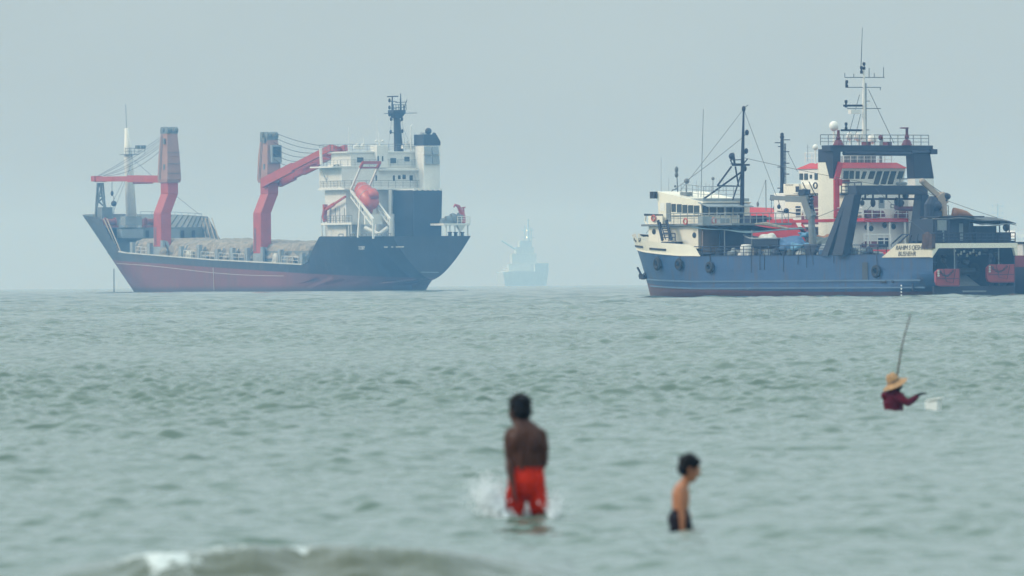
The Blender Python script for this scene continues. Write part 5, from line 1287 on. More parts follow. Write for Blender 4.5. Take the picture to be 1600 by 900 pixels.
# crane on the after deck
E = lambda x, y: TS.at(x, y, u=4.0)
q = MB(); q.path([E(1473, 338), E(1473, 318)], [.5, .42], 10); ac = q.build('provision_crane', M_PALEBEIGE, tr)
q = MB(); q.bar(E(1473, 320), E(1466, 304), .8, 1.1); q.bar(E(1466, 306), E(1441, 283), .35, .5); q.ball(E(1441, 283), .35, .35, .3, 9, 7); q.build('crane_jib', M_PALEBEIGE, ac)
q = MB(); q.ball(E(1477, 307), .6, .6, .4, 10, 7); q.ball(E(1475, 313), .45, .45, .35, 10, 7); q.tube(E(1480, 307), E(1442, 281), .04, n=5); q.box(3.6, 4.4, E(1472, 310).y, E(1481, 310).y, E(1475, 307).z, E(1475, 304).z); split_build(q, 'crane_winch', M_NAVY, ac)
q = MB(); q.rail([E(1462, 338), E(1482, 338)], 1.1, .5, 2, .05); q.build('crane_rail', M_CPAN, tr)
q = MB(); q.path([E(1452, 338), E(1452, 320), E(1456, 313), E(1465, 311)], [.55, .55, .5, .3], 10); q.ball(E(1460, 322), .8, .8, .7); q.box(3.5, 4.6, E(1453, 330).y, E(1467, 330).y, E(1460, 338).z, E(1460, 330).z); q.build('vent_cowl', M_NAVY, tr)
a = E(1486, 329); b = E(1512, 340)
q = MB(); q.path([(3.0, a.y + .45, a.z - .75), (3.0, a.y + .25, a.z - .15), (3.0, a.y - .5, a.z - .35), (3.0, a.y * .5 + b.y * .5, (a.z + b.z) / 2), (3.0, b.y, b.z)], [.35, .5, .48, .34, .1], 10); o = q.build('upturned_dinghy', M_RUST, None, smooth=True); o.location = TS.O; o.rotation_euler = (0, 0, TS.a); tag(o, 'rusty orange covered dinghy lying on the dark stern canopy', 'dinghy')
# otter boards (trawl doors)
def otter(x0, x1, y0, y1, lab):
    a = TS.at(x0, y1, u=-0.35); b = TS.at(x1, y0, u=-0.35)
    W = a.y - b.y; Hh = b.z - a.z
    r = 0.45
    poly = [(0, W / 2, Hh * .28), (0, W / 2 - r * .4, Hh * .08), (0, W / 2 - r * 1.6, 0), (0, -W / 2, 0.02), (0, -W / 2, Hh), (0, W / 2 - r, Hh), (0, W / 2, Hh * .82)]
    q = MB(); q.prism(poly, (0.28, 0, 0)); o = q.build('trawl_door', M_DRED, None, bevel=.03); top(o, TS, (-0.5, (a.y + b.y) / 2, a.z)); tag(o, lab, 'trawl door', 'red trawl doors hanging at the stern')
    q = MB(); q.box(-.04, -.005, -W / 2 + .1, W / 2 - .15, Hh * .42, Hh * .48); q.box(-.04, -.005, -W / 2 + .05, W / 2 - .5, .05, .13); q.box(-.04, -.005, -W / 2, -W / 2 + .12, .14, Hh - .02); q.build('stiffener', M_MAROON, o)
    for k in range(3):
        q = MB(); q.lathe([(.02, -.06), (.11, -.05), (.11, .05), (.02, .06)], (-.12, W / 2 - .25, Hh * (.62 + .13 * k)), 'x', 10); q.build('float', M_CLINE, o)
    q = MB()
    for k in range(12):
        t = k / 11; q.torus((-.08, W * (.36 - .55 * t), Hh * (.88 - .28 * math.sin(PI * t))), .1, .035, 'x' if k % 2 else 'z', 8, 5)
    q.path([(-.1, W * .2, Hh * 1.0), (-.15, W * .1, Hh * .3), (-.1, -W * .2, Hh * .2), (-.1, -W * .3, Hh * .95)], .03, 5); q.path([(.1, -W * .05, Hh), (.3, W * .15, Hh + .9), (.4, W * .25, Hh + 1.5)], .04, 5)
    q.build('chain', M_CABLE, o)
otter(1461, 1498, 420, 448, 'red trawl door hanging at the corner nearest the blue hull side')
otter(1541, 1584, 413, 442, 'red trawl door hanging at the far corner of the stern')
q = MB()
rr_ = random.Random(4)
for k in range(26):
    y = rr_.uniform(-4.8, 4.6); zz = rr_.uniform(3.4, 5.0); q.ball((rr_.uniform(1.0, 3.0), y, zz), rr_.uniform(.12, .35), rr_.uniform(.12, .4), rr_.uniform(.1, .3), 8, 6)
split_build(q, 'net_drum_gear', M_DKGREY, tr)
q = MB()
for k in range(13):
    a = TS.at(1492 + k * 3.2 + (k % 3), 392 + (k * 7 % 9), u=1.0); q.box(.9, 1.0, a.y - .06 - .05 * (k % 3), a.y + .08, a.z - .1, a.z + .12 + .05 * (k % 2))
split_build(q, 'hanging_float', M_CLINE, tr)
q = MB(); q.lathe([(.9, -2.2), (.9, -2.1), (.35, -2.1), (.35, 2.1), (.9, 2.1), (.9, 2.2)], (2.4, 0, 2.6), 'y', 18); q.build('net_drum', M_DKGREY, tr)

# small gear along the working deck, ropes over the side, rigging
rg = random.Random(12); mats_ = [M_CPAN, M_TARP, M_DKGREY, M_NAVYL, M_BLUET, M_RUST, M_NET, M_CLINE, M_MAROON]
for k in range(30):
    u = rg.uniform(10.5, 36); v = rg.uniform(3.4, 5.2); m_ = rg.choice(mats_); h = rg.uniform(.35, 1.0); w_ = rg.uniform(.25, .7)
    q = MB()
    t_ = k % 3
    if t_ == 0: q.lathe([(.05, 0), (w_ * .8, .02), (w_ * .85, h * .5), (w_ * .7, h), (.05, h + .05)], (u, v, 4.31), 'z', 12)
    elif t_ == 1:
        for _ in range(5): q.ball((u + rg.uniform(-.4, .4), v + rg.uniform(-.2, .2), 4.31 + h * rg.uniform(.2, .7)), w_ * rg.uniform(.4, .8), w_ * .6, h * rg.uniform(.3, .5), 10, 7)
    else: q.frustum((u - w_, u + w_, v - .35, v + .35), 4.31, (u - w_ * .9, u + w_ * .85, v - .3, v + .3), 4.31 + h); q.bar((u - w_ * .9, v, 4.31 + h), (u + w_ * .9, v, 4.31 + h), .5, .08)
    q.build('deck_gear', m_, tr)
for k in range(9):
    u = rg.uniform(9, 37); q = MB(); L_ = rg.uniform(.5, 2.2); q.path([(u, 5.5, 5.2), (u, 5.80, 4.45), (u + rg.uniform(-.1, .1), 5.82, 4.4 - L_)], .03, 5); q.build('hanging_rope', M_CABLE, tr)
q = MB()
mt = T(1162, 170); 
for p_, r_ in ((mt, (uF + 4.5, 0.3, 6.9)), (T(1160, 246), (uG - 2.4, 1.5, zb_)), (mt, (uA - 6, -3.6, zr)), (T(1160, 215), (uW0, 2.0, zw0)), ((uG - 2.4, -2, zb_), (1.5, -4.5, z2 + 2.6)), ((uG - 2.4, 3, zb_), (1.5, 4.8, z2 + .8)), ((uG - 2.4, 1, zb_), (uc, 4.0, 8.2))): q.path(slack(p_, r_, .12), .025, 4)
q.build('rigging_wire', M_CABLE, tr)

# ================================================================== red and white vessel alongside
VS = Ship(1522 + 162, 1064, 52)
vs_ = empty('supply_ship', VS.O, VS.a, 'red hulled white ship with tall navy and white gantry, behind the blue trawler', 'ship')
zd_v = lerp_tab([(0, 4.3), (10.0, 4.3), (10.3, 4.9), (33, 5.0), (35.0, 5.0), (37.8, 8.35), (49.4, 8.15), (49.6, 9.3), (70, 10.2)])
def us_v(z): return 0.0
def ub_v(z): return 62 + 5.0 * max(0, z / 10)
def half_v(u, z):
    b = 7.0 * float(np.interp(u, [0, 4, 12], [.93, .98, 1]))
    f = (ub_v(z) - u) / (20 - .8 * max(z, 0))
    if f < 1: b *= max(0.0, math.sin(PI / 2 * max(f, 0))) ** .9
    return b
M_VH = paint('red_hull', (0.50, 0.026, 0.034), 0.5, dirt=0.15, rust=0.15)
cols = sorted(set(np.linspace(0, .5, 14).tolist() + np.linspace(.5, .6, 16).tolist() + np.linspace(.6, .72, 8).tolist() + np.linspace(.72, .76, 10).tolist() + np.linspace(.76, 1, 20).tolist()))
hull_sheet('hull', vs_, M_VH, zd_v, half_v, us_v, ub_v, cols, zlow=-.8, nz=14)
V = lambda x, y: VS.at(x, y, v=7.0)
q = MB(); q.bar((V(1225, 345).x, 7.05, V(1225, 346.5).z), (V(1352, 343).x, 7.05, V(1340, 343).z), .25, .3); q.build('rubbing_strake', M_RED, vs_)
q = MB()
for (xa, ya, xb, yb) in ((1253, 350, 1262, 363), (1292, 350, 1302, 365)): q.bar(V(xa, ya) + Vector((0, .05, 0)), V(xb, yb) + Vector((0, .05, 0)), .08, .25)
split_build(q, 'hull_stiffener', M_RED, vs_)
q = MB(); a = V(1200, 341); q.box(a.x - .6, a.x + .6, 7.0, 7.06, a.z - .15, a.z + .15); q.build('scupper_slot', M_BLACK, vs_)
q = MB(); q.box(-.1, 10, 7.02, 7.1, -.7, 3.0); q.box(-.12, -.02, -6.6, 7.1, -.7, 3.0); q.build('dark_plating', M_NAVY, vs_)
q = MB(); q.box(-.14, 9.5, 6.6, 7.12, 3.0, 4.15); q.build('stern_bulwark', M_MAROON, vs_)
for (x0, x1) in ((1581, 1588), (1591, 1596)):
    q = MB(); a = VS.at(x0, 396, v=6.8); q.box(a.x - .9, a.x, 6.3, 6.9, 4.2, 5.5); q.build('stern_fairlead', M_WHITE, vs_)
q = MB(); a = VS.at(1581, 380, v=6.9); q.box(0, a.x, 6.4, 7.0, VS.at(1585, 381, v=6.9).z, VS.at(1585, 378, v=6.9).z); 
for k in range(5): q.tube((a.x - 1.2 * k, 6.8, 4.2), (a.x - 1.2 * k, 6.8, VS.at(1585, 380, v=6.9).z), .1, n=6)
q.build('stern_rail', M_NAVY, vs_)
deck_strip('upper_deck', VS, 37.9, 66, lambda u: zd_v(max(38, min(u, 49))) - .9, half_v, M_DKGREY, vs_)
deck_strip('working_deck', VS, .3, 38, lambda u: 4.1, half_v, M_DKGREY, vs_)
zU = zd_v(40) - .6
# house: lower white block with red belt, wheelhouse above
uH = 33.5
hx = lambda x, y, u=uH: VS.at(x, y, u=u)
q = MB(); VS.abox(q, 1322, 1472, 300, 400, uH, 12); hs = q.build('deckhouse', M_WHITE, vs_, bevel=.05)
q = MB(); VS.abox(q, 1318, 1462, 341, 347, uH - 1.2, 1.4); q.build('red_belt', M_RED, vs_)
for x in (1356, 1390, 1414):
    q = MB(); a = hx(x, 380, uH - 1.0); q.tube((uH - 1.0, a.y, 4.2), (uH - 1.0, a.y, hx(x, 346, uH - 1).z), .13, n=6); q.build('deck_post', M_WHITE, vs_)
q = MB(); a = hx(1322, 341, uH - 1.1); b = hx(1430, 341, uH - 1.1); q.rail([(uH - 1.1, a.y, hx(1380, 341, uH - 1.1).z), (uH - 1.1, b.y, hx(1380, 341, uH - 1.1).z)], 1.0, 1.25, 2, .05); q.build('belt_rail', M_WHITE, vs_)
q = MB(); a = hx(1350, 380, uH - 3); b = hx(1392, 380, uH - 3); q.rail([(uH - 3, a.y, hx(1370, 381, uH - 3).z), (uH - 3, b.y, hx(1370, 381, uH - 3).z)], 1.0, .9, 3, .06); q.build('after_rail', M_WHITE, vs_)
for (x, y) in ((1347, 317), (1409, 317), (1354, 355), (1361, 357), (1382, 352), (1396, 354)):
    q = MB(); a = hx(x, y); q.lathe([(.3, -.06), (.3, 0)], (uH, a.y, a.z), 'x', 16); p_ = q.build('porthole', M_DKGREY, hs); q = MB(); q.lathe([(.2, -.09), (.2, -.062)], (uH, a.y, a.z), 'x', 16); q.build('pane', M_GLASS, p_)
q = MB(); VS.abox(q, 1373.5, 1382, 308, 326, uH - .06, .06); dr = q.build('door', M_CPAN, hs); q = MB(); VS.abox(q, 1375.5, 1380, 310, 317, uH - .1, .035); q.build('pane', M_GLASS, dr)
q = MB(); VS.abox(q, 1392, 1398, 319, 325, uH - .06, .06); p_ = q.build('wall_box', M_DKGREY, hs); q = MB(); VS.abox(q, 1393, 1397, 320, 324, uH - .09, .025); q.build('box_cover', M_WHITE, p_)
for (x0, x1, y0, y1, m) in ((1353, 1367, 327, 339, M_MAROON), (1369, 1382, 328, 339, M_MAROON), (1403, 1424, 329, 340, M_MAROON), (1341, 1350, 330, 340, M_TARP), (1352, 1372, 376, 386, M_MAROON), (1375, 1392, 370, 386, M_NAVYL)):
    q = MB(); A = hx(x0, y1, uH - .8); Bq = hx(x1, y0, uH - .8); q.box(uH - .9, uH - .2, Bq.y, A.y, A.z, A.z + (Bq.z - A.z) * .6); q.lathe([(.1, Bq.y), ((Bq.z - A.z) * .35, Bq.y + .05), ((Bq.z - A.z) * .35, A.y - .05), (.1, A.y)], (uH - .55, 0, A.z + (Bq.z - A.z) * .55), 'y', 12); q.build('deck_winch', m, vs_)
# wheelhouse
uWh = 35.0
w = lambda x, y, u=uWh: VS.at(x, y, u=u)
ztop_w = w(1360, 263).z; zbot_w = w(1360, 305).z; zsl = w(1360, 287).z
yP = w(1312, 280).y; ySt = w(1411, 280).y; ySb = w(1408, 300).y
vPw = yP
uFw = VS.at(1247, 290, v=vPw).x
q = MB(); q.hexa([(uWh, ySb, zbot_w), (uFw - 1, ySb, zbot_w), (uFw - 1, yP, zbot_w), (uWh, yP, zbot_w), (uWh - .25, ySt - .2, ztop_w), (uFw, ySt - .2, ztop_w), (uFw, yP, ztop_w), (uWh - .25, yP, ztop_w)]); wv = q.build('wheelhouse', M_WHITE, vs_, bevel=.04)
zr0 = w(1360, 254).z
q = MB(); q.frustum((uWh - .4, uFw + .2, ySt - .4, yP + .15), ztop_w, (uWh + .3, uFw - 1.3, ySt + .6, yP - .6), zr0); q.build('wheelhouse_roof', M_RED, vs_)
for (x0, x1, y0, y1, sl) in ((1316, 1324, 267, 279.5, 0), (1325.5, 1332, 267, 279.5, 0), (1335, 1341, 267.5, 279.5, 0), (1345, 1350.5, 268, 279.5, 1.5), (1356, 1364, 267.5, 279.5, 1.5), (1366, 1374, 267.5, 288, 2.5), (1377, 1385, 267.5, 288, 2.5), (1388, 1396, 267.5, 288, 2.5), (1401, 1409, 267.5, 279.5, 1.5)):
    q = MB(); zA = w(x0, y1).z; zB = w(x0, y0).z; d = lambda z: -.25 * (z - zbot_w) / (ztop_w - zbot_w)
    yA0, yA1 = w(x0 - sl, y1).y, w(x1 - sl, y1).y; yB0, yB1 = w(x0 + sl, y0).y, w(x1 + sl, y0).y
    q.hexa([(uWh + d(zA) - .06, yA1, zA), (uWh + d(zA) + .02, yA1, zA), (uWh + d(zA) + .02, yA0, zA), (uWh + d(zA) - .06, yA0, zA), (uWh + d(zB) - .06, yB1, zB), (uWh + d(zB) + .02, yB1, zB), (uWh + d(zB) + .02, yB0, zB), (uWh + d(zB) - .06, yB0, zB)])
    q.build('window', M_PANE, wv)
for (x0, x1, y0, y1) in ((1249, 1254, 271, 281), (1256.5, 1261.5, 271, 281), (1265, 1268, 273, 279), (1272.5, 1277.5, 270.5, 281)):
    q = MB(); VS.pbox(q, x0, x1, y0, y1, vPw + .07, .07); q.build('window', M_PANE, wv)
q = MB(); VS.pbox(q, 1227, 1320, 287, 340, vPw + .5, 4); sh = q.build('side_house', M_CREAM, vs_, bevel=.05)
q = MB(); VS.pbox(q, 1224, 1248, 287, 305, vPw + .7, 1.5); q.build('bridge_wing', M_CREAM, vs_, bevel=.04)
q = MB(); VS.pbox(q, 1243, 1248, 291, 300, vPw + .76, .06); q.build('wing_opening', M_NAVY, vs_)
for k in range(5):
    q = MB(); VS.pbox(q, 1227.5 + 2.5 * k, 1229 + 2.5 * k + .3 * (k % 2), 288.2, 289.6, vPw + .73, .03); q.build('wing_marking', M_LET, vs_)
q = MB(); VS.pbox(q, 1240, 1320, 301, 303, vPw + 1.2, 1.2); q.build('side_gallery', M_DKGREY, vs_)
q = MB(); g0 = VS.at(1242, 301, v=vPw + 1.2); g1 = VS.at(1280, 301, v=vPw + 1.2); q.bar(VS.at(1254, 285, v=vPw + 1.2), VS.at(1262, 302, v=vPw + 1.2), .08); q.bar(VS.at(1264, 284, v=vPw + 1.2), VS.at(1274, 305, v=vPw + 1.2), .08); q.build('side_stair', M_DKGREY, vs_)
life_ring(VS, 1274, 290, v=vPw + 1.0, lab='dark hooped life ring on white side wall just left of the tall cream gantry leg')
q = MB(); VS.pbox(q, 1269, 1278, 306, 330, vPw + .9, .4); split_build(q, 'liferaft_rack', M_MAROON, vs_)
q = MB(); VS.pbox(q, 1243, 1250, 322, 338, vPw + .58, .07); q.build('side_door', M_NAVYL, vs_)
q = MB(); q.rail([(V(1226, 343).x, 6.8, zU + .55), (V(1345, 343).x, 6.8, zU + .55)], 1.15, 1.5, 3, .045); q.build('side_rail', M_WHITE, vs_)
for (x0, x1, y0) in ((1252, 1290, 335), (1292, 1304, 337)):
    q = MB(); A = VS.at(x0, 343, v=5.9); Bq = VS.at(x1, y0, v=5.9); q.box(Bq.x, A.x, 5.2, 5.9, zU, Bq.z); q.lathe([(.1, Bq.x), (.4, Bq.x + .1), (.4, A.x - .1), (.1, A.x)], (0, 5.5, Bq.z), 'x', 10); q.build('deck_winch', M_MAROON, vs_)
q = MB()
for k in range(7): a = VS.at(1256 + 2.6 * k, 330 + (k * 5 % 9), v=6.0); q.ball(a, .3, .25, .28, 8, 6)
q.build('net_floats', M_CLINE, vs_)
# big gantry
uGv = 31.0
g = lambda x, y: VS.at(x, y, u=uGv)
zT = g(1380, 227).z; zTb = g(1380, 237).z; zC = g(1300, 253).z; zCr = g(1440, 279).z; zLd = zU
yL0, yL1 = g(1302, 300).y, g(1312, 300).y; 
q = MB(); q.box(uGv, uGv + 1.5, g(1458, 232).y, g(1298, 232).y, zTb, zT); bigg = q.build('main_gantry', M_NAVYL, vs_, bevel=.05)
q = MB(); q.tube(g(1318, 239.5), g(1424, 240.5), .22, n=8); q.tube(g(1424, 238), g(1461, 238), .2, n=8); q.box(uGv - .3, uGv + .9, g(1462, 236).y, g(1452, 236).y, g(1455, 241).z, g(1455, 233).z); q.build('gantry_beam', M_NAVY, bigg)
# port leg: white below, navy above
dl = 2.55
q = MB(); q.box(uGv, uGv + dl, yL1, yL0, 4.2, zC); q.build('gantry_leg', M_CREAM, bigg, bevel=.05)
q = MB(); q.hexa([(uGv - .002, yL1 + .0, zCr - 1.6 + 1.6), (uGv + .6, yL1, zCr), (uGv + .6, yL0 + .01, zCr), (uGv - .012, yL0 + .01, zCr), (uGv - .012, g(1314, 240).y, zT - .02), (uGv + 1.9, g(1314, 240).y, zT - .02), (uGv + 1.9, yL0 + .02, zT - .02), (uGv - .012, yL0 + .02, zT - .02)])
q.box(uGv - .01, uGv + dl - .1, yL1 - .01, yL0 + .015, zC - .02, zT - .4); q.build('gantry_leg_top', M_NAVY, bigg)
yR0, yR1 = g(1429, 290).y, g(1459, 290).y
q = MB(); q.hexa([(uGv, g(1463, 300).y, 4.2), (uGv + 1.3, g(1463, 300).y, 4.2), (uGv + 1.3, g(1432, 300).y, 4.2), (uGv, g(1432, 300).y, 4.2), (uGv, g(1459.5, 279).y, zCr), (uGv + 1.3, g(1459.5, 279).y, zCr), (uGv + 1.3, g(1430, 279).y, zCr), (uGv, g(1430, 279).y, zCr)]); q.build('gantry_leg', M_WHITE, bigg, bevel=.05)
q = MB(); q.hexa([(uGv - .01, g(1459.5, 279).y, zCr), (uGv + 1.3, g(1459.5, 279).y, zCr), (uGv + 1.3, g(1429.5, 279).y, zCr), (uGv - .01, g(1429.5, 279).y, zCr), (uGv - .01, g(1453, 237).y, zTb - .004), (uGv + 1.3, g(1453, 237).y, zTb - .004), (uGv + 1.3, g(1427, 237).y, zTb - .004), (uGv - .01, g(1427, 237).y, zTb - .004)]); q.build('gantry_leg_top', M_NAVYL, bigg, bevel=.05)
q = MB(); q.rail([(uGv + .1, g(1283, 227).y, zT), (uGv + .1, g(1452, 227).y, zT)], 1.1, 1.1, 3, .045); q.build('gantry_rail', M_TGREY, bigg)
q = MB()
for (x, y0, y1) in ((1310, 227, 203), (1417, 227, 199)):
    q.path([g(x, y0), g(x, y0 - 8), g(x, y0 - 9), g(x, y1)], [.6, .35, .16, .14], 8); q.ball(g(x, (y0 + y1) / 2 + 1), .25)
q.lathe([(.1, -.08), (.5, -.05), (.5, .05), (.1, .08)], g(1413, 200), 'z', 14)
q.ball(g(1376, 215), .25, .25, .3)
for x in (1359, 1392): q.box(uGv + .2, uGv + 1, g(x + 3.5, 222).y, g(x - 3.5, 222).y, zT, zT + .4)
split_build(q, 'gantry_fitting', M_MAROON, bigg)
q = MB(); q.bar(g(1312, 254), g(1305.5, 281), .5, .6); q.bar(g(1305.5, 281), g(1306, 340), .55, .6); q.bar(g(1312, 255), g(1310, 268), .3); q.box(uGv - .4, uGv + .3, g(1312, 285).y, g(1307, 285).y, g(1310, 290).z, g(1310, 280).z); q.build('red_pipe', M_RED, vs_)
# radar domes on the roof
for (x, y, r, yb, lab) in ((1303, 197, .52, 225, 'd'), (1274, 230, .3, 252, 'd'), (1328, 213, .42, 226, 'd'), (1341, 214, .45, 226, 'd'), (1363, 217, .5, 228, 'd')):
    a = VS.at(x, y, u=uWh + 2); q = MB(); q.ball(a, r, r, r * 1.05, 16, 10); o = q.build('radar_dome', M_WHITE, vs_, smooth=True)
    q = MB(); q.tube((a.x, a.y, VS.at(x, 256, u=uWh + 2).z), (a.x, a.y, a.z - r * .8), .09 if r < .51 else .12, n=7); q.build('dome_post', M_WHITE, o)
# roof rails and gear
q = MB(); z = zr0; q.rail([(uWh + .4, w(1322, 254).y, z), (uWh + .4, w(1397, 254).y, z)], 1.1, .9, 3, .045); q.rail([(VS.at(1258, 256, v=vPw - .8).x, vPw - .8, z), (VS.at(1290, 256, v=vPw - .8).x, vPw - .8, z)], 1.1, 1, 2, .04); q.build('roof_rail', M_WHITE, vs_)
q = MB()
for k, x in enumerate((1318, 1323, 1330, 1336, 1342, 1347, 1353, 1358, 1364)):
    a = VS.at(x, 254, u=uWh + 1.0); q.box(uWh + .8, uWh + 1.4, a.y - .14, a.y + .14, z, z + .7 + .3 * (k % 3))
q.path([VS.at(1376, 254, u=uWh + 1), VS.at(1376, 222, u=uWh + 1), VS.at(1378, 218, u=uWh + 1)], [.18, .14, .2], 8); q.tube(VS.at(1367, 254, u=uWh + 1), VS.at(1367, 236, u=uWh + 1), .12, n=6); q.ball(VS.at(1367, 236, u=uWh + 1), .22)
q.tube(VS.at(1262, 252, u=uWh + 3), VS.at(1262, 226, u=uWh + 3), .03, n=5); q.tube(VS.at(1259, 230, u=uWh + 3), VS.at(1265, 230, u=uWh + 3), .02, n=5)
split_build(q, 'roof_gear', M_CPAN, vs_)
# tall signal mast
uMm = uWh + 1.6
k_ = lambda x, y: VS.at(x, y, u=uMm)
q = MB(); q.path([k_(1350, 254), k_(1349.5, 150), k_(1350, 100)], [.26, .17, .09], 10); mm = q.build('signal_mast', M_WHITE, vs_)
q = MB()
for (x0, x1, y) in ((1320, 1382, 121), (1321, 1376, 136.5), (1324, 1376, 169.5), (1345, 1358, 203), (1350, 1359, 158)): q.bar(k_(x0, y), k_(x1, y), .07, .09)
for (x, y0, y1) in ((1320, 121, 114), (1334, 121, 115), (1366, 121, 114), (1380.5, 121, 105), (1321, 136, 130), (1375.5, 137, 141), (1358, 121, 106)): q.tube(k_(x, y0), k_(x, y1), .05, n=5)
q.path([k_(1353, 254), k_(1353, 130)], .07, 6)
for y in range(130, 250, 6): q.bar(k_(1350, y), k_(1353, y), .04)
q.build('mast_yard', M_TGREY, mm)
q = MB(); q.tube(k_(1345, 112), k_(1347.5, 43), .045, .025, 5); q.build('whip_aerial', M_BLACK, mm)
q = MB(); q.bar(k_(1318, 165), k_(1347, 165), .12, .22); q.bar(k_(1314, 203.5), k_(1346, 203.5), .12, .22)
for (x, y) in ((1322, 162), (1322, 197), (1323, 131), (1346, 109), (1350, 103)): q.lathe([(.05, -.42), (.16, -.4), (.16, -.12), (.1, -.1), (.1, .06), (.16, .08), (.16, .36), (.05, .4)], k_(x, y), 'z', 8)
q.build('radar_scanner', M_NAVY, mm)
q = MB(); q.box(uMm - .1, uMm + .4, k_(1344, 175).y, k_(1329, 175).y, k_(1335, 178).z, k_(1335, 171.5).z); q.build('radar_housing', M_WHITE, mm)
q = MB()
for (x, y, x2, y2) in ((1357, 140, 1397, 224), (1343, 148, 1322, 226), (1345, 178, 1334, 222)): q.tube(k_(x, y), k_(x2, y2), .03, n=5)
q.build('stay_wire', M_CABLE, mm)
# forward mast with rungs
uFm = 51.0
f_ = lambda x, y: VS.at(x, y, u=uFm)
q = MB(); q.path([f_(1222, 345), f_(1222, 222), f_(1222, 208)], [.24, .2, .1], 10); fmv = q.build('forward_mast', M_NAVY, vs_)
q = MB(); q.ladder(f_(1225, 330), f_(1226, 224), (0, -.02, 0), 18, .04); q.tube(f_(1228, 330), f_(1227.5, 224), .04, n=5)
for k in range(18): q.bar(f_(1222, 326 - 5.6 * k), f_(1228, 326 - 5.6 * k), .06)
for (x0, x1, y) in ((1211, 1222, 223), (1222, 1234, 218.5), (1222, 1233, 237), (1222, 1233, 255), (1215, 1222, 261), (1222, 1233, 272), (1216, 1222, 229), (1215, 1222, 294)): q.bar(f_(x0, y), f_(x1, y), .1)
q.bar(f_(1221, 296), f_(1209, 327), .18); q.ball(f_(1222, 210), .2); q.ball(f_(1222, 214), .24); q.tube(f_(1231, 238), f_(1246, 268), .03, n=4)
split_build(q, 'mast_rung', M_NAVY, fmv)
q = MB(); q.tube(VS.at(1197, 330, u=54), VS.at(1196.5, 281, u=54), .05, n=5); q.tube(VS.at(1196, 282, u=54), VS.at(1184, 316, u=54), .025, n=4); q.ball(VS.at(1184, 319, u=54), .14, .14, .3, 8, 6); split_build(q, 'jack_staff', M_TGREY, vs_)
q = MB(); VS.abox(q, 1318, 1328, 281, 288, uH + .3, .8); q.build('air_conditioner', M_MAROON, vs_)
q = MB(); zz = w(1320, 303).z; q.rail([(uH - .1, hx(1314, 303).y, hx(1320, 303).z), (uH - .1, hx(1345, 303).y, hx(1320, 303).z)], 1.2, .9, 3, .06); q.box(uH - .3, uH + .6, hx(1345, 303).y, hx(1312, 303).y, hx(1320, 305).z, hx(1320, 303).z); q.build('wing_gallery', M_DKGREY, vs_)
q = MB(); q.rail([(uH, hx(1406, 288).y, hx(1406, 300).z), (uH, hx(1440, 288).y, hx(1406, 300).z)], 1.4, 1.5, 1, .07); q.ball(hx(1403, 287, uH + 1), .2, .3, .2); q.ball(hx(1412, 287, uH + 1), .25, .5, .2); split_build(q, 'after_gallery', M_CPAN, vs_)
q = MB(); q.box(uH - .8, uH + .2, hx(1443, 300).y, hx(1435, 300).y, hx(1440, 303).z, hx(1440, 292).z)
for y in (297, 302): q.box(uH - 2.7, uH - 2.4, g(1441, y).y, g(1433, y).y, g(1440, y + 1).z, g(1440, y).z)
split_build(q, 'liferaft_rack', M_DKGREY, vs_)
a = hx(1412, 327, uH - 2.2); vs2, fs2 = skiff_mesh(2.6, 1.0, .5)
q = MB(); q.add(vs2, fs2); o = q.build('work_boat', M_MAROON, None); o.matrix_world = Matrix.Translation(VS.O + VS.fwd @ Vector((a.x, a.y, a.z - .2))) @ Matrix.Rotation(VS.a + PI / 2, 4, 'Z'); tag(o, 'small dark red boat on the white deckhouse, framed by the navy gantry', 'boat')
q = MB(); q.box(-.1, .1, -.3, -.2, .3, .75); q.box(.4, .6, -.3, -.2, .3, .8); q.build('seat', M_NAVY, o)

# ================================================================== far ships dissolving in the haze
FSH = Ship(822, 6000, 86)
fs_ = empty('ship', FSH.O, FSH.a, 'ghostly pale ship almost lost in haze on the horizon between the two anchored vessels', 'ship')
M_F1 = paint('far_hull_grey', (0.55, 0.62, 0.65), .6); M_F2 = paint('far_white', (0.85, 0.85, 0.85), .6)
fz = lambda y: FSH.at(822, y, u=0).z
FX = lambda x: FSH.at(x, 430, u=0).y
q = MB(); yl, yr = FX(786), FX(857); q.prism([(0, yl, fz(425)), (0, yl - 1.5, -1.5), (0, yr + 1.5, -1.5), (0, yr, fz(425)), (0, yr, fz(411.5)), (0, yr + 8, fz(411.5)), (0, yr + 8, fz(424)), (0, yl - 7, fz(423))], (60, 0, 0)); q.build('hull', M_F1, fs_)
q = MB()
for (x0, x1, y0, y1, u) in ((795, 852, 412, 425, 8), (800, 838, 396, 412, 10), (806, 834, 386, 396, 12), (812, 831, 376, 386, 12)): FSH.abox(q, x0, x1, y0, y1, u, 14)
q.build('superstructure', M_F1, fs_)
q = MB(); t = lambda x, y: FSH.at(x, y, u=14)
q.path([t(825, 380), t(825, 342)], [1.1, .5], 8); q.bar(t(816, 360), t(834, 360), .5); q.bar(t(817, 371), t(835, 371), .5); q.tube(t(806, 390), t(784, 376), .6, n=6); q.bar(t(820, 376), t(820, 352), .6); q.bar(t(830, 376), t(830, 356), .6)
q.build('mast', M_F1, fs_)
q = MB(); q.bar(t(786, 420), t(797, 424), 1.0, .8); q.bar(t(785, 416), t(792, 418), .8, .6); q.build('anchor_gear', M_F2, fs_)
ml, nt, N, L, B = new_mat('masthead_lamp'); B.inputs['Emission Color'].default_value = (.62, .85, 1, 1); B.inputs['Emission Strength'].default_value = 9
for y in (360, 370.5):
    a = FSH.at(823, y, u=12); q = MB(); q.ball(a, .2, .2, .2, 10, 7); q.build('masthead_light', ml, fs_)
FS2 = Ship(1575, 4300, 70)
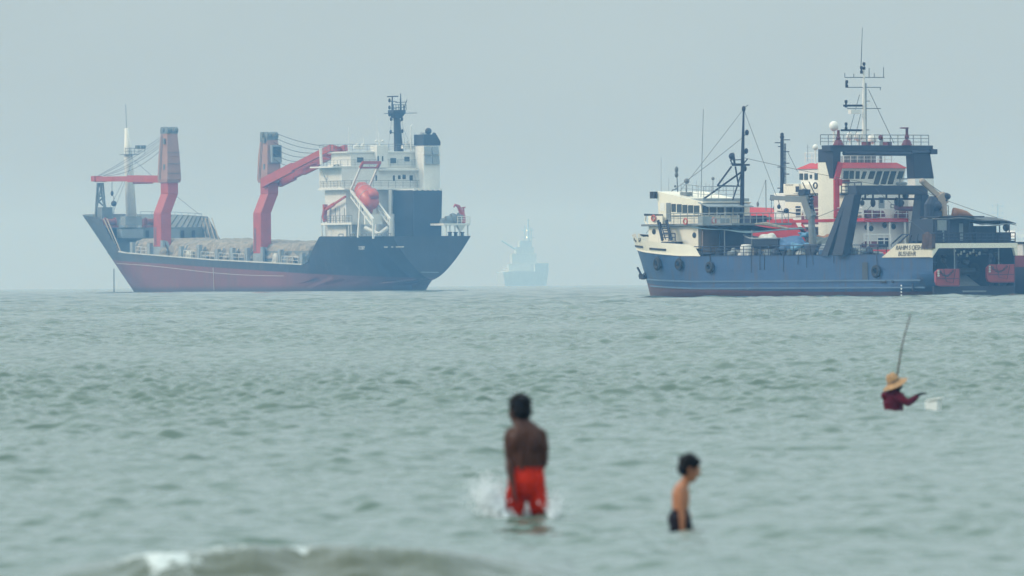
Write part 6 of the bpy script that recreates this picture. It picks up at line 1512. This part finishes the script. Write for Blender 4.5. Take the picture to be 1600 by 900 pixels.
f2 = empty('ship', FS2.O, FS2.a, 'faint far vessel with lattice mast seen past the trawler stern', 'ship')
q = MB(); d = lambda x, y: FS2.at(x, y, u=6)
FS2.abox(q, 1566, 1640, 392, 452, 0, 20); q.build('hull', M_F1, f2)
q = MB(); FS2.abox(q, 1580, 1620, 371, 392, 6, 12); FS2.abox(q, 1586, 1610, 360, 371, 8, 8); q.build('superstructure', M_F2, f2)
q = MB(); q.tube(d(1559, 400), d(1559, 318), .25, n=6)
for y in (322, 333, 340): q.bar(d(1551, y), d(1567, y), .18)
for x in (1551, 1567): q.bar(d(x, 319), d(x, 324), .18); q.bar(d(x, 330), d(x, 335), .18)
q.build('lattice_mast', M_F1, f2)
# ================================================================== people in the water
def skin_mat(name, col):
    m = paint(name, col, 0.5, dirt=0.18, scale=6.0)
    b = m.node_tree.nodes['Principled BSDF']
    b.inputs['Subsurface Weight'].default_value = 0.08; b.inputs['Subsurface Radius'].default_value = (0.02, 0.008, 0.004); b.inputs['Subsurface Scale'].default_value = 0.3
    b.inputs['Specular IOR Level'].default_value = 0.25
    return m
M_SKIN1 = skin_mat('dark_tanned_skin', (0.062, 0.021, 0.011))
M_SKIN2 = skin_mat('tanned_skin', (0.40, 0.165, 0.085))
M_HAIR = paint('black_hair', (0.006, 0.0055, 0.006), 0.6, scale=30)
M_SHORTS = paint('red_swim_shorts', (0.52, 0.020, 0.003), 0.7, dirt=0.35, scale=5)
M_DSHORTS = paint('black_swim_shorts', (0.010, 0.008, 0.014), 0.7, dirt=0.4, scale=6)
M_SHIRT = paint('maroon_shirt', (0.110, 0.010, 0.022), 0.8, dirt=0.35, scale=5)
M_SCARF = paint('black_cloth', (0.010, 0.010, 0.012), 0.85, dirt=0.3, scale=9)
M_STRAW = paint('straw', (0.44, 0.25, 0.12), 0.8, dirt=0.35, scale=12)
M_FOAMB = paint('white_polystyrene', (0.80, 0.80, 0.77), 0.7, dirt=0.06, scale=4)
M_BAMBOO = paint('dark_bamboo', (0.07, 0.055, 0.04), 0.6, dirt=0.4, scale=5)
for m_ in (M_HAIR, M_SHORTS, M_DSHORTS, M_SHIRT, M_SCARF): m_.node_tree.nodes['Principled BSDF'].inputs['Specular IOR Level'].default_value = 0.12
M_EYE = paint('eye', (0.5, 0.48, 0.46), 0.2); 

class Body:
    """tapered limbs and masses that are melted into one continuous figure"""
    def __init__(s): s.mb = MB()
    def limb(s, pts, rad, n=14, side=(1, 0, 0)):
        """pts: centres, rad: radius or (side radius, other radius) at each"""
        pts = [Vector(p) for p in pts]; rad = [r if isinstance(r, tuple) else (r, r) for r in rad]
        # rounded ends
        d0 = (pts[0] - pts[1]).normalized(); d1 = (pts[-1] - pts[-2]).normalized()
        P, Rr = [], []
        for c in (0.97, 0.75, 0.4): m = min(rad[0]); P.append(pts[0] + d0 * m * c); k = math.sqrt(1 - c * c); Rr.append((rad[0][0] * k, rad[0][1] * k))
        P += pts; Rr += rad
        for c in (0.4, 0.75, 0.97): m = min(rad[-1]); P.append(pts[-1] + d1 * m * c); k = math.sqrt(1 - c * c); Rr.append((rad[-1][0] * k, rad[-1][1] * k))
        vs = []; fs = []; K = len(P); side = Vector(side)
        for i, p in enumerate(P):
            d = (P[min(i + 1, K - 1)] - P[max(i - 1, 0)]).normalized()
            a = side - d * side.dot(d)
            if a.length < 0.05: a = Vector((0, 1, 0)) - d * d.y
            a.normalize(); b = d.cross(a)
            for j in range(n):
                t = 2 * PI * j / n; vs.append(p + a * math.cos(t) * Rr[i][0] + b * math.sin(t) * Rr[i][1])
        for i in range(K - 1):
            for j in range(n): fs.append((i * n + j, i * n + (j + 1) % n, (i + 1) * n + (j + 1) % n, (i + 1) * n + j))
        fs.append(tuple(range(n - 1, -1, -1))); fs.append(tuple((K - 1) * n + j for j in range(n)))
        s.mb.add(vs, fs); return s
    def ball(s, *a, **k): s.mb.ball(*a, **k); return s
    def hand(s, wrist, d, palm_n, thumb_side, size=1.0, curl=0.35):
        """palm, four unequal bent fingers and a thumb that leaves the side of the palm"""
        w = Vector(wrist); d = Vector(d).normalized(); nrm = Vector(palm_n); nrm = (nrm - d * nrm.dot(d)).normalized(); sd = d.cross(nrm) * thumb_side
        k = size
        s.limb([w, w + d * .045 * k, w + d * .085 * k], [(.026 * k, .018 * k), (.040 * k, .016 * k), (.040 * k, .013 * k)], 12, side=sd)
        for i, (o, L) in enumerate(((.030, .072), (.010, .082), (-.010, .076), (-.029, .060))):
            b = w + d * .085 * k + sd * o * k
            d1 = (d + nrm * curl * .6 + sd * o * 3).normalized(); d2 = (d + nrm * curl * 1.6).normalized(); d3 = (d + nrm * curl * 2.6).normalized()
            p1 = b + d1 * L * .45 * k; p2 = p1 + d2 * L * .32 * k; p3 = p2 + d3 * L * .23 * k
            s.limb([b - d * .02 * k, p1, p2, p3], [.0095 * k, .009 * k, .0085 * k, .007 * k], 8)
        b = w + d * .03 * k + sd * .03 * k
        t1 = b + (d * .6 + sd * .8 + nrm * .3).normalized() * .04 * k; t2 = t1 + (d * .9 + sd * .25 + nrm * .4).normalized() * .032 * k
        s.limb([w + d * .025 * k + sd * .012 * k, b, t1, t2], [.014 * k, .0125 * k, .0105 * k, .008 * k], 8)
        return s
    def head(s, c, yaw, tilt=0.0, size=1.0, face=True):
        """skull, jaw, nose, lips, ears; yaw 0 looks along +y, positive turns left"""
        c = Vector(c); Rm = Matrix.Rotation(yaw, 3, 'Z') @ Matrix.Rotation(-tilt, 3, 'X')
        q = MB()
        q.ball((0, -.008, .028), .074, .094, .090, 22, 14); q.ball((0, .030, -.035), .060, .062, .078, 18, 12); q.ball((0, .052, -.082), .030, .032, .028, 12, 8)
        q.ball((0, .094, -.012), .014, .022, .022, 10, 7); q.ball((0, .090, .012), .009, .014, .03, 10, 7)
        q.ball((0, .083, -.052), .024, .012, .010, 12, 6); q.ball((0, .074, .034), .052, .018, .012, 14, 6)
        for sg in (-1, 1):
            q.ball((sg * .076, -.005, -.005), .009, .02, .032, 10, 8); q.ball((sg * .042, .066, -.012), .022, .02, .022, 10, 7)
        s.mb.add([c + Rm @ (Vector(v) * size) for v in q.v], q.f); s.Rm = Rm; s.hc = c; s.hs = size
        return s
    def build(s, name, m, parent, voxel=0.007, smooth=6):
        o = s.mb.build(name, m, None)
        r = o.modifiers.new('r', 'REMESH'); r.mode = 'VOXEL'; r.voxel_size = voxel
        k = o.modifiers.new('s', 'SMOOTH'); k.iterations = smooth; k.factor = 0.5
        bpy.context.view_layer.update()
        me = bpy.data.meshes.new_from_object(o.evaluated_get(bpy.context.evaluated_depsgraph_get()))
        me.name = name; me.polygons.foreach_set('use_smooth', [True] * len(me.polygons))
        me.materials.clear(); me.materials.append(m)
        bpy.data.objects.remove(o)
        o = bpy.data.objects.new(name, me); COL.objects.link(o); o.parent = parent
        return o

def head_extras(b, parent, hair_len=0.0, hair=True):
    c, Rm, k = b.hc, b.Rm, b.hs
    place = lambda p: c + Rm @ (Vector(p) * k)
    if hair:
        h = Body(); q = MB()
        q.ball((0, -.018, .050), .087, .098, .084, 22, 14); q.ball((0, -.045, .0), .080, .068, .075 + hair_len, 18, 12); q.ball((0, .045, .088), .066, .045, .034, 14, 8)
        r = random.Random(5)
        for _ in range(60):
            th, ph = r.uniform(0, 6.28), r.uniform(0.0, 1.25)
            v = Vector((math.sin(ph) * math.cos(th) * .088, math.sin(ph) * math.sin(th) * .098 - .018, math.cos(ph) * .085 + .05)); q.ball(v, .018, .018, .016, 7, 5)
        for sg in (-1, 1): q.ball((sg * .074, .012, .012), .012, .022, .04, 10, 7)
        h.mb.add([place(v) for v in q.v], q.f); h.build('hair', M_HAIR, parent, 0.008, 3)
    for sg in (-1, 1):
        q = MB(); q.ball(place((sg * .031, .079, .005)), .0115 * k, .0115 * k, .009 * k, 10, 7); e = q.build('eye', M_EYE, parent, smooth=True)
        q = MB(); q.ball(place((sg * .031, .089, .005)), .0048 * k, .0048 * k, .0048 * k, 8, 6); q.build('pupil', M_HAIR, e, smooth=True)

# ---- man wading in red shorts, seen from behind, striding away
s_ = MAN.y / FPX
man = empty('person', (MAN.x, MAN.y, MAN.z - 0.575), 0, 'man in red swim shorts seen from behind, wading away through splashing water', 'person')
X = lambda px: (px - 824) * s_
Zm = lambda py: 0.62 + (815 - py) * s_
b = Body()
b.limb([(X(824), .02, 1.00), (X(823), .0, 1.10), (X(822), .0, 1.22), (X(822), -.005, 1.30), (X(821), -.01, 1.375), (X(819), .0, 1.425), (X(817), .0, 1.47)], [(.148, .105), (.142, .098), (.152, .102), (.168, .108), (.166, .095), (.122, .076), (.078, .062)], 20)
b.limb([(X(799), .0, 1.372), (X(820), -.01, 1.405), (X(846), .0, 1.362)], [.054, .066, .056], 14, side=(0, 1, 0))
b.ball((X(810), -.075, 1.30), .07, .045, .10); b.ball((X(834), -.075, 1.295), .07, .045, .10)
b.limb([(X(818), .0, 1.42), (X(816), .012, 1.475), (X(815), .02, 1.52)], [(.070, .062), (.060, .060), (.060, .064)], 14)
b.head((X(813), .03, 1.562), math.radians(32), math.radians(8), 1.16)
for k in range(9): b.ball((X(822) + .034 * (1 if k % 2 else -1), -.088 - .012 * math.sin(k / 8 * PI), 1.08 + .032 * k), .026, .018, .05)
# left arm hangs, right arm bends forward
b.limb([(X(797.5), .0, 1.350), (X(796), -.01, 1.27), (X(797), -.02, 1.13)], [.054, .048, .040]); b.limb([(X(797), -.02, 1.13), (X(797), -.06, 1.06), (X(801), -.115, .915)], [.040, .041, .027])
b.hand((X(801), -.115, .91), (.10, -.12, -1), (1, .3, 0), -1, 1.0, .3)
b.limb([(X(847.5), .0, 1.338), (X(850.5), -.02, 1.25), (X(850.5), -.01, 1.115)], [.054, .049, .040]); b.limb([(X(850.5), -.01, 1.115), (X(848), .10, 1.08), (X(840), .22, 1.07)], [.040, .039, .027])
b.hand((X(840), .22, 1.07), (-.3, 1, .05), (-1, -.3, 0), 1, 1.0, .4)
# pelvis and legs: the left leg trails, the right leg carries
b.limb([(X(824), .02, 1.02), (X(823), .02, .93), (X(822), .02, .87)], [(.152, .112), (.160, .118), (.14, .11)], 18)
b.limb([(X(808), .02, .90), (X(805), .05, .70), (X(804), .05, .48)], [.088, .078, .055]); b.limb([(X(804), .05, .48), (X(804), -.03, .34), (X(804), -.13, .12)], [.055, .056, .036]); b.limb([(X(804), -.15, .09), (X(802), -.06, .05), (X(801), .05, .03)], [(.036, .036), (.042, .03), (.045, .02)])
b.limb([(X(836), .02, .90), (X(842), .04, .70), (X(845), .02, .48)], [.090, .080, .056]); b.limb([(X(845), .02, .48), (X(846), -.01, .32), (X(846), -.01, .08)], [.056, .058, .036]); b.limb([(X(846), -.03, .06), (X(847), .06, .045), (X(848), .17, .025)], [(.036, .036), (.042, .03), (.045, .02)])
bd = b.build('body', M_SKIN1, man, .007, 5); head_extras(b, man)
sh = Body()
sh.limb([(X(824), .02, 1.04), (X(823.5), .02, .99), (X(823), .02, .93), (X(822), .02, .88)], [(.152, .112), (.164, .124), (.174, .134), (.16, .125)], 22)
sh.limb([(X(811), .02, .93), (X(806.5), .045, .80), (X(803.5), .05, .675)], [(.095, .115), (.096, .105), (.090, .105)], 18); sh.limb([(X(835), .02, .93), (X(839.5), .035, .80), (X(842), .03, .70)], [(.095, .115), (.094, .108), (.086, .108)], 18)
for k in range(7):
    zz = .98 - .045 * k; sh.ball((X(803) + .01 * math.sin(3 * k), -.085 + .01 * math.cos(2 * k), zz), .022, .02, .04); sh.ball((X(843) + .012 * math.sin(2.2 * k), -.08, zz), .022, .02, .045)
so = sh.build('swim_shorts', M_SHORTS, man, .008, 4)
q = MB(); q.torus((X(823.7), .02, 1.052), .142, .012, 'z', 28, 6)
q.v = [(X(823.7) + (v[0] - X(823.7)) * 1.06, .02 + (v[1] - .02) * .80, v[2]) for v in q.v]; q.build('waistband', M_SHORTS, so, smooth=True)

# ---- boy in black shorts, in profile, looking down to the right
s_ = BOY.y / FPX
boy = empty('person', (BOY.x, BOY.y, BOY.z - 0.597), math.radians(0), 'small boy in black shorts standing hip-deep in profile, looking down to his front', 'person')
X = lambda px: (px - 1065) * s_
Zb = lambda py: .60 + (830 - py) * s_
b = Body()
sd = (0, 1, 0)
b.limb([(X(1061), 0, Zb(808)), (X(1063), 0, Zb(796)), (X(1064), 0, Zb(784)), (X(1064), 0, Zb(772)), (X(1066), 0, Zb(762)), (X(1070), 0, Zb(756))], [(.105, .080), (.100, .070), (.108, .076), (.115, .078), (.095, .062), (.05, .045)], 18, side=sd)
b.limb([(X(1065), -.115, Zb(764)), (X(1066), 0, Zb(762)), (X(1067), .115, Zb(764))], [.040, .045, .040], 12)
b.limb([(X(1069), 0, Zb(758)), (X(1073), 0, Zb(750)), (X(1075), 0, Zb(744))], [.044, .040, .042])
b.head((X(1077.5), 0, Zb(734)), math.radians(-80), math.radians(16), .95)
b.limb([(X(1065), -.125, Zb(765)), (X(1065), -.145, Zb(782)), (X(1065), -.15, Zb(797))], [.040, .035, .029]); b.limb([(X(1065), -.15, Zb(797)), (X(1066), -.15, Zb(808)), (X(1066), -.15, Zb(826))], [.029, .030, .020]); b.hand((X(1066), -.15, Zb(826)), (.05, 0, -1), (0, 1, 0), 1, .78, .3)
b.limb([(X(1067), .125, Zb(765)), (X(1069), .145, Zb(782)), (X(1071), .14, Zb(797))], [.040, .035, .029]); b.limb([(X(1071), .14, Zb(797)), (X(1075), .13, Zb(808)), (X(1078), .12, Zb(824))], [.029, .030, .020]); b.hand((X(1078), .12, Zb(824)), (.15, 0, -1), (0, -1, 0), -1, .78, .3)
for sg in (-1, 1):
    b.limb([(X(1061), sg * .06, Zb(812)), (X(1064 + 3 * sg), sg * .068, .52), (X(1066 + 5 * sg), sg * .07, .34)], [.075, .064, .044]); b.limb([(X(1066 + 5 * sg), sg * .07, .34), (X(1063 + 5 * sg), sg * .07, .2), (X(1062 + 5 * sg), sg * .07, .06)], [.044, .045, .028]); b.limb([(X(1060 + 5 * sg), sg * .07, .045), (X(1070 + 5 * sg), sg * .075, .035), (X(1086 + 5 * sg), sg * .08, .018)], [.028, .03, .026])
b.build('body', M_SKIN2, boy, .006, 5); head_extras(b, boy)
sh = Body()
sh.limb([(X(1062.7), 0, Zb(803)), (X(1062.3), 0, Zb(807)), (X(1061.5), 0, Zb(813)), (X(1062), 0, Zb(819))], [(.110, .084), (.120, .100), (.122, .104), (.115, .095)], 20, side=sd)
for sg in (-1, 1): sh.limb([(X(1061.5), sg * .058, Zb(812)), (X(1064 + 2 * sg), sg * .066, Zb(822)), (X(1066 + 4 * sg), sg * .07, .50)], [(.082, .092), (.085, .090), (.085, .088)], 16, side=sd)
sh.build('swim_shorts', M_DSHORTS, boy, .007, 4)

# ---- angler in a straw hat, chest deep
s_ = FISHER.y / FPX
ang = empty('person', (FISHER.x, FISHER.y, FISHER.z - 1.115), 0, 'person in maroon shirt and wide straw hat, chest-deep, reaching towards a white box', 'person')
X = lambda px: (px - 1402) * s_
Zf = lambda py: 1.14 + (641 - py) * s_
b = Body()
b.limb([(X(1396), 0, .86), (X(1396), 0, 1.0), (X(1396.5), 0, Zf(640)), (X(1396), 0, Zf(630)), (X(1396), 0, Zf(621)), (X(1397), 0, Zf(614))], [(.15, .11), (.15, .11), (.155, .115), (.165, .115), (.155, .10), (.07, .06)], 20, side=(.85, .5, 0))
b.limb([(X(1383), -.06, Zf(619)), (X(1396), 0, Zf(617)), (X(1408), .07, Zf(620))], [.062, .06, .055], 14, side=(0, 1, 0))
b.limb([(X(1397), 0, Zf(615)), (X(1399), .0, Zf(609)), (X(1400), 0, Zf(604))], [.055, .052, .055])
b.head((X(1401), .0, Zf(602)), math.radians(-70), math.radians(12), 1.0)
b.limb([(X(1405), -.10, Zf(620)), (X(1412), -.14, Zf(627)), (X(1419), -.17, Zf(630))], [.060, .052, .046]); b.limb([(X(1419), -.17, Zf(630)), (X(1427), -.15, Zf(625)), (X(1434), -.12, Zf(619))], [.046, .044, .034])
b.hand((X(1433.5), -.12, Zf(619)), (1, .15, .45), (0, .3, -1), 1, 1.0, .7)
b.limb([(X(1386), .06, Zf(620)), (X(1388), .18, Zf(630)), (X(1394), .24, Zf(634))], [.058, .05, .044]); b.limb([(X(1394), .24, Zf(634)), (X(1397), .2, Zf(625)), (X(1397), .15, Zf(616))], [.044, .042, .032])
b.hand((X(1397), .15, Zf(616)), (0, -.2, 1), (1, 0, 0), -1, 1.0, 1.0)
for sg in (-1, 1):
    b.limb([(X(1396) + sg * .07, 0, .90), (X(1396) + sg * .085, .02, .70), (X(1396) + sg * .09, .02, .48)], [.085, .075, .055]); b.limb([(X(1396) + sg * .09, .02, .48), (X(1396) + sg * .09, 0, .3), (X(1396) + sg * .09, 0, .08)], [.055, .056, .038]); b.limb([(X(1396) + sg * .09, 0, .05), (X(1396) + sg * .1 + .06, .03, .045), (X(1396) + sg * .1 + .15, .05, .025)], [.036, .04, .032])
b.build('body', M_SCARF, ang, .008, 5)
for sg in (-1, 1):
    q = MB(); q.ball(b.hc + b.Rm @ Vector((sg * .031, .083, .005)), .010, .010, .008, 8, 6); q.build('eye', M_EYE, ang, smooth=True)
sh = Body()
sh.limb([(X(1396), 0, .95), (X(1396), 0, 1.05), (X(1396.5), 0, Zf(639)), (X(1395.5), 0, Zf(630)), (X(1395.5), 0, Zf(621)), (X(1396.5), 0, Zf(614.5))], [(.165, .125), (.168, .128), (.168, .128), (.178, .130), (.168, .115), (.085, .075)], 20, side=(.85, .5, 0))
sh.limb([(X(1383), -.06, Zf(619)), (X(1396), 0, Zf(617)), (X(1408), .07, Zf(620))], [.072, .07, .065], 14, side=(0, 1, 0))
sh.limb([(X(1404), -.09, Zf(620)), (X(1412), -.14, Zf(627)), (X(1418.5), -.17, Zf(630))], [.074, .066, .060]); sh.limb([(X(1418.5), -.17, Zf(630)), (X(1426), -.15, Zf(625.5)), (X(1431), -.13, Zf(621.5))], [.060, .054, .046])
sh.limb([(X(1386), .06, Zf(620)), (X(1388), .18, Zf(630)), (X(1394), .24, Zf(634))], [.07, .062, .056]); sh.limb([(X(1394), .24, Zf(634)), (X(1397), .21, Zf(626)), (X(1397), .17, Zf(620))], [.056, .05, .044])
sh.build('shirt', M_SHIRT, ang, .009, 5)
# hat: crown leaning back, broad brim tilted
q = MB(); q.lathe([(.01, .135), (.05, .132), (.085, .10), (.098, .05), (.104, .0), (.15, -.028), (.215, -.062), (.222, -.068), (.214, -.074), (.15, -.040), (.10, -.014), (.09, .04), (.07, .09), (.01, .12)], (0, 0, 0), 'z', 36)
q.v = [(v[0] * (1 + .03 * math.sin(3 * math.atan2(v[1], v[0]))), v[1], v[2] + .012 * math.sin(2 * math.atan2(v[1], v[0]) + 1)) for v in q.v]
hat = q.build('straw_hat', M_STRAW, ang, smooth=True); hat.location = (X(1396.5), -.02, Zf(597)); hat.rotation_euler = (math.radians(7), math.radians(-27), 0)
q = MB(); q.torus((0, 0, .012), .103, .010, 'z', 30, 6); q.build('hat_band', M_BAMBOO, hat, smooth=True)
# rod, held upright behind the shoulder
q = MB(); A = Vector((X(1394), .16, Zf(628))); Bt = Vector((X(1425), .55, Zf(493)))
n = 9; pts = []; rr = []
for i in range(n + 1):
    t = i / n; r = .020 * (1 - t) + .008 * t; p = A.lerp(Bt, t) + Vector((.012 * math.sin(t * 7) - .012 * math.sin(PI * t), 0, 0)); pts += [p - (Bt - A) * .004, p, p + (Bt - A) * .004]; rr += [r, r * 1.22, r]
q.path(pts, rr, 8); rod = q.build('fishing_rod', M_BAMBOO, None, smooth=True); rod.location = ang.location
tag(rod, 'long dark bamboo pole rising from behind the straw hat', 'fishing rod')
# polystyrene box with its lid pushed askew
s2 = FOAMBOX.y / FPX
fx = empty('foam_box', (FOAMBOX.x, FOAMBOX.y, FOAMBOX.z + .055), math.radians(-24), 'white foam box with a crooked lid floating before the person in straw hat', 'box')
q = MB(); w, d, h = .11, .085, .112
q.frustum((-w * .93, w * .93, -d * .93, d * .93), -.06, (-w, w, -d, d), h - .005); q.v = q.v; bx = q.build('tub', M_FOAMB, fx, bevel=.01)
q = MB(); q.box(-w - .012, w + .012, -d - .012, d + .012, 0, .030); q.box(-w + .015, w - .015, -d + .015, d - .015, -.012, 0); lid = q.build('lid', M_FOAMB, fx, bevel=.008); lid.location = (.040, 0, h + .016); lid.rotation_euler = (0, math.radians(-9), math.radians(4))

# ---- water thrown up round the man
ms_, nt, N, L, B = new_mat('spray')
B.inputs['Base Color'].default_value = (.86, .89, .90, 1); B.inputs['Roughness'].default_value = .4; B.inputs['IOR'].default_value = 1.33
r = random.Random(21)
q = MB(); s_ = MAN.y / FPX
def drop(px, py, y, rad, st=1.0):
    q.ball((MAN.x + (px - 824) * s_, MAN.y + y, MAN.z + (815 - py) * s_), rad, rad, rad * st, 6, 4)
for jx, jy, ax, vy, nd in ((792, 814, -48, 64, 520), (786, 814, -38, 50, 480), (780, 815, -30, 34, 420), (794, 814, -56, 44, 320), (790, 812, -24, 62, 160), (860, 813, 12, 34, 130), (862, 814, 18, 22, 130), (857, 813, 6, 34, 110)):
    for _ in range(nd):    # jets: thick at the foot, thinning and spreading along a falling arc
        t = r.random() ** 1.25; w = 2.0 + 9 * t
        cx = jx + ax * t + r.gauss(0, w); py = jy - vy * (1.75 * t - 0.75 * t * t) + r.gauss(0, w)
        drop(cx, min(py, 816), r.gauss(-.06, .12), r.uniform(.004, .0145) * (1.15 - .7 * t), r.uniform(.8, 2.0))
for _ in range(90):
    cx = 796 + r.gauss(0, 6); py = 812 - abs(r.gauss(0, 8)); drop(cx, py, r.gauss(-.14, .06), r.uniform(.004, .010), 1.0)
for _ in range(260):
    cx = 823 + r.gauss(0, 4.5); py = 813 - abs(r.gauss(0, 10)); drop(cx, py, r.gauss(.28, .1), r.uniform(.006, .016), 1.0)
sp_ = q.build('splash', ms_, None, smooth=True); tag(sp_, kind='stuff')
